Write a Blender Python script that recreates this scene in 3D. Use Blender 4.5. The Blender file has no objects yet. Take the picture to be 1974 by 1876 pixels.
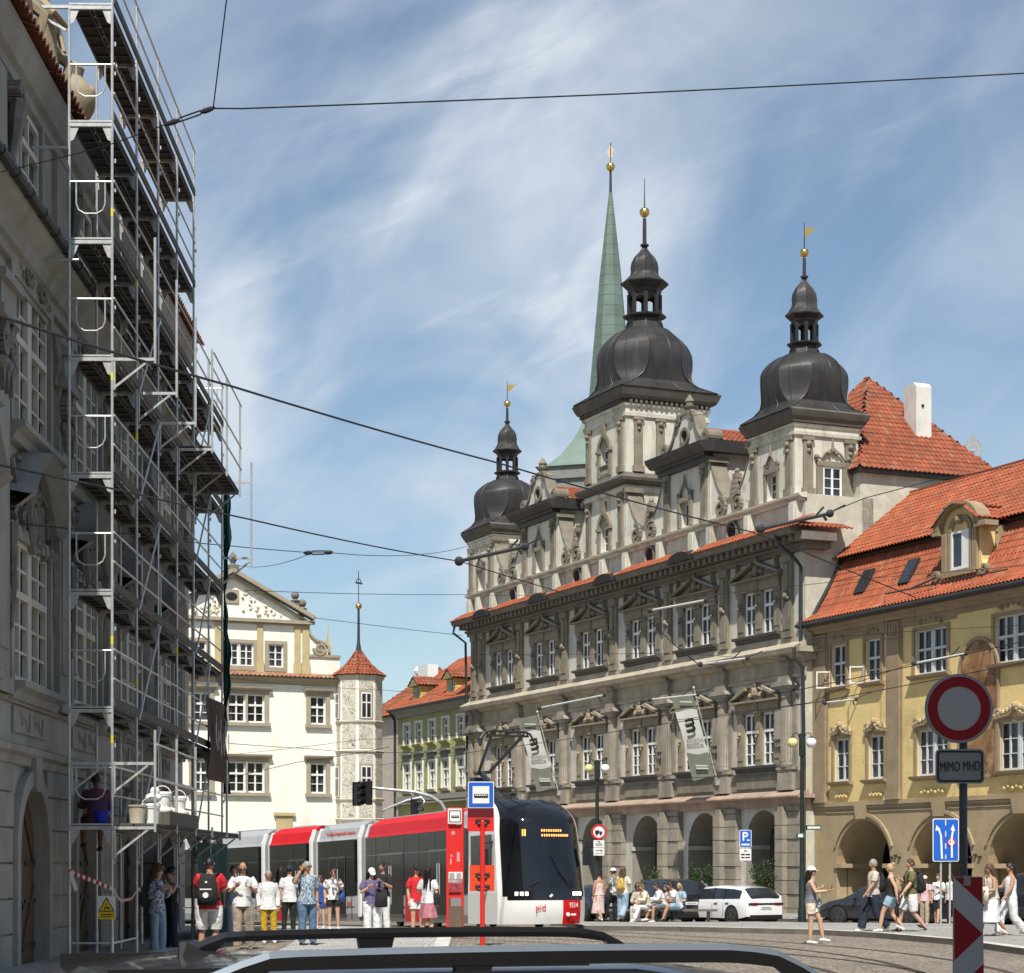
import bpy, bmesh, math, random, mathutils
from math import sin, cos, pi, radians as R, sqrt, atan2, hypot
V = mathutils.Vector
S = bpy.context.scene
COL = S.collection
random.seed(7)
# ---------------- camera ----------------
HZ, CX, FV, CH = 1665.0, 987.0, 4000.0, 1.78      # horizon row, centre column, focal length (in 1974 px wide view), eye height
cam = bpy.data.cameras.new('camera'); co = bpy.data.objects.new('camera', cam); COL.objects.link(co)
co.location = (0, 0, CH); co.rotation_euler = (R(90), 0, 0)
cam.sensor_width = 36; cam.sensor_fit = 'HORIZONTAL'; cam.lens = 36 * FV / 1974
cam.shift_y = (HZ - 938) / 1974; cam.clip_start = .3; cam.clip_end = 3000
S.camera = co
def at(x, y, Y):                    # picture position (1974 wide) + distance -> world point
    return V(((x - CX) / FV * Y, Y, CH + (HZ - y) / FV * Y))
# ---------------- light ----------------
SEL, SAZ = 56.0, -5.0               # sun elevation; direction to the sun, behind the camera and slightly left
w = bpy.data.worlds.new('World'); S.world = w; w.use_nodes = True
nt = w.node_tree; N = nt.nodes; L = nt.links
for n in list(N): N.remove(n)
def nn(tree, t, **k):
    n = tree.nodes.new(t)
    for a, b in k.items():
        if a.startswith('i_'):
            key = a[2:]; key = int(key) if key.isdigit() else key.replace('_', ' ')
            n.inputs[key].default_value = b
        else: setattr(n, a, b)
    return n
sky = nn(nt, 'ShaderNodeTexSky', sky_type='NISHITA', sun_disc=False, sun_elevation=R(SEL), sun_rotation=R(180 + SAZ), air_density=1.0, dust_density=.6, ozone_density=1.6, altitude=250)
tc = nn(nt, 'ShaderNodeTexCoord')
sep = nn(nt, 'ShaderNodeSeparateXYZ'); L.new(tc.outputs['Generated'], sep.inputs[0])
def mth(op, a, b=None, c=None):
    n = nt.nodes.new('ShaderNodeMath'); n.operation = op
    for i, q in enumerate((a, b, c)):
        if q is None: continue
        if isinstance(q, (int, float)): n.inputs[i].default_value = q
        else: L.new(q, n.inputs[i])
    return n.outputs[0]
den = mth('MAXIMUM', mth('ABSOLUTE', sep.outputs[1]), .3)
px = mth('DIVIDE', sep.outputs[0], den); py = mth('DIVIDE', sep.outputs[2], den)
cmb = nn(nt, 'ShaderNodeCombineXYZ'); L.new(px, cmb.inputs[0]); L.new(py, cmb.inputs[1])
def cloud(rot, sc, nscale, det, lo, hi, dist, loc=(0, 0, 0), rough=.55):
    m0 = nn(nt, 'ShaderNodeMapping'); m0.inputs['Rotation'].default_value = (0, 0, R(rot)); L.new(cmb.outputs[0], m0.inputs[0])
    mp = nn(nt, 'ShaderNodeMapping'); mp.inputs['Scale'].default_value = sc; mp.inputs['Location'].default_value = loc
    L.new(m0.outputs[0], mp.inputs[0])
    no = nn(nt, 'ShaderNodeTexNoise', i_Scale=nscale, i_Detail=det, i_Roughness=rough, i_Distortion=dist); L.new(mp.outputs[0], no.inputs['Vector'])
    mr = nn(nt, 'ShaderNodeMapRange', interpolation_type='SMOOTHSTEP', i_1=lo, i_2=hi); L.new(no.outputs[0], mr.inputs[0])
    return mr.outputs[0]
c1 = cloud(-40, (.8, 1.15, 1), 6.5, 5, .36, .72, .5, (.3, 1.4, 0), .5)        # broad soft veil
c2 = cloud(-50, (.42, 1.25, 1), 9, 7, .40, .82, .8, (1.3, .4, 0), .55)   # combed cirrus
c3 = cloud(-24, (.3, 1.9, 1), 14, 8, .52, .80, .7, (7.2, 2.2, 0), .62)  # thin crossing trails
def blob(u, v, r, a):                             # where the high cloud is thickest
    d = mth('SQRT', mth('ADD', mth('POWER', mth('SUBTRACT', px, u), 2), mth('POWER', mth('SUBTRACT', py, v), 2)))
    return mth('MULTIPLY', mth('POWER', mth('MAXIMUM', mth('SUBTRACT', 1, mth('DIVIDE', d, r)), 0), 1.3), a)
dens = mth('ADD', mth('ADD', blob(-.03, .235, .2, 1.7), blob(.16, .18, .22, .55)), mth('ADD', blob(.02, .37, .14, .5), .33))
cl = mth('MULTIPLY', c1, .95)
cl = mth('ADD', cl, mth('MULTIPLY', c2, .42)); cl = mth('ADD', cl, mth('MULTIPLY', c3, .35))
ca = mth('MINIMUM', mth('ADD', mth('MULTIPLY', cl, dens), .05), .88)
mix = nn(nt, 'ShaderNodeMix', data_type='RGBA'); L.new(ca, mix.inputs[0])
hs = nn(nt, 'ShaderNodeMix', data_type='RGBA', blend_type='MULTIPLY'); hs.inputs[0].default_value = 1; L.new(sky.outputs[0], hs.inputs[6]); hs.inputs[7].default_value = (.97, 1.03, 1.02, 1)
L.new(hs.outputs[2], mix.inputs[6])
mix.inputs[7].default_value = (6.6, 7.2, 7.9, 1)
bg = nn(nt, 'ShaderNodeBackground'); bg.inputs[1].default_value = .072
L.new(mix.outputs[2], bg.inputs[0])
out = nn(nt, 'ShaderNodeOutputWorld'); L.new(bg.outputs[0], out.inputs[0])
sl = bpy.data.lights.new('sun', 'SUN'); sl.energy = 4.2; sl.angle = R(.53); sl.color = (1, .95, .86)
so = bpy.data.objects.new('sun', sl); COL.objects.link(so)
sd = V((sin(R(SAZ)) * cos(R(SEL)), -cos(R(SAZ)) * cos(R(SEL)), sin(R(SEL))))
so.rotation_euler = sd.to_track_quat('Z', 'Y').to_euler(); so.location = (0, -20, 60)
S.view_settings.view_transform = 'Standard'; S.view_settings.look = 'None'; S.view_settings.exposure = .62; S.view_settings.gamma = 1
S.view_settings.use_curve_mapping = False
S.render.engine = 'CYCLES'; S.cycles.max_bounces = 6; S.cycles.diffuse_bounces = 3; S.cycles.glossy_bounces = 3

# ---------------- materials ----------------
MATS = {}
def mat(name, col, rough=.75, metal=0., var=.12, sc=2.5, bump=0., bsc=20., stain=None, ssc=.6, sam=.5, streak=False, spec=.4, coat=0., kind=None, emit=None, alpha=None):
    if name in MATS: return MATS[name]
    m = bpy.data.materials.new(name); m.use_nodes = True; t = m.node_tree; n = t.nodes; l = t.links
    b = n['Principled BSDF']; b.inputs['Roughness'].default_value = rough; b.inputs['Metallic'].default_value = metal
    b.inputs['Specular IOR Level'].default_value = spec
    if coat: b.inputs['Coat Weight'].default_value = coat; b.inputs['Coat Roughness'].default_value = .06
    tcn = nn(t, 'ShaderNodeTexCoord'); oc = tcn.outputs['Object']
    c = V(col)
    def noise(sc, det=4, ro=.55, vec=oc):
        q = nn(t, 'ShaderNodeTexNoise', i_Scale=sc, i_Detail=det, i_Roughness=ro); l.new(vec, q.inputs['Vector']); return q.outputs[0]
    def rng(src, a, b_, lo=0, hi=1):
        q = nn(t, 'ShaderNodeMapRange', i_1=a, i_2=b_, i_3=lo, i_4=hi); l.new(src, q.inputs[0]); return q.outputs[0]
    def mixc(f, A, B):
        q = nn(t, 'ShaderNodeMix', data_type='RGBA')
        if isinstance(f, float): q.inputs[0].default_value = f
        else: l.new(f, q.inputs[0])
        for i, s in ((6, A), (7, B)):
            if isinstance(s, (tuple, V)): q.inputs[i].default_value = (s[0], s[1], s[2], 1)
            else: l.new(s, q.inputs[i])
        return q.outputs[2]
    base = mixc(rng(noise(sc), .3, .7), c * (1 - var), c * (1 + var))
    if stain:
        src = noise(ssc, 6, .65)
        if streak:
            mp = nn(t, 'ShaderNodeMapping'); mp.inputs['Scale'].default_value = (1, 1, .22); l.new(oc, mp.inputs[0]); src = noise(ssc, 7, .7, mp.outputs[0])
        base = mixc(rng(src, .5, .66, 0, sam), base, V(stain))
    if kind == 'cobble':
        vo = nn(t, 'ShaderNodeTexVoronoi', feature='F1', i_Scale=bsc, i_Randomness=.55); l.new(oc, vo.inputs['Vector'])
        ve = nn(t, 'ShaderNodeTexVoronoi', feature='DISTANCE_TO_EDGE', i_Scale=bsc, i_Randomness=.55); l.new(oc, ve.inputs['Vector'])
        sx = nn(t, 'ShaderNodeSeparateColor'); l.new(vo.outputs['Color'], sx.inputs[0])
        base = mixc(rng(sx.outputs[0], 0, 1, 0, .6), base, c * .5)
        base = mixc(rng(ve.outputs[0], .02, .14, 1, 0), base, c * .25)
        bp = nn(t, 'ShaderNodeBump', i_Strength=.6, i_Distance=.02); l.new(ve.outputs[0], bp.inputs['Height']); l.new(bp.outputs[0], b.inputs['Normal'])
    elif kind == 'tile':
        sp = nn(t, 'ShaderNodeNewGeometry'); rp = sp.outputs['Random Per Island']
        base = mixc(rng(rp, 0, 1, 0, .75), base, c * .55)
        base = mixc(rng(rp, .9, .93, 0, .7), base, V((c[0] * .9, c[1] * 1.7, c[2] * 2)))
        base = mixc(rng(noise(.45, 6, .65), .48, .68, 0, .6), base, V((c[0] * .45, c[1] * .62, c[2] * .8)))
    elif kind == 'floral':
        vo = nn(t, 'ShaderNodeTexNoise', i_Scale=bsc, i_Detail=3, i_Distortion=1.5); l.new(oc, vo.inputs['Vector'])
        base = mixc(rng(vo.outputs[0], .48, .54), base, V(stain or (.6, .65, .7)))
    elif kind == 'sgraf':
        mp = nn(t, 'ShaderNodeMapping'); mp.inputs['Scale'].default_value = (1, 1, 1); l.new(oc, mp.inputs[0])
        vo = nn(t, 'ShaderNodeTexNoise', i_Scale=bsc, i_Detail=2.5, i_Distortion=2.4); l.new(oc, vo.inputs['Vector'])
        ad = nn(t, 'ShaderNodeMath', operation='SUBTRACT'); ad.inputs[1].default_value = .5; l.new(vo.outputs[0], ad.inputs[0])
        ab = nn(t, 'ShaderNodeMath', operation='ABSOLUTE'); l.new(ad.outputs[0], ab.inputs[0])
        base = mixc(rng(ab.outputs[0], .012, .035, 1, 0), base, V((.11, .105, .1)))
    elif kind == 'hlines':            # rusticated joints / lead seams: dark thin horizontal lines every bsc metres
        sp = nn(t, 'ShaderNodeSeparateXYZ'); l.new(oc, sp.inputs[0])
        md = nn(t, 'ShaderNodeMath', operation='PINGPONG'); md.inputs[1].default_value = bsc / 2; l.new(sp.outputs[2], md.inputs[0])
        base = mixc(rng(md.outputs[0], .012, .03, 1, 0), base, c * .4)
    elif kind == 'wood':
        mp = nn(t, 'ShaderNodeMapping'); mp.inputs['Scale'].default_value = (14, 14, .8); l.new(oc, mp.inputs[0])
        base = mixc(rng(noise(2, 5, .6, mp.outputs[0]), .35, .7), base, c * .55)
    if bump and kind != 'cobble':
        bp = nn(t, 'ShaderNodeBump', i_Strength=min(bump, 1.), i_Distance=.02 * max(1., bump)); l.new(noise(bsc if kind not in ('hlines',) else 8, 5, .6), bp.inputs['Height']); l.new(bp.outputs[0], b.inputs['Normal'])
    l.new(base, b.inputs['Base Color'])
    if emit: b.inputs['Emission Color'].default_value = (*emit[0], 1); b.inputs['Emission Strength'].default_value = emit[1]
    if alpha is not None: b.inputs['Alpha'].default_value = alpha
    MATS[name] = m; return m
def flat(name, col, rough=.5, metal=0., **k): return mat(name, col, rough, metal, var=.04, **k)

M_glass = mat('window_glass', (.022, .026, .03), .06, spec=.75, var=.5, sc=.9, bump=.12, bsc=1.6)
M_glass2 = mat('clear_old_glass', (.02, .024, .028), .05, spec=.8, var=.5, sc=.9, bump=.12, bsc=1.6, alpha=.5)
M_int = mat('interior_dark', (.02, .02, .02), 1)
M_white = mat('white_paint', (.72, .72, .70), .5, var=.05, sc=6)
M_dark = mat('dark_metal', (.035, .037, .04), .5, .2, var=.15)
M_galv = mat('galvanised_steel', (.50, .51, .50), .42, .45, var=.18, sc=9, bump=.1, bsc=60)
M_black = mat('black_plastic', (.012, .012, .013), .4, var=.1)
M_gold = mat('gilded_copper', (.75, .50, .16), .25, 1, var=.1)
M_rubber = mat('rubber', (.02, .02, .02), .8, var=.1)
M_curt = mat('curtain', (.62, .61, .57), .9, var=.15, sc=10)

# ---------------- mesh gatherer ----------------
class G:
    def __init__(s): s.v = []; s.f = []; s.m = []
    def add(s, vs, fs, mi=0):
        o = len(s.v); s.v += [tuple(p) for p in vs]
        for f in fs: s.f.append(tuple(i + o for i in f)); s.m.append(mi)
        return s
    def box(s, x0, x1, y0, y1, z0, z1, mi=0):
        if x0 > x1: x0, x1 = x1, x0
        if y0 > y1: y0, y1 = y1, y0
        if z0 > z1: z0, z1 = z1, z0
        return s.add([(x0, y0, z0), (x1, y0, z0), (x1, y1, z0), (x0, y1, z0), (x0, y0, z1), (x1, y0, z1), (x1, y1, z1), (x0, y1, z1)],
                     [(0, 3, 2, 1), (4, 5, 6, 7), (0, 1, 5, 4), (1, 2, 6, 5), (2, 3, 7, 6), (3, 0, 4, 7)], mi)
    def prism(s, poly, a, b, axis='y', mi=0):       # poly in (x,z) extruded along y, or (y,z) along x, or (x,y) along z
        n = len(poly)
        def q(p, t): return (p[0], t, p[1]) if axis == 'y' else (t, p[0], p[1]) if axis == 'x' else (p[0], p[1], t)
        return s.add([q(p, a) for p in poly] + [q(p, b) for p in poly],
                     [tuple(range(n))[::-1], tuple(range(n, 2 * n))] + [(i, (i + 1) % n, n + (i + 1) % n, n + i) for i in range(n)], mi)
    def tube(s, pts, r, n=6, mi=0, cap=True):
        pts = [V(p) for p in pts]; rs = r if isinstance(r, (list, tuple)) else [r] * len(pts)
        vs = []; fs = []; up = V((.13, .21, .97)).normalized(); prev = None
        for i, p in enumerate(pts):
            d = (pts[min(i + 1, len(pts) - 1)] - pts[max(i - 1, 0)])
            if d.length < 1e-9: d = V((0, 0, 1))
            d.normalize()
            if prev is None:
                a = d.cross(up)
                if a.length < .1: a = d.cross(V((1, 0, 0)))
            else: a = prev - d * prev.dot(d)
            a.normalize(); prev = a; b = d.cross(a)
            for k in range(n):
                an = 2 * pi * k / n; vs.append(p + (a * cos(an) + b * sin(an)) * rs[i])
        for i in range(len(pts) - 1):
            for k in range(n):
                k2 = (k + 1) % n; fs.append((i * n + k, i * n + k2, (i + 1) * n + k2, (i + 1) * n + k))
        if cap: fs.append(tuple(range(n))[::-1]); fs.append(tuple((len(pts) - 1) * n + k for k in range(n)))
        return s.add(vs, fs, mi)
    def bar(s, a, b, wx, wz=None, mi=0):             # rectangular bar
        a = V(a); b = V(b); wz = wz or wx; d = (b - a).normalized(); u = d.cross(V((0, 0, 1)))
        if u.length < .1: u = V((1, 0, 0))
        u.normalize(); v = u.cross(d); vs = []
        for p in (a, b):
            for i, j in ((-1, -1), (1, -1), (1, 1), (-1, 1)): vs.append(p + u * i * wx / 2 + v * j * wz / 2)
        return s.add(vs, [(3, 2, 1, 0), (4, 5, 6, 7), (0, 1, 5, 4), (1, 2, 6, 5), (2, 3, 7, 6), (3, 0, 4, 7)], mi)
    def lathe(s, prof, c=(0, 0, 0), n=16, mi=0, axis='z', a0=0., sx=1, sy=1):
        vs = []; fs = []
        for r, z in prof:
            for k in range(n):
                an = a0 + 2 * pi * k / n; x, y = r * cos(an) * sx, r * sin(an) * sy
                p = (x, y, z) if axis == 'z' else (x, z, y) if axis == 'y' else (z, x, y)
                vs.append((p[0] + c[0], p[1] + c[1], p[2] + c[2]))
        m = len(prof)
        for i in range(m - 1):
            for k in range(n): k2 = (k + 1) % n; fs.append((i * n + k, i * n + k2, (i + 1) * n + k2, (i + 1) * n + k))
        fs.append(tuple(range(n))[::-1]); fs.append(tuple((m - 1) * n + k for k in range(n)))
        return s.add(vs, fs, mi)
    def ball(s, c, r, n=12, mi=0, sx=1, sy=1, sz=1):
        m = max(5, n // 2 + 1)
        pr = [(max(1e-3, sin(pi * i / m)) * r, -cos(pi * i / m) * r * sz) for i in range(m + 1)]
        return s.lathe(pr, c, n, mi, sx=sx, sy=sy)
    def mold(s, x0, x1, prof, mi=0): return s.prism(prof, x0, x1, 'x', mi)
    def quad(s, a, b, c, d, mi=0): return s.add([a, b, c, d], [(0, 1, 2, 3)], mi)
    def wall(s, x0, x1, z0, z1, holes, y=0., d=.3, mi=0, rmi=None):
        rmi = mi if rmi is None else rmi
        xs = sorted(set([x0, x1] + [min(max(h[i], x0), x1) for h in holes for i in (0, 1)])); zs = sorted(set([z0, z1] + [min(max(h[i], z0), z1) for h in holes for i in (2, 3)]))
        for j in range(len(zs) - 1):
            zc_ = (zs[j] + zs[j + 1]) / 2; run = None
            for i in range(len(xs)):
                solid = i < len(xs) - 1 and not any(h[0] < (xs[i] + xs[i + 1]) / 2 < h[1] and h[2] < zc_ < h[3] for h in holes)
                if solid and run is None: run = xs[i]
                if not solid and run is not None:
                    s.quad((run, y, zs[j]), (run, y, zs[j + 1]), (xs[i], y, zs[j + 1]), (xs[i], y, zs[j]), mi); run = None
        for h in holes:
            a, b, c, e = h[:4]
            s.quad((a, y, c), (a, y - d, c), (a, y - d, e), (a, y, e), rmi); s.quad((b, y, c), (b, y, e), (b, y - d, e), (b, y - d, c), rmi)
            s.quad((a, y, c), (b, y, c), (b, y - d, c), (a, y - d, c), rmi)
            if len(h) < 5: s.quad((a, y, e), (a, y - d, e), (b, y - d, e), (b, y, e), rmi)
        return s
    def spand(s, xc, r, zs, zt, y=0., d=.3, mi=0, n=14, rz=None, rmi=None):   # fills between an arch and the flat top zt of its rectangular hole
        rz = rz or r; rmi = mi if rmi is None else rmi
        P = [(xc + r * cos(pi - pi * i / n), zs + rz * sin(pi * i / n)) for i in range(n + 1)]
        for i in range(n):
            (a, b), (c, e) = P[i], P[i + 1]
            s.quad((a, y, b), (a, y, zt), (c, y, zt), (c, y, e), mi)
            s.quad((a, y, b), (c, y, e), (c, y - d, e), (a, y - d, b), rmi)
        return s
    def ring(s, xc, zc_, r0, r1, y0, y1, a0=0, a1=pi, n=16, mi=0, asp=1.):     # arched band in the xz plane
        vs = []; fs = []
        for i in range(n + 1):
            an = a0 + (a1 - a0) * i / n
            for r, y in ((r0, y0), (r1, y0), (r1, y1), (r0, y1)): vs.append((xc + r * cos(an), y, zc_ + r * sin(an) * asp))
        for i in range(n):
            for k in range(4): fs.append((i * 4 + k, i * 4 + (k + 1) % 4, i * 4 + 4 + (k + 1) % 4, i * 4 + 4 + k))
        fs.append((0, 1, 2, 3)[::-1]); fs.append((n * 4, n * 4 + 1, n * 4 + 2, n * 4 + 3))
        return s.add(vs, fs, mi)
    def spiral(s, xc, zc_, r, y0, y1, wd=.09, turns=1.6, dir=1, a0=0., mi=0, n=26):
        pts = []
        for i in range(n + 1):
            t = i / n; rr = r * (1 - .85 * t); an = a0 + dir * turns * 2 * pi * t
            pts.append((xc + rr * cos(an), zc_ + rr * sin(an), wd * (1 - .4 * t)))
        for i in range(n):
            (x, z, a), (x2, z2, b) = pts[i], pts[i + 1]
            dx, dz = x2 - x, z2 - z; l_ = hypot(dx, dz) or 1; nx, nz = -dz / l_, dx / l_
            s.add([(x - nx * a, y0, z - nz * a), (x + nx * a, y0, z + nz * a), (x2 + nx * b, y0, z2 + nz * b), (x2 - nx * b, y0, z2 - nz * b),
                   (x - nx * a, y1, z - nz * a), (x + nx * a, y1, z + nz * a), (x2 + nx * b, y1, z2 + nz * b), (x2 - nx * b, y1, z2 - nz * b)],
                  [(4, 5, 6, 7), (1, 2, 6, 5), (3, 0, 4, 7), (0, 1, 5, 4), (2, 3, 7, 6)], mi)
        return s
    def mesh(s, name, mats, smooth=False):
        me = bpy.data.meshes.new(name); me.from_pydata(s.v, [], s.f)
        for m in (mats if isinstance(mats, (list, tuple)) else [mats]): me.materials.append(m)
        me.polygons.foreach_set('material_index', s.m)
        if smooth: me.polygons.foreach_set('use_smooth', [True] * len(s.f))
        me.update(); return me
    def parts(s, name, mats, parent=None, smooth=False, gap=.03):      # one object per separate piece
        par = list(range(len(s.v)))
        def fd(i):
            while par[i] != i: par[i] = par[par[i]]; i = par[i]
            return i
        for f in s.f:
            for i in f[1:]: par[fd(f[0])] = fd(i)
        B = {}
        for i, p in enumerate(s.v): b = B.setdefault(fd(i), [1e9] * 3 + [-1e9] * 3); b[:] = [min(b[k], p[k]) for k in range(3)] + [max(b[3 + k], p[k]) for k in range(3)]
        K = list(B); ch = True
        for x in range(len(K)):
            for y in range(x): a, b = B[K[x]], B[K[y]]; all(a[k] - gap < b[3 + k] and b[k] - gap < a[3 + k] for k in range(3)) and par.__setitem__(fd(K[x]), fd(K[y]))
        out = {}
        for f, m in zip(s.f, s.m): out.setdefault(fd(f[0]), []).append((f, m))
        for fs in out.values():
            g = G(); mp = {}
            for f, m in fs:
                for i in f:
                    if i not in mp: mp[i] = len(g.v); g.v.append(s.v[i])
                g.f.append(tuple(mp[i] for i in f)); g.m.append(m)
            o = g.build(name, mats, parent, smooth)
        return o
    def build(s, name, mats, parent=None, smooth=False, loc=None, rz=0.):
        me = s.mesh(name, mats, smooth); o = bpy.data.objects.new(name, me); COL.objects.link(o)
        if smooth and smooth != 'all': me.set_sharp_from_angle(angle=R(38))
        if parent: o.parent = parent
        if loc: o.location = loc
        if rz: o.rotation_euler.z = rz
        return o
def tag(o, label, cat, group=None, kind=None):
    if label: o['label'] = label
    if cat: o['category'] = cat
    if group: o['group'] = group
    if kind: o['kind'] = kind
    return o
def thing(name, label, cat, loc=(0, 0, 0), rz=0., group=None):
    o = bpy.data.objects.new(name, None); COL.objects.link(o); o.location = loc; o.rotation_euler.z = rz; o.empty_display_size = .3
    return tag(o, label, cat, group)
def structure(name, g, m, smooth=False): o = g.build(name, m, None, smooth); o['kind'] = 'structure'; return o
def dup(o, parent, loc=None, rz=None, sc=None):
    c = o.copy(); COL.objects.link(c); c.parent = parent
    if loc is not None: c.location = loc
    if rz is not None: c.rotation_euler.z = rz
    if sc is not None: c.scale = sc
    for ch in list(o.children): dup(ch, c)
    return c
def copy_thing(o, label, loc, rz=0.):
    c = dup(o, None, loc, rz); c['label'] = label; return c
def text(s, size, m, parent, loc, rot=(0, 0, 0), name='lettering', ext=.003, align='CENTER', sx=1., bold=0.):
    cu = bpy.data.curves.new('t', 'FONT'); cu.body = s; cu.size = size; cu.extrude = ext; cu.align_x = align; cu.align_y = 'CENTER'; cu.resolution_u = 3; cu.offset = bold
    o = bpy.data.objects.new('t', cu); COL.objects.link(o)
    dg = bpy.context.evaluated_depsgraph_get(); me = bpy.data.meshes.new_from_object(o.evaluated_get(dg)); bpy.data.objects.remove(o)
    me.name = name; me.materials.clear(); me.materials.append(m)
    o = bpy.data.objects.new(name, me); COL.objects.link(o); o.parent = parent; o.location = loc; o.rotation_euler = rot; o.scale = (sx, 1, 1)
    return o
def tiles(g, O, a, b, L_, xl0, xr0, xl1, xr1, pitch=.24, row=.36, amp=.035, mi=0, step=.024):
    """pantile patch: O origin, a along eave, b up the slope; x limits at bottom / top"""
    O, a, b = V(O), V(a).normalized(), V(b).normalized(); nrm = a.cross(b)
    if nrm.z < 0: nrm = -nrm
    nr = max(1, round(L_ / row)); q = pitch / 4
    prof = (0, .85, 1, .6); amp *= 1.5
    for j in range(nr):
        t0, t1 = L_ * j / nr, L_ * (j + 1) / nr
        f = (t0 + t1) / 2 / L_; A = xl0 + (xl1 - xl0) * f; B = xr0 + (xr1 - xr0) * f
        if B - A < .05: continue
        k0 = math.floor(A / q); k1 = math.ceil(B / q); jit = random.uniform(-.006, .006)
        k = k0 - (k0 % 4)
        while k < k1:                                 # one tile = 4 strips = one island
            xs = [min(max(kk * q, A), B) for kk in range(k, k + 5)]
            if xs[4] - xs[0] > 1e-4:
                lift = random.uniform(0, .008); vs = []
                for (t, h) in ((t0 - .02, step + lift), (t1, 0)):
                    for i, x in enumerate(xs): vs.append(O + a * x + b * t + nrm * (amp * prof[i % 4] + h + jit))
                fs = [(i, i + 1, i + 6, i + 5) for i in range(4) if xs[i + 1] - xs[i] > 1e-4]
                o = len(vs); vs += [v - nrm * .05 for v in vs[:5]]; fs += [(i + 1, i, o + i, o + i + 1) for i in range(4) if xs[i + 1] - xs[i] > 1e-4]
                g.add(vs, fs, mi)
            k += 4
    return g
def drape(par, w2, z0, z1, y, loc=None):
    """net curtains behind a clear pane, with the dark room behind them"""
    g = G(); k = random.random()
    if k < .75:
        for sx in (-1, 1): a = random.uniform(.1, .6) * w2; b = random.uniform(.2, .7) * w2; g.prism([(sx * (w2 - .03), z0 + .03), (sx * (w2 - .03), z1 - .03), (sx * a, z1 - .03), (sx * b, z0 + .03)][::sx], y, y + .015)
    if k > .6: g.box(-w2, w2, y - .05, y - .03, z1 - (z1 - z0) * random.uniform(.15, .5), z1)
    g.box(-w2, w2, y - .22, y - .2, z0, z1, 1); g.build('curtain', [M_curt, M_int], par, loc=loc)
def win_frame(g, x0, x1, z0, z1, y, cols=2, rows=3, t=.07, mt=.035, d=.07, transom=None, mi=0):
    """white timber window: outer frame, centre mullion(s), glazing bars"""
    g.box(x0, x0 + t, y, y + d, z0, z1, mi); g.box(x1 - t, x1, y, y + d, z0, z1, mi); g.box(x0 + t, x1 - t, y, y + d, z0, z0 + t * 1.2, mi); g.box(x0 + t, x1 - t, y, y + d, z1 - t, z1, mi)
    if transom: g.box(x0 + t, x1 - t, y - .003, y + d + .02, transom - t * .7, transom + t * .7, mi)
    for i in range(1, cols):
        x = x0 + (x1 - x0) * i / cols; g.box(x - t * .55, x + t * .55, y - .002, y + d - .01, z0 + t, z1 - t, mi)
    segs = [(z0 + t, (transom or z1) - t)] if not transom else [(z0 + t, transom - t * .7), (transom + t * .7, z1 - t)]
    if isinstance(rows, int): rows = (rows,) if not transom else (rows - 1, 1)
    for (a, b), nr in zip(segs, rows):
        for i in range(1, nr):
            z = a + (b - a) * i / nr; g.box(x0 + t, x1 - t, y + .012, y + d - .022, z - mt / 2, z + mt / 2, mi)
    return g
# ---------------- ground ----------------
GZ = [(-400, 0), (55, 0), (66, -.2), (73, -.4), (80, -.55), (90, -.58), (1500, -.58)]
def gz(Y):
    for (a, za), (b, zb) in zip(GZ, GZ[1:]):
        if Y <= b:
            return za + (zb - za) * (Y - a) / (b - a)
    return GZ[-1][1]
M_cob = mat('granite_setts', (.30, .255, .20), .85, kind='cobble', bsc=7.5, sc=.35, var=.16, stain=(.17, .135, .10), ssc=.25, sam=.55)
M_pave = mat('mosaic_pavement', (.44, .42, .39), .85, kind='cobble', bsc=12, sc=.5, var=.15, stain=(.26, .25, .24), ssc=.5, sam=.5)
M_kerb = mat('granite_kerb', (.13, .115, .095), .8, sc=3, var=.2, bump=.4, bsc=25, stain=(.14, .13, .12), sam=.6)
M_kerbtop = mat('granite_slab', (.50, .485, .46), .8, sc=2, var=.18, bump=.4, bsc=25, stain=(.3, .28, .26), sam=.6)
M_asph = mat('asphalt', (.075, .073, .07), .9, sc=1, var=.2, bump=.5, bsc=60, stain=(.12, .115, .11), sam=.5)
M_rail = mat('rail_steel', (.12, .115, .11), .3, .8, var=.2)
ys = [-400, -40, 0, 20, 30, 40, 48, 55, 58, 62, 66, 70, 73, 77, 80, 85, 90, 110, 150, 300, 1500]
g = G(); xs = [-1500, -60, -20, 0, 20, 60, 1500]
for y in ys:
    for x in xs: g.v.append((x, y, gz(y)))
for j in range(len(ys) - 1):
    for i in range(len(xs) - 1):
        a = j * len(xs) + i; g.f.append((a, a + 1, a + 1 + len(xs), a + len(xs))); g.m.append(0)
structure('road', g, M_cob)
def strip(name, poly, h, m, kerb=True, top=.0, kw=.3):
    """raised pavement following the terrain: polygon in plan, top h above ground, with a kerb stone edge"""
    g = G(); n = len(poly); k = len(g.v)
    c = V((sum(p[0] for p in poly) / n, sum(p[1] for p in poly) / n))
    T = [(x, y, gz(y) + h) for x, y in poly]; B = [(x, y, gz(y) - .3) for x, y in poly]
    g.add(T, [tuple(range(n))], 0)
    g.add(T + B, [(i, (i + 1) % n, n + (i + 1) % n, n + i) for i in range(n)], 1)
    return g
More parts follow.
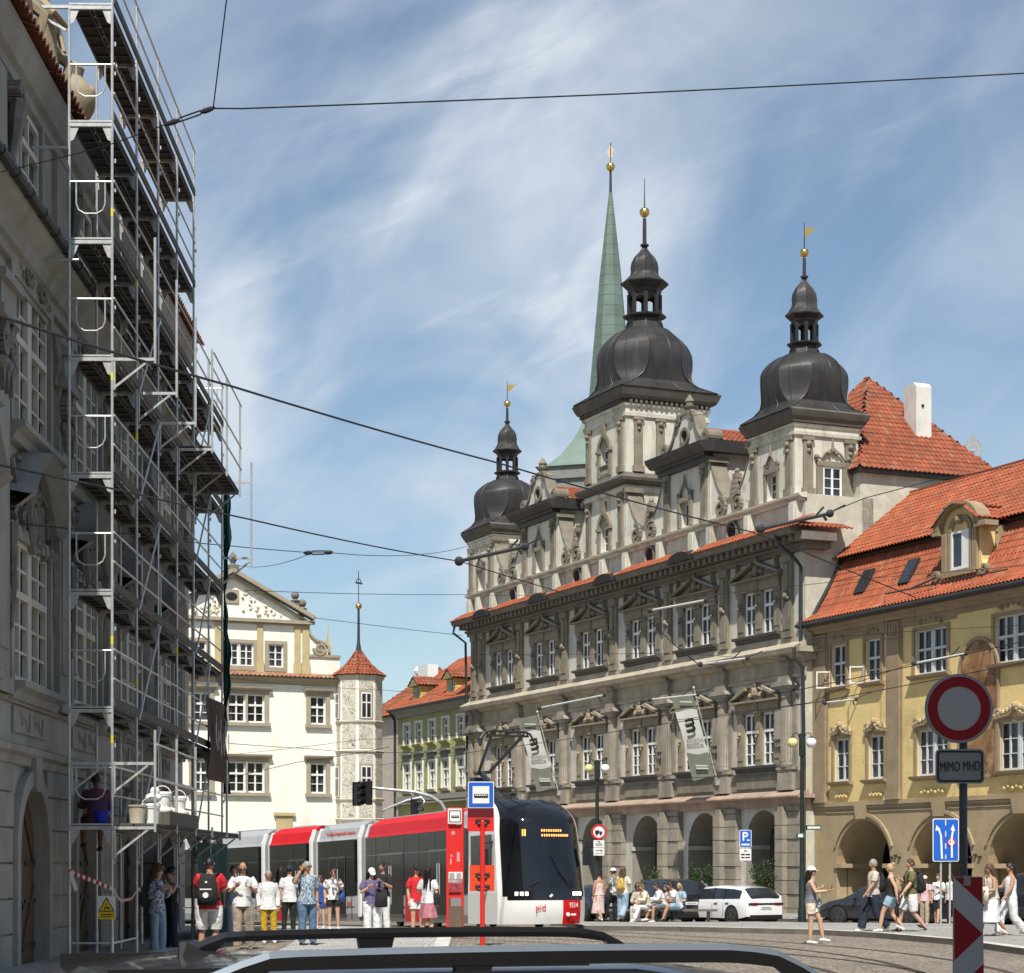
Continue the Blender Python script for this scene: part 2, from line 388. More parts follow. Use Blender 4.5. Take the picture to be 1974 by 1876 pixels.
def pave(name, left, right, h, mtop, kerbw=.32):
    """pavement between two polylines with the same number of points; kerb stones along 'left'"""
    g = G(); n = len(left)
    for i in range(n - 1):
        a, b, c, d = left[i], left[i + 1], right[i + 1], right[i]
        def P(p, o=0): return (p[0], p[1], gz(p[1]) + h + o)
        g.quad(P(a), P(d), P(c), P(b), 0)
        for p, q in ((a, b), (d, c)):
            g.quad((p[0], p[1], gz(p[1]) - .2), (p[0], p[1], gz(p[1]) + h), (q[0], q[1], gz(q[1]) + h), (q[0], q[1], gz(q[1]) - .2), 1)
        # kerb slab
        for (p, q, r_, t_) in ((a, b, c, d),):
            pi_ = V(p).lerp(V(t_), kerbw / max(.5, (V(t_) - V(p)).length)); qi = V(q).lerp(V(r_), kerbw / max(.5, (V(r_) - V(q)).length))
            g.quad(P(p, .004), P(tuple(pi_), .004), P(tuple(qi), .004), P(q, .004), 2)
    for p, q in ((left[0], right[0]), (left[-1], right[-1])):
        g.quad((p[0], p[1], gz(p[1]) - .2), (p[0], p[1], gz(p[1]) + h), (q[0], q[1], gz(q[1]) + h), (q[0], q[1], gz(q[1]) - .2), 1)
    return structure(name, g, [mtop, M_kerb, M_kerbtop])
# island with kerb between tram road and car street
pave('traffic_island', [(10.9, 24), (10.3, 33), (9.95, 40.2), (9.65, 45.4), (8.7, 49.6), (7.5, 52), (4.6, 54.2), (1.95, 55.8), (1.8, 60), (1.6, 66), (1.3, 71)],
     [(15, 24), (15, 33), (15, 40), (14.8, 45.4), (14.6, 49.6), (14.2, 54), (13.8, 60.5), (9.2, 63.8), (8.6, 66), (8.2, 68.5), (7, 71)], .13, M_pave)
# pavement in front of the arcades
U = V((-.4025, .9155)); NRM = V((-.9155, -.4025)); OT = V(((1552 - CX) / FV * 92.5, 92.5))
def fp(s, n): p = OT + U * s + NRM * n; return (p.x, p.y)
pave('pavement', [fp(-45, 6.2), fp(-20, 6.2), fp(-5, 6.2), fp(10, 6.2), fp(25, 6.2), fp(38, 6.2), fp(56, 6.2)], [fp(-45, -6), fp(-20, -6), fp(-5, -6), fp(10, -6), fp(25, -6), fp(38, -6), fp(56, -6)], .12, M_pave)
# tram stop platform and the left pavement
pave('platform', [(-1.3, 36), (-1.35, 44), (-1.5, 52), (-2.2, 56), (-4.0, 60.5), (-6.2, 66), (-7.9, 69.5)], [(-4.6, 36), (-4.8, 44), (-5.2, 52), (-6.2, 56), (-8, 60.5), (-9.6, 66), (-11.2, 69.5)], .012, mat('platform_setts', (.50, .49, .46), .85, kind='cobble', bsc=9, sc=.5, var=.15, stain=(.3, .29, .27), ssc=.6))
pave('sidewalk', [(-6.2, -6), (-6.2, 20), (-6.5, 36), (-6.8, 54)], [(-7.7, -6), (-7.9, 20), (-8.2, 36), (-8.5, 54)], .1, M_pave)
# tram rails (curving to the right in the foreground)
g = G()
def railcurve(pts, off):
    P = []
    n = len(pts)
    for i in range(n):
        p = V(pts[i]); d = (V(pts[min(i + 1, n - 1)]) - V(pts[max(i - 1, 0)])).normalized(); q = p + V((-d.y, d.x)) * off
        P.append((q.x, q.y, gz(q.y) + .006))
    for o in (0, .09):
        for i in range(n - 1):
            a, b = V(P[i]), V(P[i + 1]); d = (b - a).normalized(); s_ = V((-d.y, d.x, 0)) * .03; sh = V((-d.y, d.x, 0)) * o
            g.quad(a - s_ + sh, b - s_ + sh, b + s_ + sh, a + s_ + sh, 0)
def smooth(pts, k=6):
    out = []
    for i in range(len(pts) - 1):
        p0, p1, p2, p3 = (V(pts[max(i - 1, 0)]), V(pts[i]), V(pts[i + 1]), V(pts[min(i + 2, len(pts) - 1)]))
        for j in range(k):
            t = j / k; out.append(.5 * ((2 * p1) + (p2 - p0) * t + (2 * p0 - 5 * p1 + 4 * p2 - p3) * t * t + (3 * p1 - p0 - 3 * p2 + p3) * t ** 3))
    out.append(V(pts[-1])); return [tuple(q) for q in out]
TR = smooth([(-11.4, 82), (-9.6, 78), (-5.5, 68.5), (-3.5, 64.4), (-.4, 58), (2.6, 52.5), (5.3, 47), (6.9, 41.5), (7.4, 36), (6.9, 30), (5.2, 24), (2.5, 19)])
for o in (-.72, .72): railcurve(TR, o)
TR2 = smooth([(-15.5, 80), (-10.5, 68), (-5.5, 57), (-.4, 49.5), (3.4, 43.5), (5.3, 38.5), (5.9, 34), (5.5, 29), (4, 24)])
for o in (-.72, .72): railcurve(TR2, o)
structure('tram_track', g, M_rail)
# ---------------- town hall ----------------
RZT = atan2(U.y, U.x)
M_pl = mat('grey_plaster', (.54, .52, .46), .9, sc=1.2, var=.1, stain=(.29, .27, .23), ssc=.5, sam=.7, streak=True, bump=.25, bsc=6)
M_st = mat('brown_sandstone', (.285, .25, .20), .9, sc=1.5, var=.2, stain=(.12, .1, .08), ssc=.9, sam=.7, streak=True, bump=.4, bsc=9)
M_st2 = mat('grey_stone_trim', (.215, .188, .14), .9, sc=2, var=.2, stain=(.1, .09, .08), ssc=.9, sam=.7, streak=True, bump=.4, bsc=9)
M_cream = mat('weathered_cream_plaster', (.56, .54, .455), .9, sc=1.4, var=.12, stain=(.27, .24, .18), ssc=1.1, sam=.8, streak=True, bump=.3, bsc=7)
M_lead = mat('dark_copper_sheet', (.036, .034, .034), .5, .2, sc=1.1, var=.28, stain=(.075, .068, .062), ssc=.8, sam=.6, streak=True)
M_tile = mat('clay_roof_tiles', (.35, .088, .036), .8, kind='tile', sc=2, var=.12)
M_tile2 = mat('old_clay_roof_tiles', (.29, .08, .038), .85, kind='tile', sc=2, var=.2)
TH = thing('town_hall', 'grey brown renaissance town hall with arcades and three dark onion domed towers', 'building', (OT.x, OT.y, 0), RZT)
CW = [3.95, 9.85, 15.6, 21.55, 27.65, 33.5]
LEN = 38.8; DEP = 10.4
ARC = [3.6, 9.2, 15.25, 21.3, 27.3, 33.4]
g = G()
holes = []
for c in CW:
    for o in (-.83, .83): holes.append((c + o - .5, c + o + .5, 12.35, 14.4))
    for o in (-.83, .83): holes.append((c + o - .53, c + o + .53, 6.3, 8.75))
ah = [(c - 1.65, c + 1.65, -.9, 4.26, 1) for c in ARC]
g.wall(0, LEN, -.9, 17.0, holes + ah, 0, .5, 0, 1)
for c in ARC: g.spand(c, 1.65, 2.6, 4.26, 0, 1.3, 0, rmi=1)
for c in ARC:                                   # deep arcade jambs with impost
    for sx in (-1, 1):
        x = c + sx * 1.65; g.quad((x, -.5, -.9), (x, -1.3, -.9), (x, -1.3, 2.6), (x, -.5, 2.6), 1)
# arcade interior: back wall, vault, cross walls
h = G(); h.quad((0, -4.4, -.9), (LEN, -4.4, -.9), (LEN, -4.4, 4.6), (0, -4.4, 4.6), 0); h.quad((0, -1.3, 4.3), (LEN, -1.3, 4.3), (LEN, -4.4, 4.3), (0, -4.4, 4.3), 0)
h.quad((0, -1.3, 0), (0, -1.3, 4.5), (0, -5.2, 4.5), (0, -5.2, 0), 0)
h.build('arcade_interior', mat('shaded_arcade_plaster', (.14, .125, .10), .9, sc=1, stain=(.1, .09, .07)), TH)  # shade under the arcade put into a darker plaster colour
# rest of the block
g.quad((LEN, 0, -.9), (LEN, 0, 18.3), (LEN, -DEP, 18.3), (LEN, -DEP, -.9), 0)
g.quad((0, -DEP, -.9), (LEN, -DEP, -.9), (LEN, -DEP, 18.3), (0, -DEP, 18.3), 0)
g.quad((0, 0, 18.3), (LEN, 0, 18.3), (LEN, -DEP, 18.3), (0, -DEP, 18.3), 0)
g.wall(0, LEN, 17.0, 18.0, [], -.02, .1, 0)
g.build('wall', [M_pl, mat('shaded_reveal_plaster', (.25, .23, .19), .9)], TH)  # reveals and jambs get a darker copy of the plaster as recess shade
g = G(); g.box(.0, .02, -3.6, -.0, 4.0, 18.3); g.box(0, .02, -DEP, -3.0, -.9, 19.7); g.box(.02, 10.4, -DEP, -2.9, 18.3, 19.7); g.box(10.3, 10.4, -DEP, -2.9, 18.3, 19.7)
g.box(.0, .02, -3.6, 0, -.9, 4.0)
g.build('side_wall', mat('patched_side_plaster', (.45, .44, .36), .9, sc=1.8, var=.08, stain=(.62, .60, .50), ssc=1.4, sam=.7, bump=.35, bsc=6), TH)
# rusticated piers, ledge course, impost bands
PX = [(-.02, 2.0), (5.65, 7.7), (11.35, 13.4), (17.6, 19.6), (23.5, 25.5), (29.5, 31.5), (35.5, 38.82)]
for a, b in PX:
    g = G(); z = -.85; i = 0
    while z < 4.3:
        h = .62; g.box(a, b, .0, .34 if i % 2 == 0 else .30, z + .03, min(z + h, 4.35)); g.box(a + .03, b - .03, 0, .24, z, z + .03)
        m_ = (a + b) / 2 + .35; 
        if b - a < 2.5: g.box(m_ - .32, m_ + .32, .3, .58, z + .03, min(z + h, 3.9))
        z += h; i += 1
    m_ = (a + b) / 2 + .35
    if b - a < 2.5: g.prism([(m_ - .32, 3.9), (m_ + .32, 3.9), (m_ + .2, 4.35), (m_ - .2, 4.35)], .3, .5)
    g.build('pier', M_st, TH)
g = G(); g.mold(-.35, LEN + .2, [(0, 4.72), (.55, 4.72), (.62, 4.8), (.6, 4.86), (.1, 5.08), (0, 5.08)], 0); g.mold(-.1, LEN, [(0, 4.35), (.2, 4.35), (.3, 4.72), (0, 4.72)], 0)
g.box(-.35, 0, -.6, 0, 4.72, 4.9)
g.build('ledge', mat('tiled_ledge', (.36, .26, .2), .85, sc=2, var=.2, stain=(.2, .15, .12), streak=True, bump=.4, bsc=12), TH)
g = G()
for c in ARC:
    for sx in (-1, 1):
        x = c + sx * 1.65; g.box(x - (.05 if sx < 0 else .08), x + (.08 if sx < 0 else .05), -1.28, .05, 2.45, 2.65)
for a, b in PX: g.box(a + .1, b - .1, -1.3, .05, 2.47, 2.63)
g.parts('impost', M_pl, TH)
# plinth zone under the first-floor windows
g = G(); g.box(.2, LEN - .2, 0, .08, 5.15, 5.95)
for a in CW: g.box(a - 1.9, a + 1.9, .08, .14, 5.25, 5.8)
g.parts('plinth_panel', M_st2, TH)
# paired half columns of the first floor
PC = [1.3, 7.1, 12.8, 18.9, 25.0, 31.1, 37.2]
def halfcol(x):
    g = G()
    g.box(x - .72, x + .72, 0, .16, 6.1, 9.55); g.box(x - .62, x + .62, 0, .46, 5.1, 6.05); g.box(x - .7, x + .7, 0, .52, 6.02, 6.14); g.box(x - .66, x + .66, 0, .5, 5.1, 5.25)
    for k in (0,):
        pr = [(.40, 6.14), (.44, 6.24), (.38, 6.34), (.38, 7.6), (.35, 9.1), (.33, 9.2), (.40, 9.28), (.36, 9.36), (.36, 9.5), (.48, 9.66)]
        g.lathe(pr, (x, .22, 0), 14)
    for k in range(7): an = pi * (k + .5) / 7; g.tube([(x + .385 * cos(an), .22 + .385 * sin(an), 6.4), (x + .35 * cos(an), .22 + .35 * sin(an), 9.1)], .03, 4)
    g.box(x - .78, x + .78, 0, .74, 9.66, 9.78); g.prism([(x - .86, 9.78), (x + .86, 9.78), (x + .62, 9.98), (x - .62, 9.98)], 0, .82)
    g.box(x - .5, x + .5, 0, .6, 9.98, 10.12); g.prism([(x - .46, 10.12), (x + .46, 10.12), (x + .34, 10.5), (x - .34, 10.5)], 0, .56); g.box(x - .34, x + .34, 0, .5, 10.5, 10.9); g.prism([(x - .4, 10.9), (x + .4, 10.9), (x + .28, 11.1), (x - .28, 11.1)], 0, .66)
    # corbel with drops beside the shaft
    g.box(x + .44, x + .98, 0, .36, 7.55, 8.75); g.box(x + .40, x + 1.02, 0, .42, 7.42, 7.55)
    for k in range(3): g.prism([(x + .48 + .18 * k, 7.42), (x + .6 + .18 * k, 7.42), (x + .56 + .18 * k, 7.1), (x + .5 + .18 * k, 7.1)], 0, .34)
    return g
def flatcol(x):
    g = halfcol(x); g.v = [(a, b * .62, c) for a, b, c in g.v]; return g
for x in PC: flatcol(x).build('half_column', M_st, TH, smooth=True)
g = flatcol(38.2); g.build('half_column', M_st, TH, smooth=True)
# middle cornice and upper cornice
g = G(); g.mold(-.12, LEN + .1, [(0, 10.15), (.12, 10.15), (.14, 10.3), (.05, 10.34), (.05, 10.95), (.2, 11.0), (.34, 11.15), (.66, 11.2), (.72, 11.42), (.6, 11.5), (.12, 11.75), (0, 11.75)])
g.mold(-.05, LEN, [(0, 11.75), (.14, 11.75), (.12, 11.95), (0, 11.98)])
g.box(-.5, -.12, -.5, .6, 11.2, 11.45); g.box(-.3, 0, -.45, .2, 10.9, 11.2)
g.build('middle_cornice', mat('ledge_stone', (.38, .33, .25), .9, sc=1.5, var=.2, stain=(.16, .14, .11), ssc=.8, streak=True, bump=.4, bsc=9), TH)
g = G()
g.mold(-.25, LEN + .3, [(0, 15.75), (.12, 15.78), (.14, 15.95), (.28, 16.0), (.3, 16.1), (0, 16.1)]); g.mold(-.5, LEN + .6, [(0, 16.42), (.98, 16.42), (1.05, 16.52), (1.1, 16.7), (.2, 16.9), (0, 16.9)])
s = -.1
while s < LEN + .2:
    g.box(s, s + .26, 0, .78, 16.12, 16.4); s += .56
g.box(-.9, -.25, -1.1, .7, 16.1, 16.5); g.box(-.55, 0, -1.0, .3, 15.8, 16.1)
g.build('eaves_cornice', mat('dark_cornice', (.165, .15, .125), .9, sc=2, var=.2, bump=.3, bsc=9), TH)
g = G()
TS = [(-.6, 6.35 + .55)]
segs = [(-1.0, 8.6), (10.7, 16.9), (19.1, 25.3), (27.5, 33.5), (35.6, LEN + .6)]
for a, b in segs[1:]: tiles(g, (a, 1.12, 16.66), (1, 0, 0), (0, -1.02, .56), 1.16, 0, b - a, 0, b - a, .24, .36, .04); g.build('eaves_tiles', M_tile, TH); g = G()
a, b = segs[0]; tiles(g, (a, 1.12, 16.66), (1, 0, 0), (0, -1.02, .56), 1.16, 0, b - a, 0, b - a, .24, .36, .04)
tiles(g, (-1.0, 1.1, 16.66), (0, -1, 0), (1, 0, .34), 1.0, 0, 3.0, .9, 2.9, .24, .36, .04)
g.build('eaves_tiles', M_tile, TH)
for x in (9.65, 18.0, 26.4, 34.55):
    g = G(); g.prism([(x - 1.25, 16.45)] + [(x + 1.05 * cos(pi - pi * i / 12), 16.58 + .34 * sin(pi * i / 12)) for i in range(13)] + [(x + 1.25, 16.45)], .1, 1.22)
    g.build('arched_dormer', mat('near_black_sheet', (.016, .015, .015), .85), TH)  # plain near-black colour over the whole dormer
# pilasters of the second floor
for x in PC[:-1] + [36.8, 38.0]:
    g = G(); g.box(x - .36, x + .36, 0, .16, 12.0, 15.4); g.box(x - .42, x + .42, 0, .22, 11.98, 12.25); g.box(x - .24, x + .24, .16, .21, 12.35, 13.6)
    g.ball((x, .24, 13.85), .16, 8); g.ball((x - .17, .2, 13.75), .09, 6); g.ball((x + .17, .2, 13.75), .09, 6); g.box(x - .18, x + .18, .16, .24, 14.1, 15.3)
    g.box(x - .4, x + .4, 0, .24, 15.4, 15.75)
    g.build('pilaster', M_st2, TH)
# windows
def pair_window(kind):
    up = kind == 'up'; z0, z1 = (12.35, 14.4) if up else (6.3, 8.75); w_ = .5 if up else .53
    out = []
    g = G()                                     # surround: built around x = 0
    H = z1 - z0
    for x0, x1 in ((-1.95, -.83 - w_), (-.83 + w_, .83 - w_), (.83 + w_, 1.95)):
        g.box(x0, x1, 0, .07, z0, z1 + .02); g.box(x0 + .1, x1 - .1, .07, .1, z0 + .3, z1 - .25); xm = (x0 + x1) / 2
        g.box(x0 - .0, x1 + .0, .0, .14, z1 - .16, z1 + .02); g.ball((xm, .12, z0 + H * (.74 if up else .62)), .12, 8); g.ball((xm, .2, z0 + H * (.74 if up else .62) - .16), .07, 6)
    g.box(-1.95, 1.95, 0, .2, z1 + .02, z1 + .5); g.box(-.16, .16, .2, .27, z1 + .02, z1 + .5)
    pb = z1 + .5; ap = .72 if up else .8
    g.box(-2.18, 2.18, 0, .4, pb, pb + .09)
    for sx in (-1, 1):                           # broken raking cornices
        e = .22 if up else .75
        P = [(sx * 2.2, pb + .09), (sx * 2.2, pb + .2), (sx * e, pb + .2 + ap * (2.2 - e) / 2.2), (sx * e, pb + .05 + ap * (2.2 - e) / 2.2)]
        g.prism(P if sx > 0 else P[::-1], 0, .4)
        P2 = [(sx * 2.0, pb + .09), (sx * e, pb + ap * (2.2 - e) / 2.2 - .02), (sx * e, pb + .09)]; g.prism(P2 if sx > 0 else P2[::-1], 0, .12)
        if up: g.prism([(sx * 1.75 - .1, pb + .35), (sx * 1.75 + .1, pb + .35), (sx * 1.75, pb + .95)], .05, .3)
    if up:
        g.ball((0, .2, pb + .42), .2, 8, sz=1.5); g.ball((-.42, .15, pb + .35), .17, 8); g.ball((.42, .15, pb + .35), .17, 8); g.prism([(-.13, pb + .8), (.13, pb + .8), (0, pb + 1.3)], .05, .28)
    else:
        g.ball((0, .22, pb + .42), .24, 8, sz=1.2); g.ball((-.45, .18, pb + .28), .2, 8); g.ball((.45, .18, pb + .28), .2, 8); g.ball((0, .2, pb + .8), .13, 8); g.tube([(-.6, .2, pb + .5), (-.3, .25, pb + .65), (0, .25, pb + .55), (.3, .25, pb + .65), (.6, .2, pb + .5)], .06, 5)
    sur = g.mesh('window_surround', M_st2 if up else mat('surround_stone', (.27, .225, .155), .9, sc=2, var=.2, stain=(.12, .1, .08), streak=True, bump=.4, bsc=9))
    g = G(); g.mold(-2.05, 2.05, [(0, z0 - .3), (.12, z0 - .26), (.14, z0 - .14), (.34, z0 - .1), (.36, z0), (0, z0)]); sill = g.mesh('sill', mat('dark_sill', (.09, .085, .08), .85, var=.2, sc=3))
    g = G(); win_frame(g, -w_, w_, z0, z1, -.12, 2, (2, 1) if up else (3, 1), .095, .045, .08, z0 + H * .66); fr = g.mesh('window', M_white)
    g = G(); g.box(-w_ + .02, w_ - .02, -.12, -.095, z0 + .02, z1 - .02); gl = g.mesh('pane', M_glass2); g = G()
    for sx in (-1, 1): g.prism([(sx * (w_ - .04), z0 + .05), (sx * (w_ - .04), z1 - .1), (sx * .1, z1 - .1), (sx * .14, z0 + H * .55), (sx * .36, z0 + .05)][::sx], -.2, -.18)
    g.box(-w_, w_, -.46, -.45, z0, z1, 1); cur = g.mesh('curtain', [M_curt, M_int])
    return sur, sill, fr, gl, cur
def mk(me, parent, loc=(0, 0, 0)):
    o = bpy.data.objects.new(me.name, me); COL.objects.link(o); o.parent = parent; o.location = loc; return o
for kind in ('up', 'low'):
    sur, sill, fr, gl, cur = pair_window(kind)
    for c in CW:
        so_ = mk(sur, TH, (c, 0, 0)); so_.name = 'window_surround'; mk(sill, so_, (0, 0, 0))
        for o in (-.83, .83): f = mk(fr, TH, (c + o, 0, 0)); q = mk(gl, f); q.rotation_euler = (0, random.uniform(-.004, .004), random.uniform(-.03, .03)); q = mk(cur, f); q.scale.x = random.choice((1, 1, -1)) * random.uniform(.9, 1.0)
# attic wall with oculi
g = G(); g.wall(-.0, LEN, 17.0, 18.1, [], .02, .1)
oc = [6.3, 14.7, 23.3, 32.0]
for x0, x1 in [(0, LEN)]:
    g.box(x0, x1, -.1, .16, 17.98, 18.12)
    g.mold(x0 - .1, x1 + .1, [(-.05, 18.1), (.2, 18.12), (.36, 18.2), (.38, 18.3), (-.05, 18.36)])
for x in [.6, 4.6, 8.2, 10.0, 13.4, 17.2, 19.9, 22.0, 25.8, 28.3, 30.7, 34.8, 37.0, 38.4]:
    g.box(x - .3, x + .3, .02, .3, 17.0, 18.0); g.box(x - .2, x + .2, .3, .38, 17.1, 17.9)
g.build('attic', M_cream, TH)
for x in oc:
    g = G(); g.ring(x, 17.45, .45, .55, .03, .2, 0, 2 * pi, 24); o = g.build('oculus', M_st2, TH)
    g = G(); g.lathe([(.46, .0), (.46, .07)], (x, 0, 17.45), 20, axis='y'); g.build('oculus_opening', M_int, o)
# scroll bowls between gables and towers, obelisks
M_scr = mat('dark_scroll_stone', (.19, .168, .13), .9, sc=2, var=.2)
M_crn = mat('brown_grey_cornice', (.10, .09, .075), .85, sc=1.5, var=.2, stain=(.16, .14, .12), ssc=.8, sam=.5)
def bowl(a, b, xm, nm='volute_wall'):
    w_ = (b - a) / 2; c = (a + b) / 2; n = 14; zb, zt = 19.05, 21.1
    top = [(a + (b - a) * i / n, zb + (zt - zb) * abs((2 * i / n - 1)) ** 2.2) for i in range(n + 1)]
    g = G()
    for i in range(n):
        g.prism([(top[i][0], 18.3), (top[i + 1][0], 18.3), top[i + 1], top[i]], -.3, .05, mi=0)
    o = g.build(nm, mat('bright_gable_plaster', (.62, .60, .51), .9, sc=1.4, stain=(.32, .29, .23), ssc=1.4, sam=.7, bump=.3, bsc=7), TH)
    g = G()
    for i in range(n):
        (x, z), (x2, z2) = top[i], top[i + 1]; g.prism([(x, z - .05), (x2, z2 - .05), (x2, z2 + .1), (x, z + .1)], -.75, .1)
    for sx in (-1, 1): g.spiral(c + sx * w_ * .42, 18.76, .52, .05, .22, .085, 1.8, sx, pi / 2 - sx * .3)
    g.box(a - .1, a + .22, -.8, .28, zt + .05, zt + .3); g.box(b - .22, b + .1, -.8, .28, zt + .05, zt + .3)
    g.build('scroll', M_scr, o)
    g = G(); z = 19.1; x = c + .0
    for k in range(5): r_ = .3 - .03 * k; g.box(x - r_, x + r_, -.3 - r_, -.3 + r_, z, z + .2); g.box(x - r_ + .05, x + r_ - .05, -.3 - r_ + .05, -.3 + r_ - .05, z + .2, z + .25); z += .25
    g.ball((x, -.3, z + .1), .14, 8); g.build('obelisk', M_st, o)
for a, b in ((4.65, 8.45), (13.35, 17.35), (22.35, 25.8), (30.8, 34.95)): bowl(a, b, 0)
# gables
def gable(a, b, k):
    c = (a + b) / 2; o = None
    g = G(); g.wall(a, b, 18.3, 21.5, [(c - .48, c + .48, 18.4, 19.62)], .1, .35); g.box(a, a + .02, -3.2, .1, 18.3, 21.6); g.box(b - .02, b, -3.2, .1, 18.3, 21.6)
    o = g.build('gable', M_cream, TH)
    g = G(); g.box(a + .25, a + .8, .1, .22, 18.35, 21.2); g.box(b - .8, b - .25, .1, .22, 18.35, 21.2)
    for x in (a + .52, b - .52): g.box(x - .3, x + .3, .1, .3, 18.35, 18.6); g.ball((x, .26, 20.75), .17, 6); g.ball((x, .24, 20.45), .13, 6); g.box(x - .3, x + .3, .1, .28, 20.95, 21.2)
    g.box(c - .72, c - .48, .1, .24, 18.4, 19.85); g.box(c + .48, c + .72, .1, .24, 18.4, 19.85); g.box(c - .72, c + .72, .1, .24, 19.62, 19.86)
    g.spiral(c - .6, 20.02, .16, .1, .24, .05, 1.2, -1, 0); g.spiral(c + .6, 20.02, .16, .1, .24, .05, 1.2, 1, pi)
    g.tube([(c - .5, .2, 20.05), (c - .2, .22, 20.35), (c, .22, 20.6)], .06, 5); g.tube([(c + .5, .2, 20.05), (c + .2, .22, 20.35), (c, .22, 20.6)], .06, 5); g.tube([(c, .2, 20.5), (c, .2, 21.05)], [.1, .02], 6)
    g.parts('gable_trim', M_st2, o)
    g = G(); g.mold(a - .1, b + .1, [(0, 21.2), (.3, 21.22), (.32, 21.45), (.5, 21.5), (.52, 21.62), (0, 21.62)]); g.mold(a - .45, b + .45, [(-3, 21.62), (.62, 21.62), (.9, 21.9), (.95, 22.08), (.2, 22.2), (-3, 22.2)])
    g.build('gable_cornice', M_lead, o)
    # crowning scroll piece
    P = []
    for i in range(13):
        t = i / 12; x = 2.25 * (1 - t) ** 1.0; z = 22.2 + 1.7 * (t ** 2.0 if t < .5 else 1 - 2 * (1 - t) ** 2 * 1.0)
        P.append((x, z))
    P = [(2.3, 22.15), (2.2, 22.35), (1.85, 22.4), (1.5, 22.6), (1.2, 22.95), (1.0, 23.4), (.85, 23.75), (.6, 23.95), (.3, 23.98)]
    poly = [(c - p[0], p[1]) for p in P] + [(c + p[0], p[1]) for p in P[::-1]]
    g = G(); g.prism(poly, -.35, .12); top = g.build('gable_crown', M_pl, o)
    g = G()
    for sx in (-1, 1):
        for (x, z), (x2, z2) in zip(P, P[1:]): g.bar((c + sx * x, -.1, z), (c + sx * x2, -.1, z2), .65, .14)
        g.spiral(c + sx * 2.1, 22.48, .3, .0, .26, .07, 1.5, -sx, -pi / 2); g.spiral(c + sx * .75, 23.72, .28, .0, .26, .06, 1.5, sx, pi / 2)
        g.lathe([(.34, -.6), (.34, .22)], (c + sx * 2.12, 0, 22.5), 14, axis='y')
    g.ring(c, 22.85, .3, .46, .1, .24, 0, 2 * pi, 20); g.box(c - .3, c + .3, -.35, .2, 23.95, 24.1)
    g.lathe([(.16, 24.1), (.36, 24.3), (.38, 24.36), (.2, 24.4), (.2, 24.5), (.26, 24.6), (.16, 24.75), (.03, 24.95)], (c, -.1, 0), 10)
    g.build('gable_scrolls', M_scr, o)
    g = G(); g.lathe([(.3, .11), (.3, .135)], (c, 0, 22.85), 18, axis='y'); g.build('gable_oculus', M_int, o)
    g = G(); win_frame(g, c - .47, c + .47, 18.42, 19.6, -.18, 2, 2, .07, .035, .07); f = g.build('window', M_white, TH); g = G(); g.box(c - .45, c + .45, -.18, -.16, 18.44, 19.58); g.build('pane', M_glass, f)
    # pitched roof behind
    g = G()
    for sx in (-1, 1):
        hw = (b - a) / 2 + .3; L_ = hypot(hw, 1.15)
        tiles(g, (c + sx * hw, .0 if sx < 0 else .0, 22.2), (0, -1, 0), (-sx * hw, 0, 1.15), L_, .4, 4.6, .4, 4.6, .26, .38, .04)
    g.prism([(c - (b - a) / 2 - .3, 22.18), (c + (b - a) / 2 + .3, 22.18), (c, 23.3)], -.4, -4.6, mi=1)
    g.build('gable_roof', [M_tile2, M_pl], TH)
gable(8.45, 13.3, 0); gable(25.85, 30.8, 1)
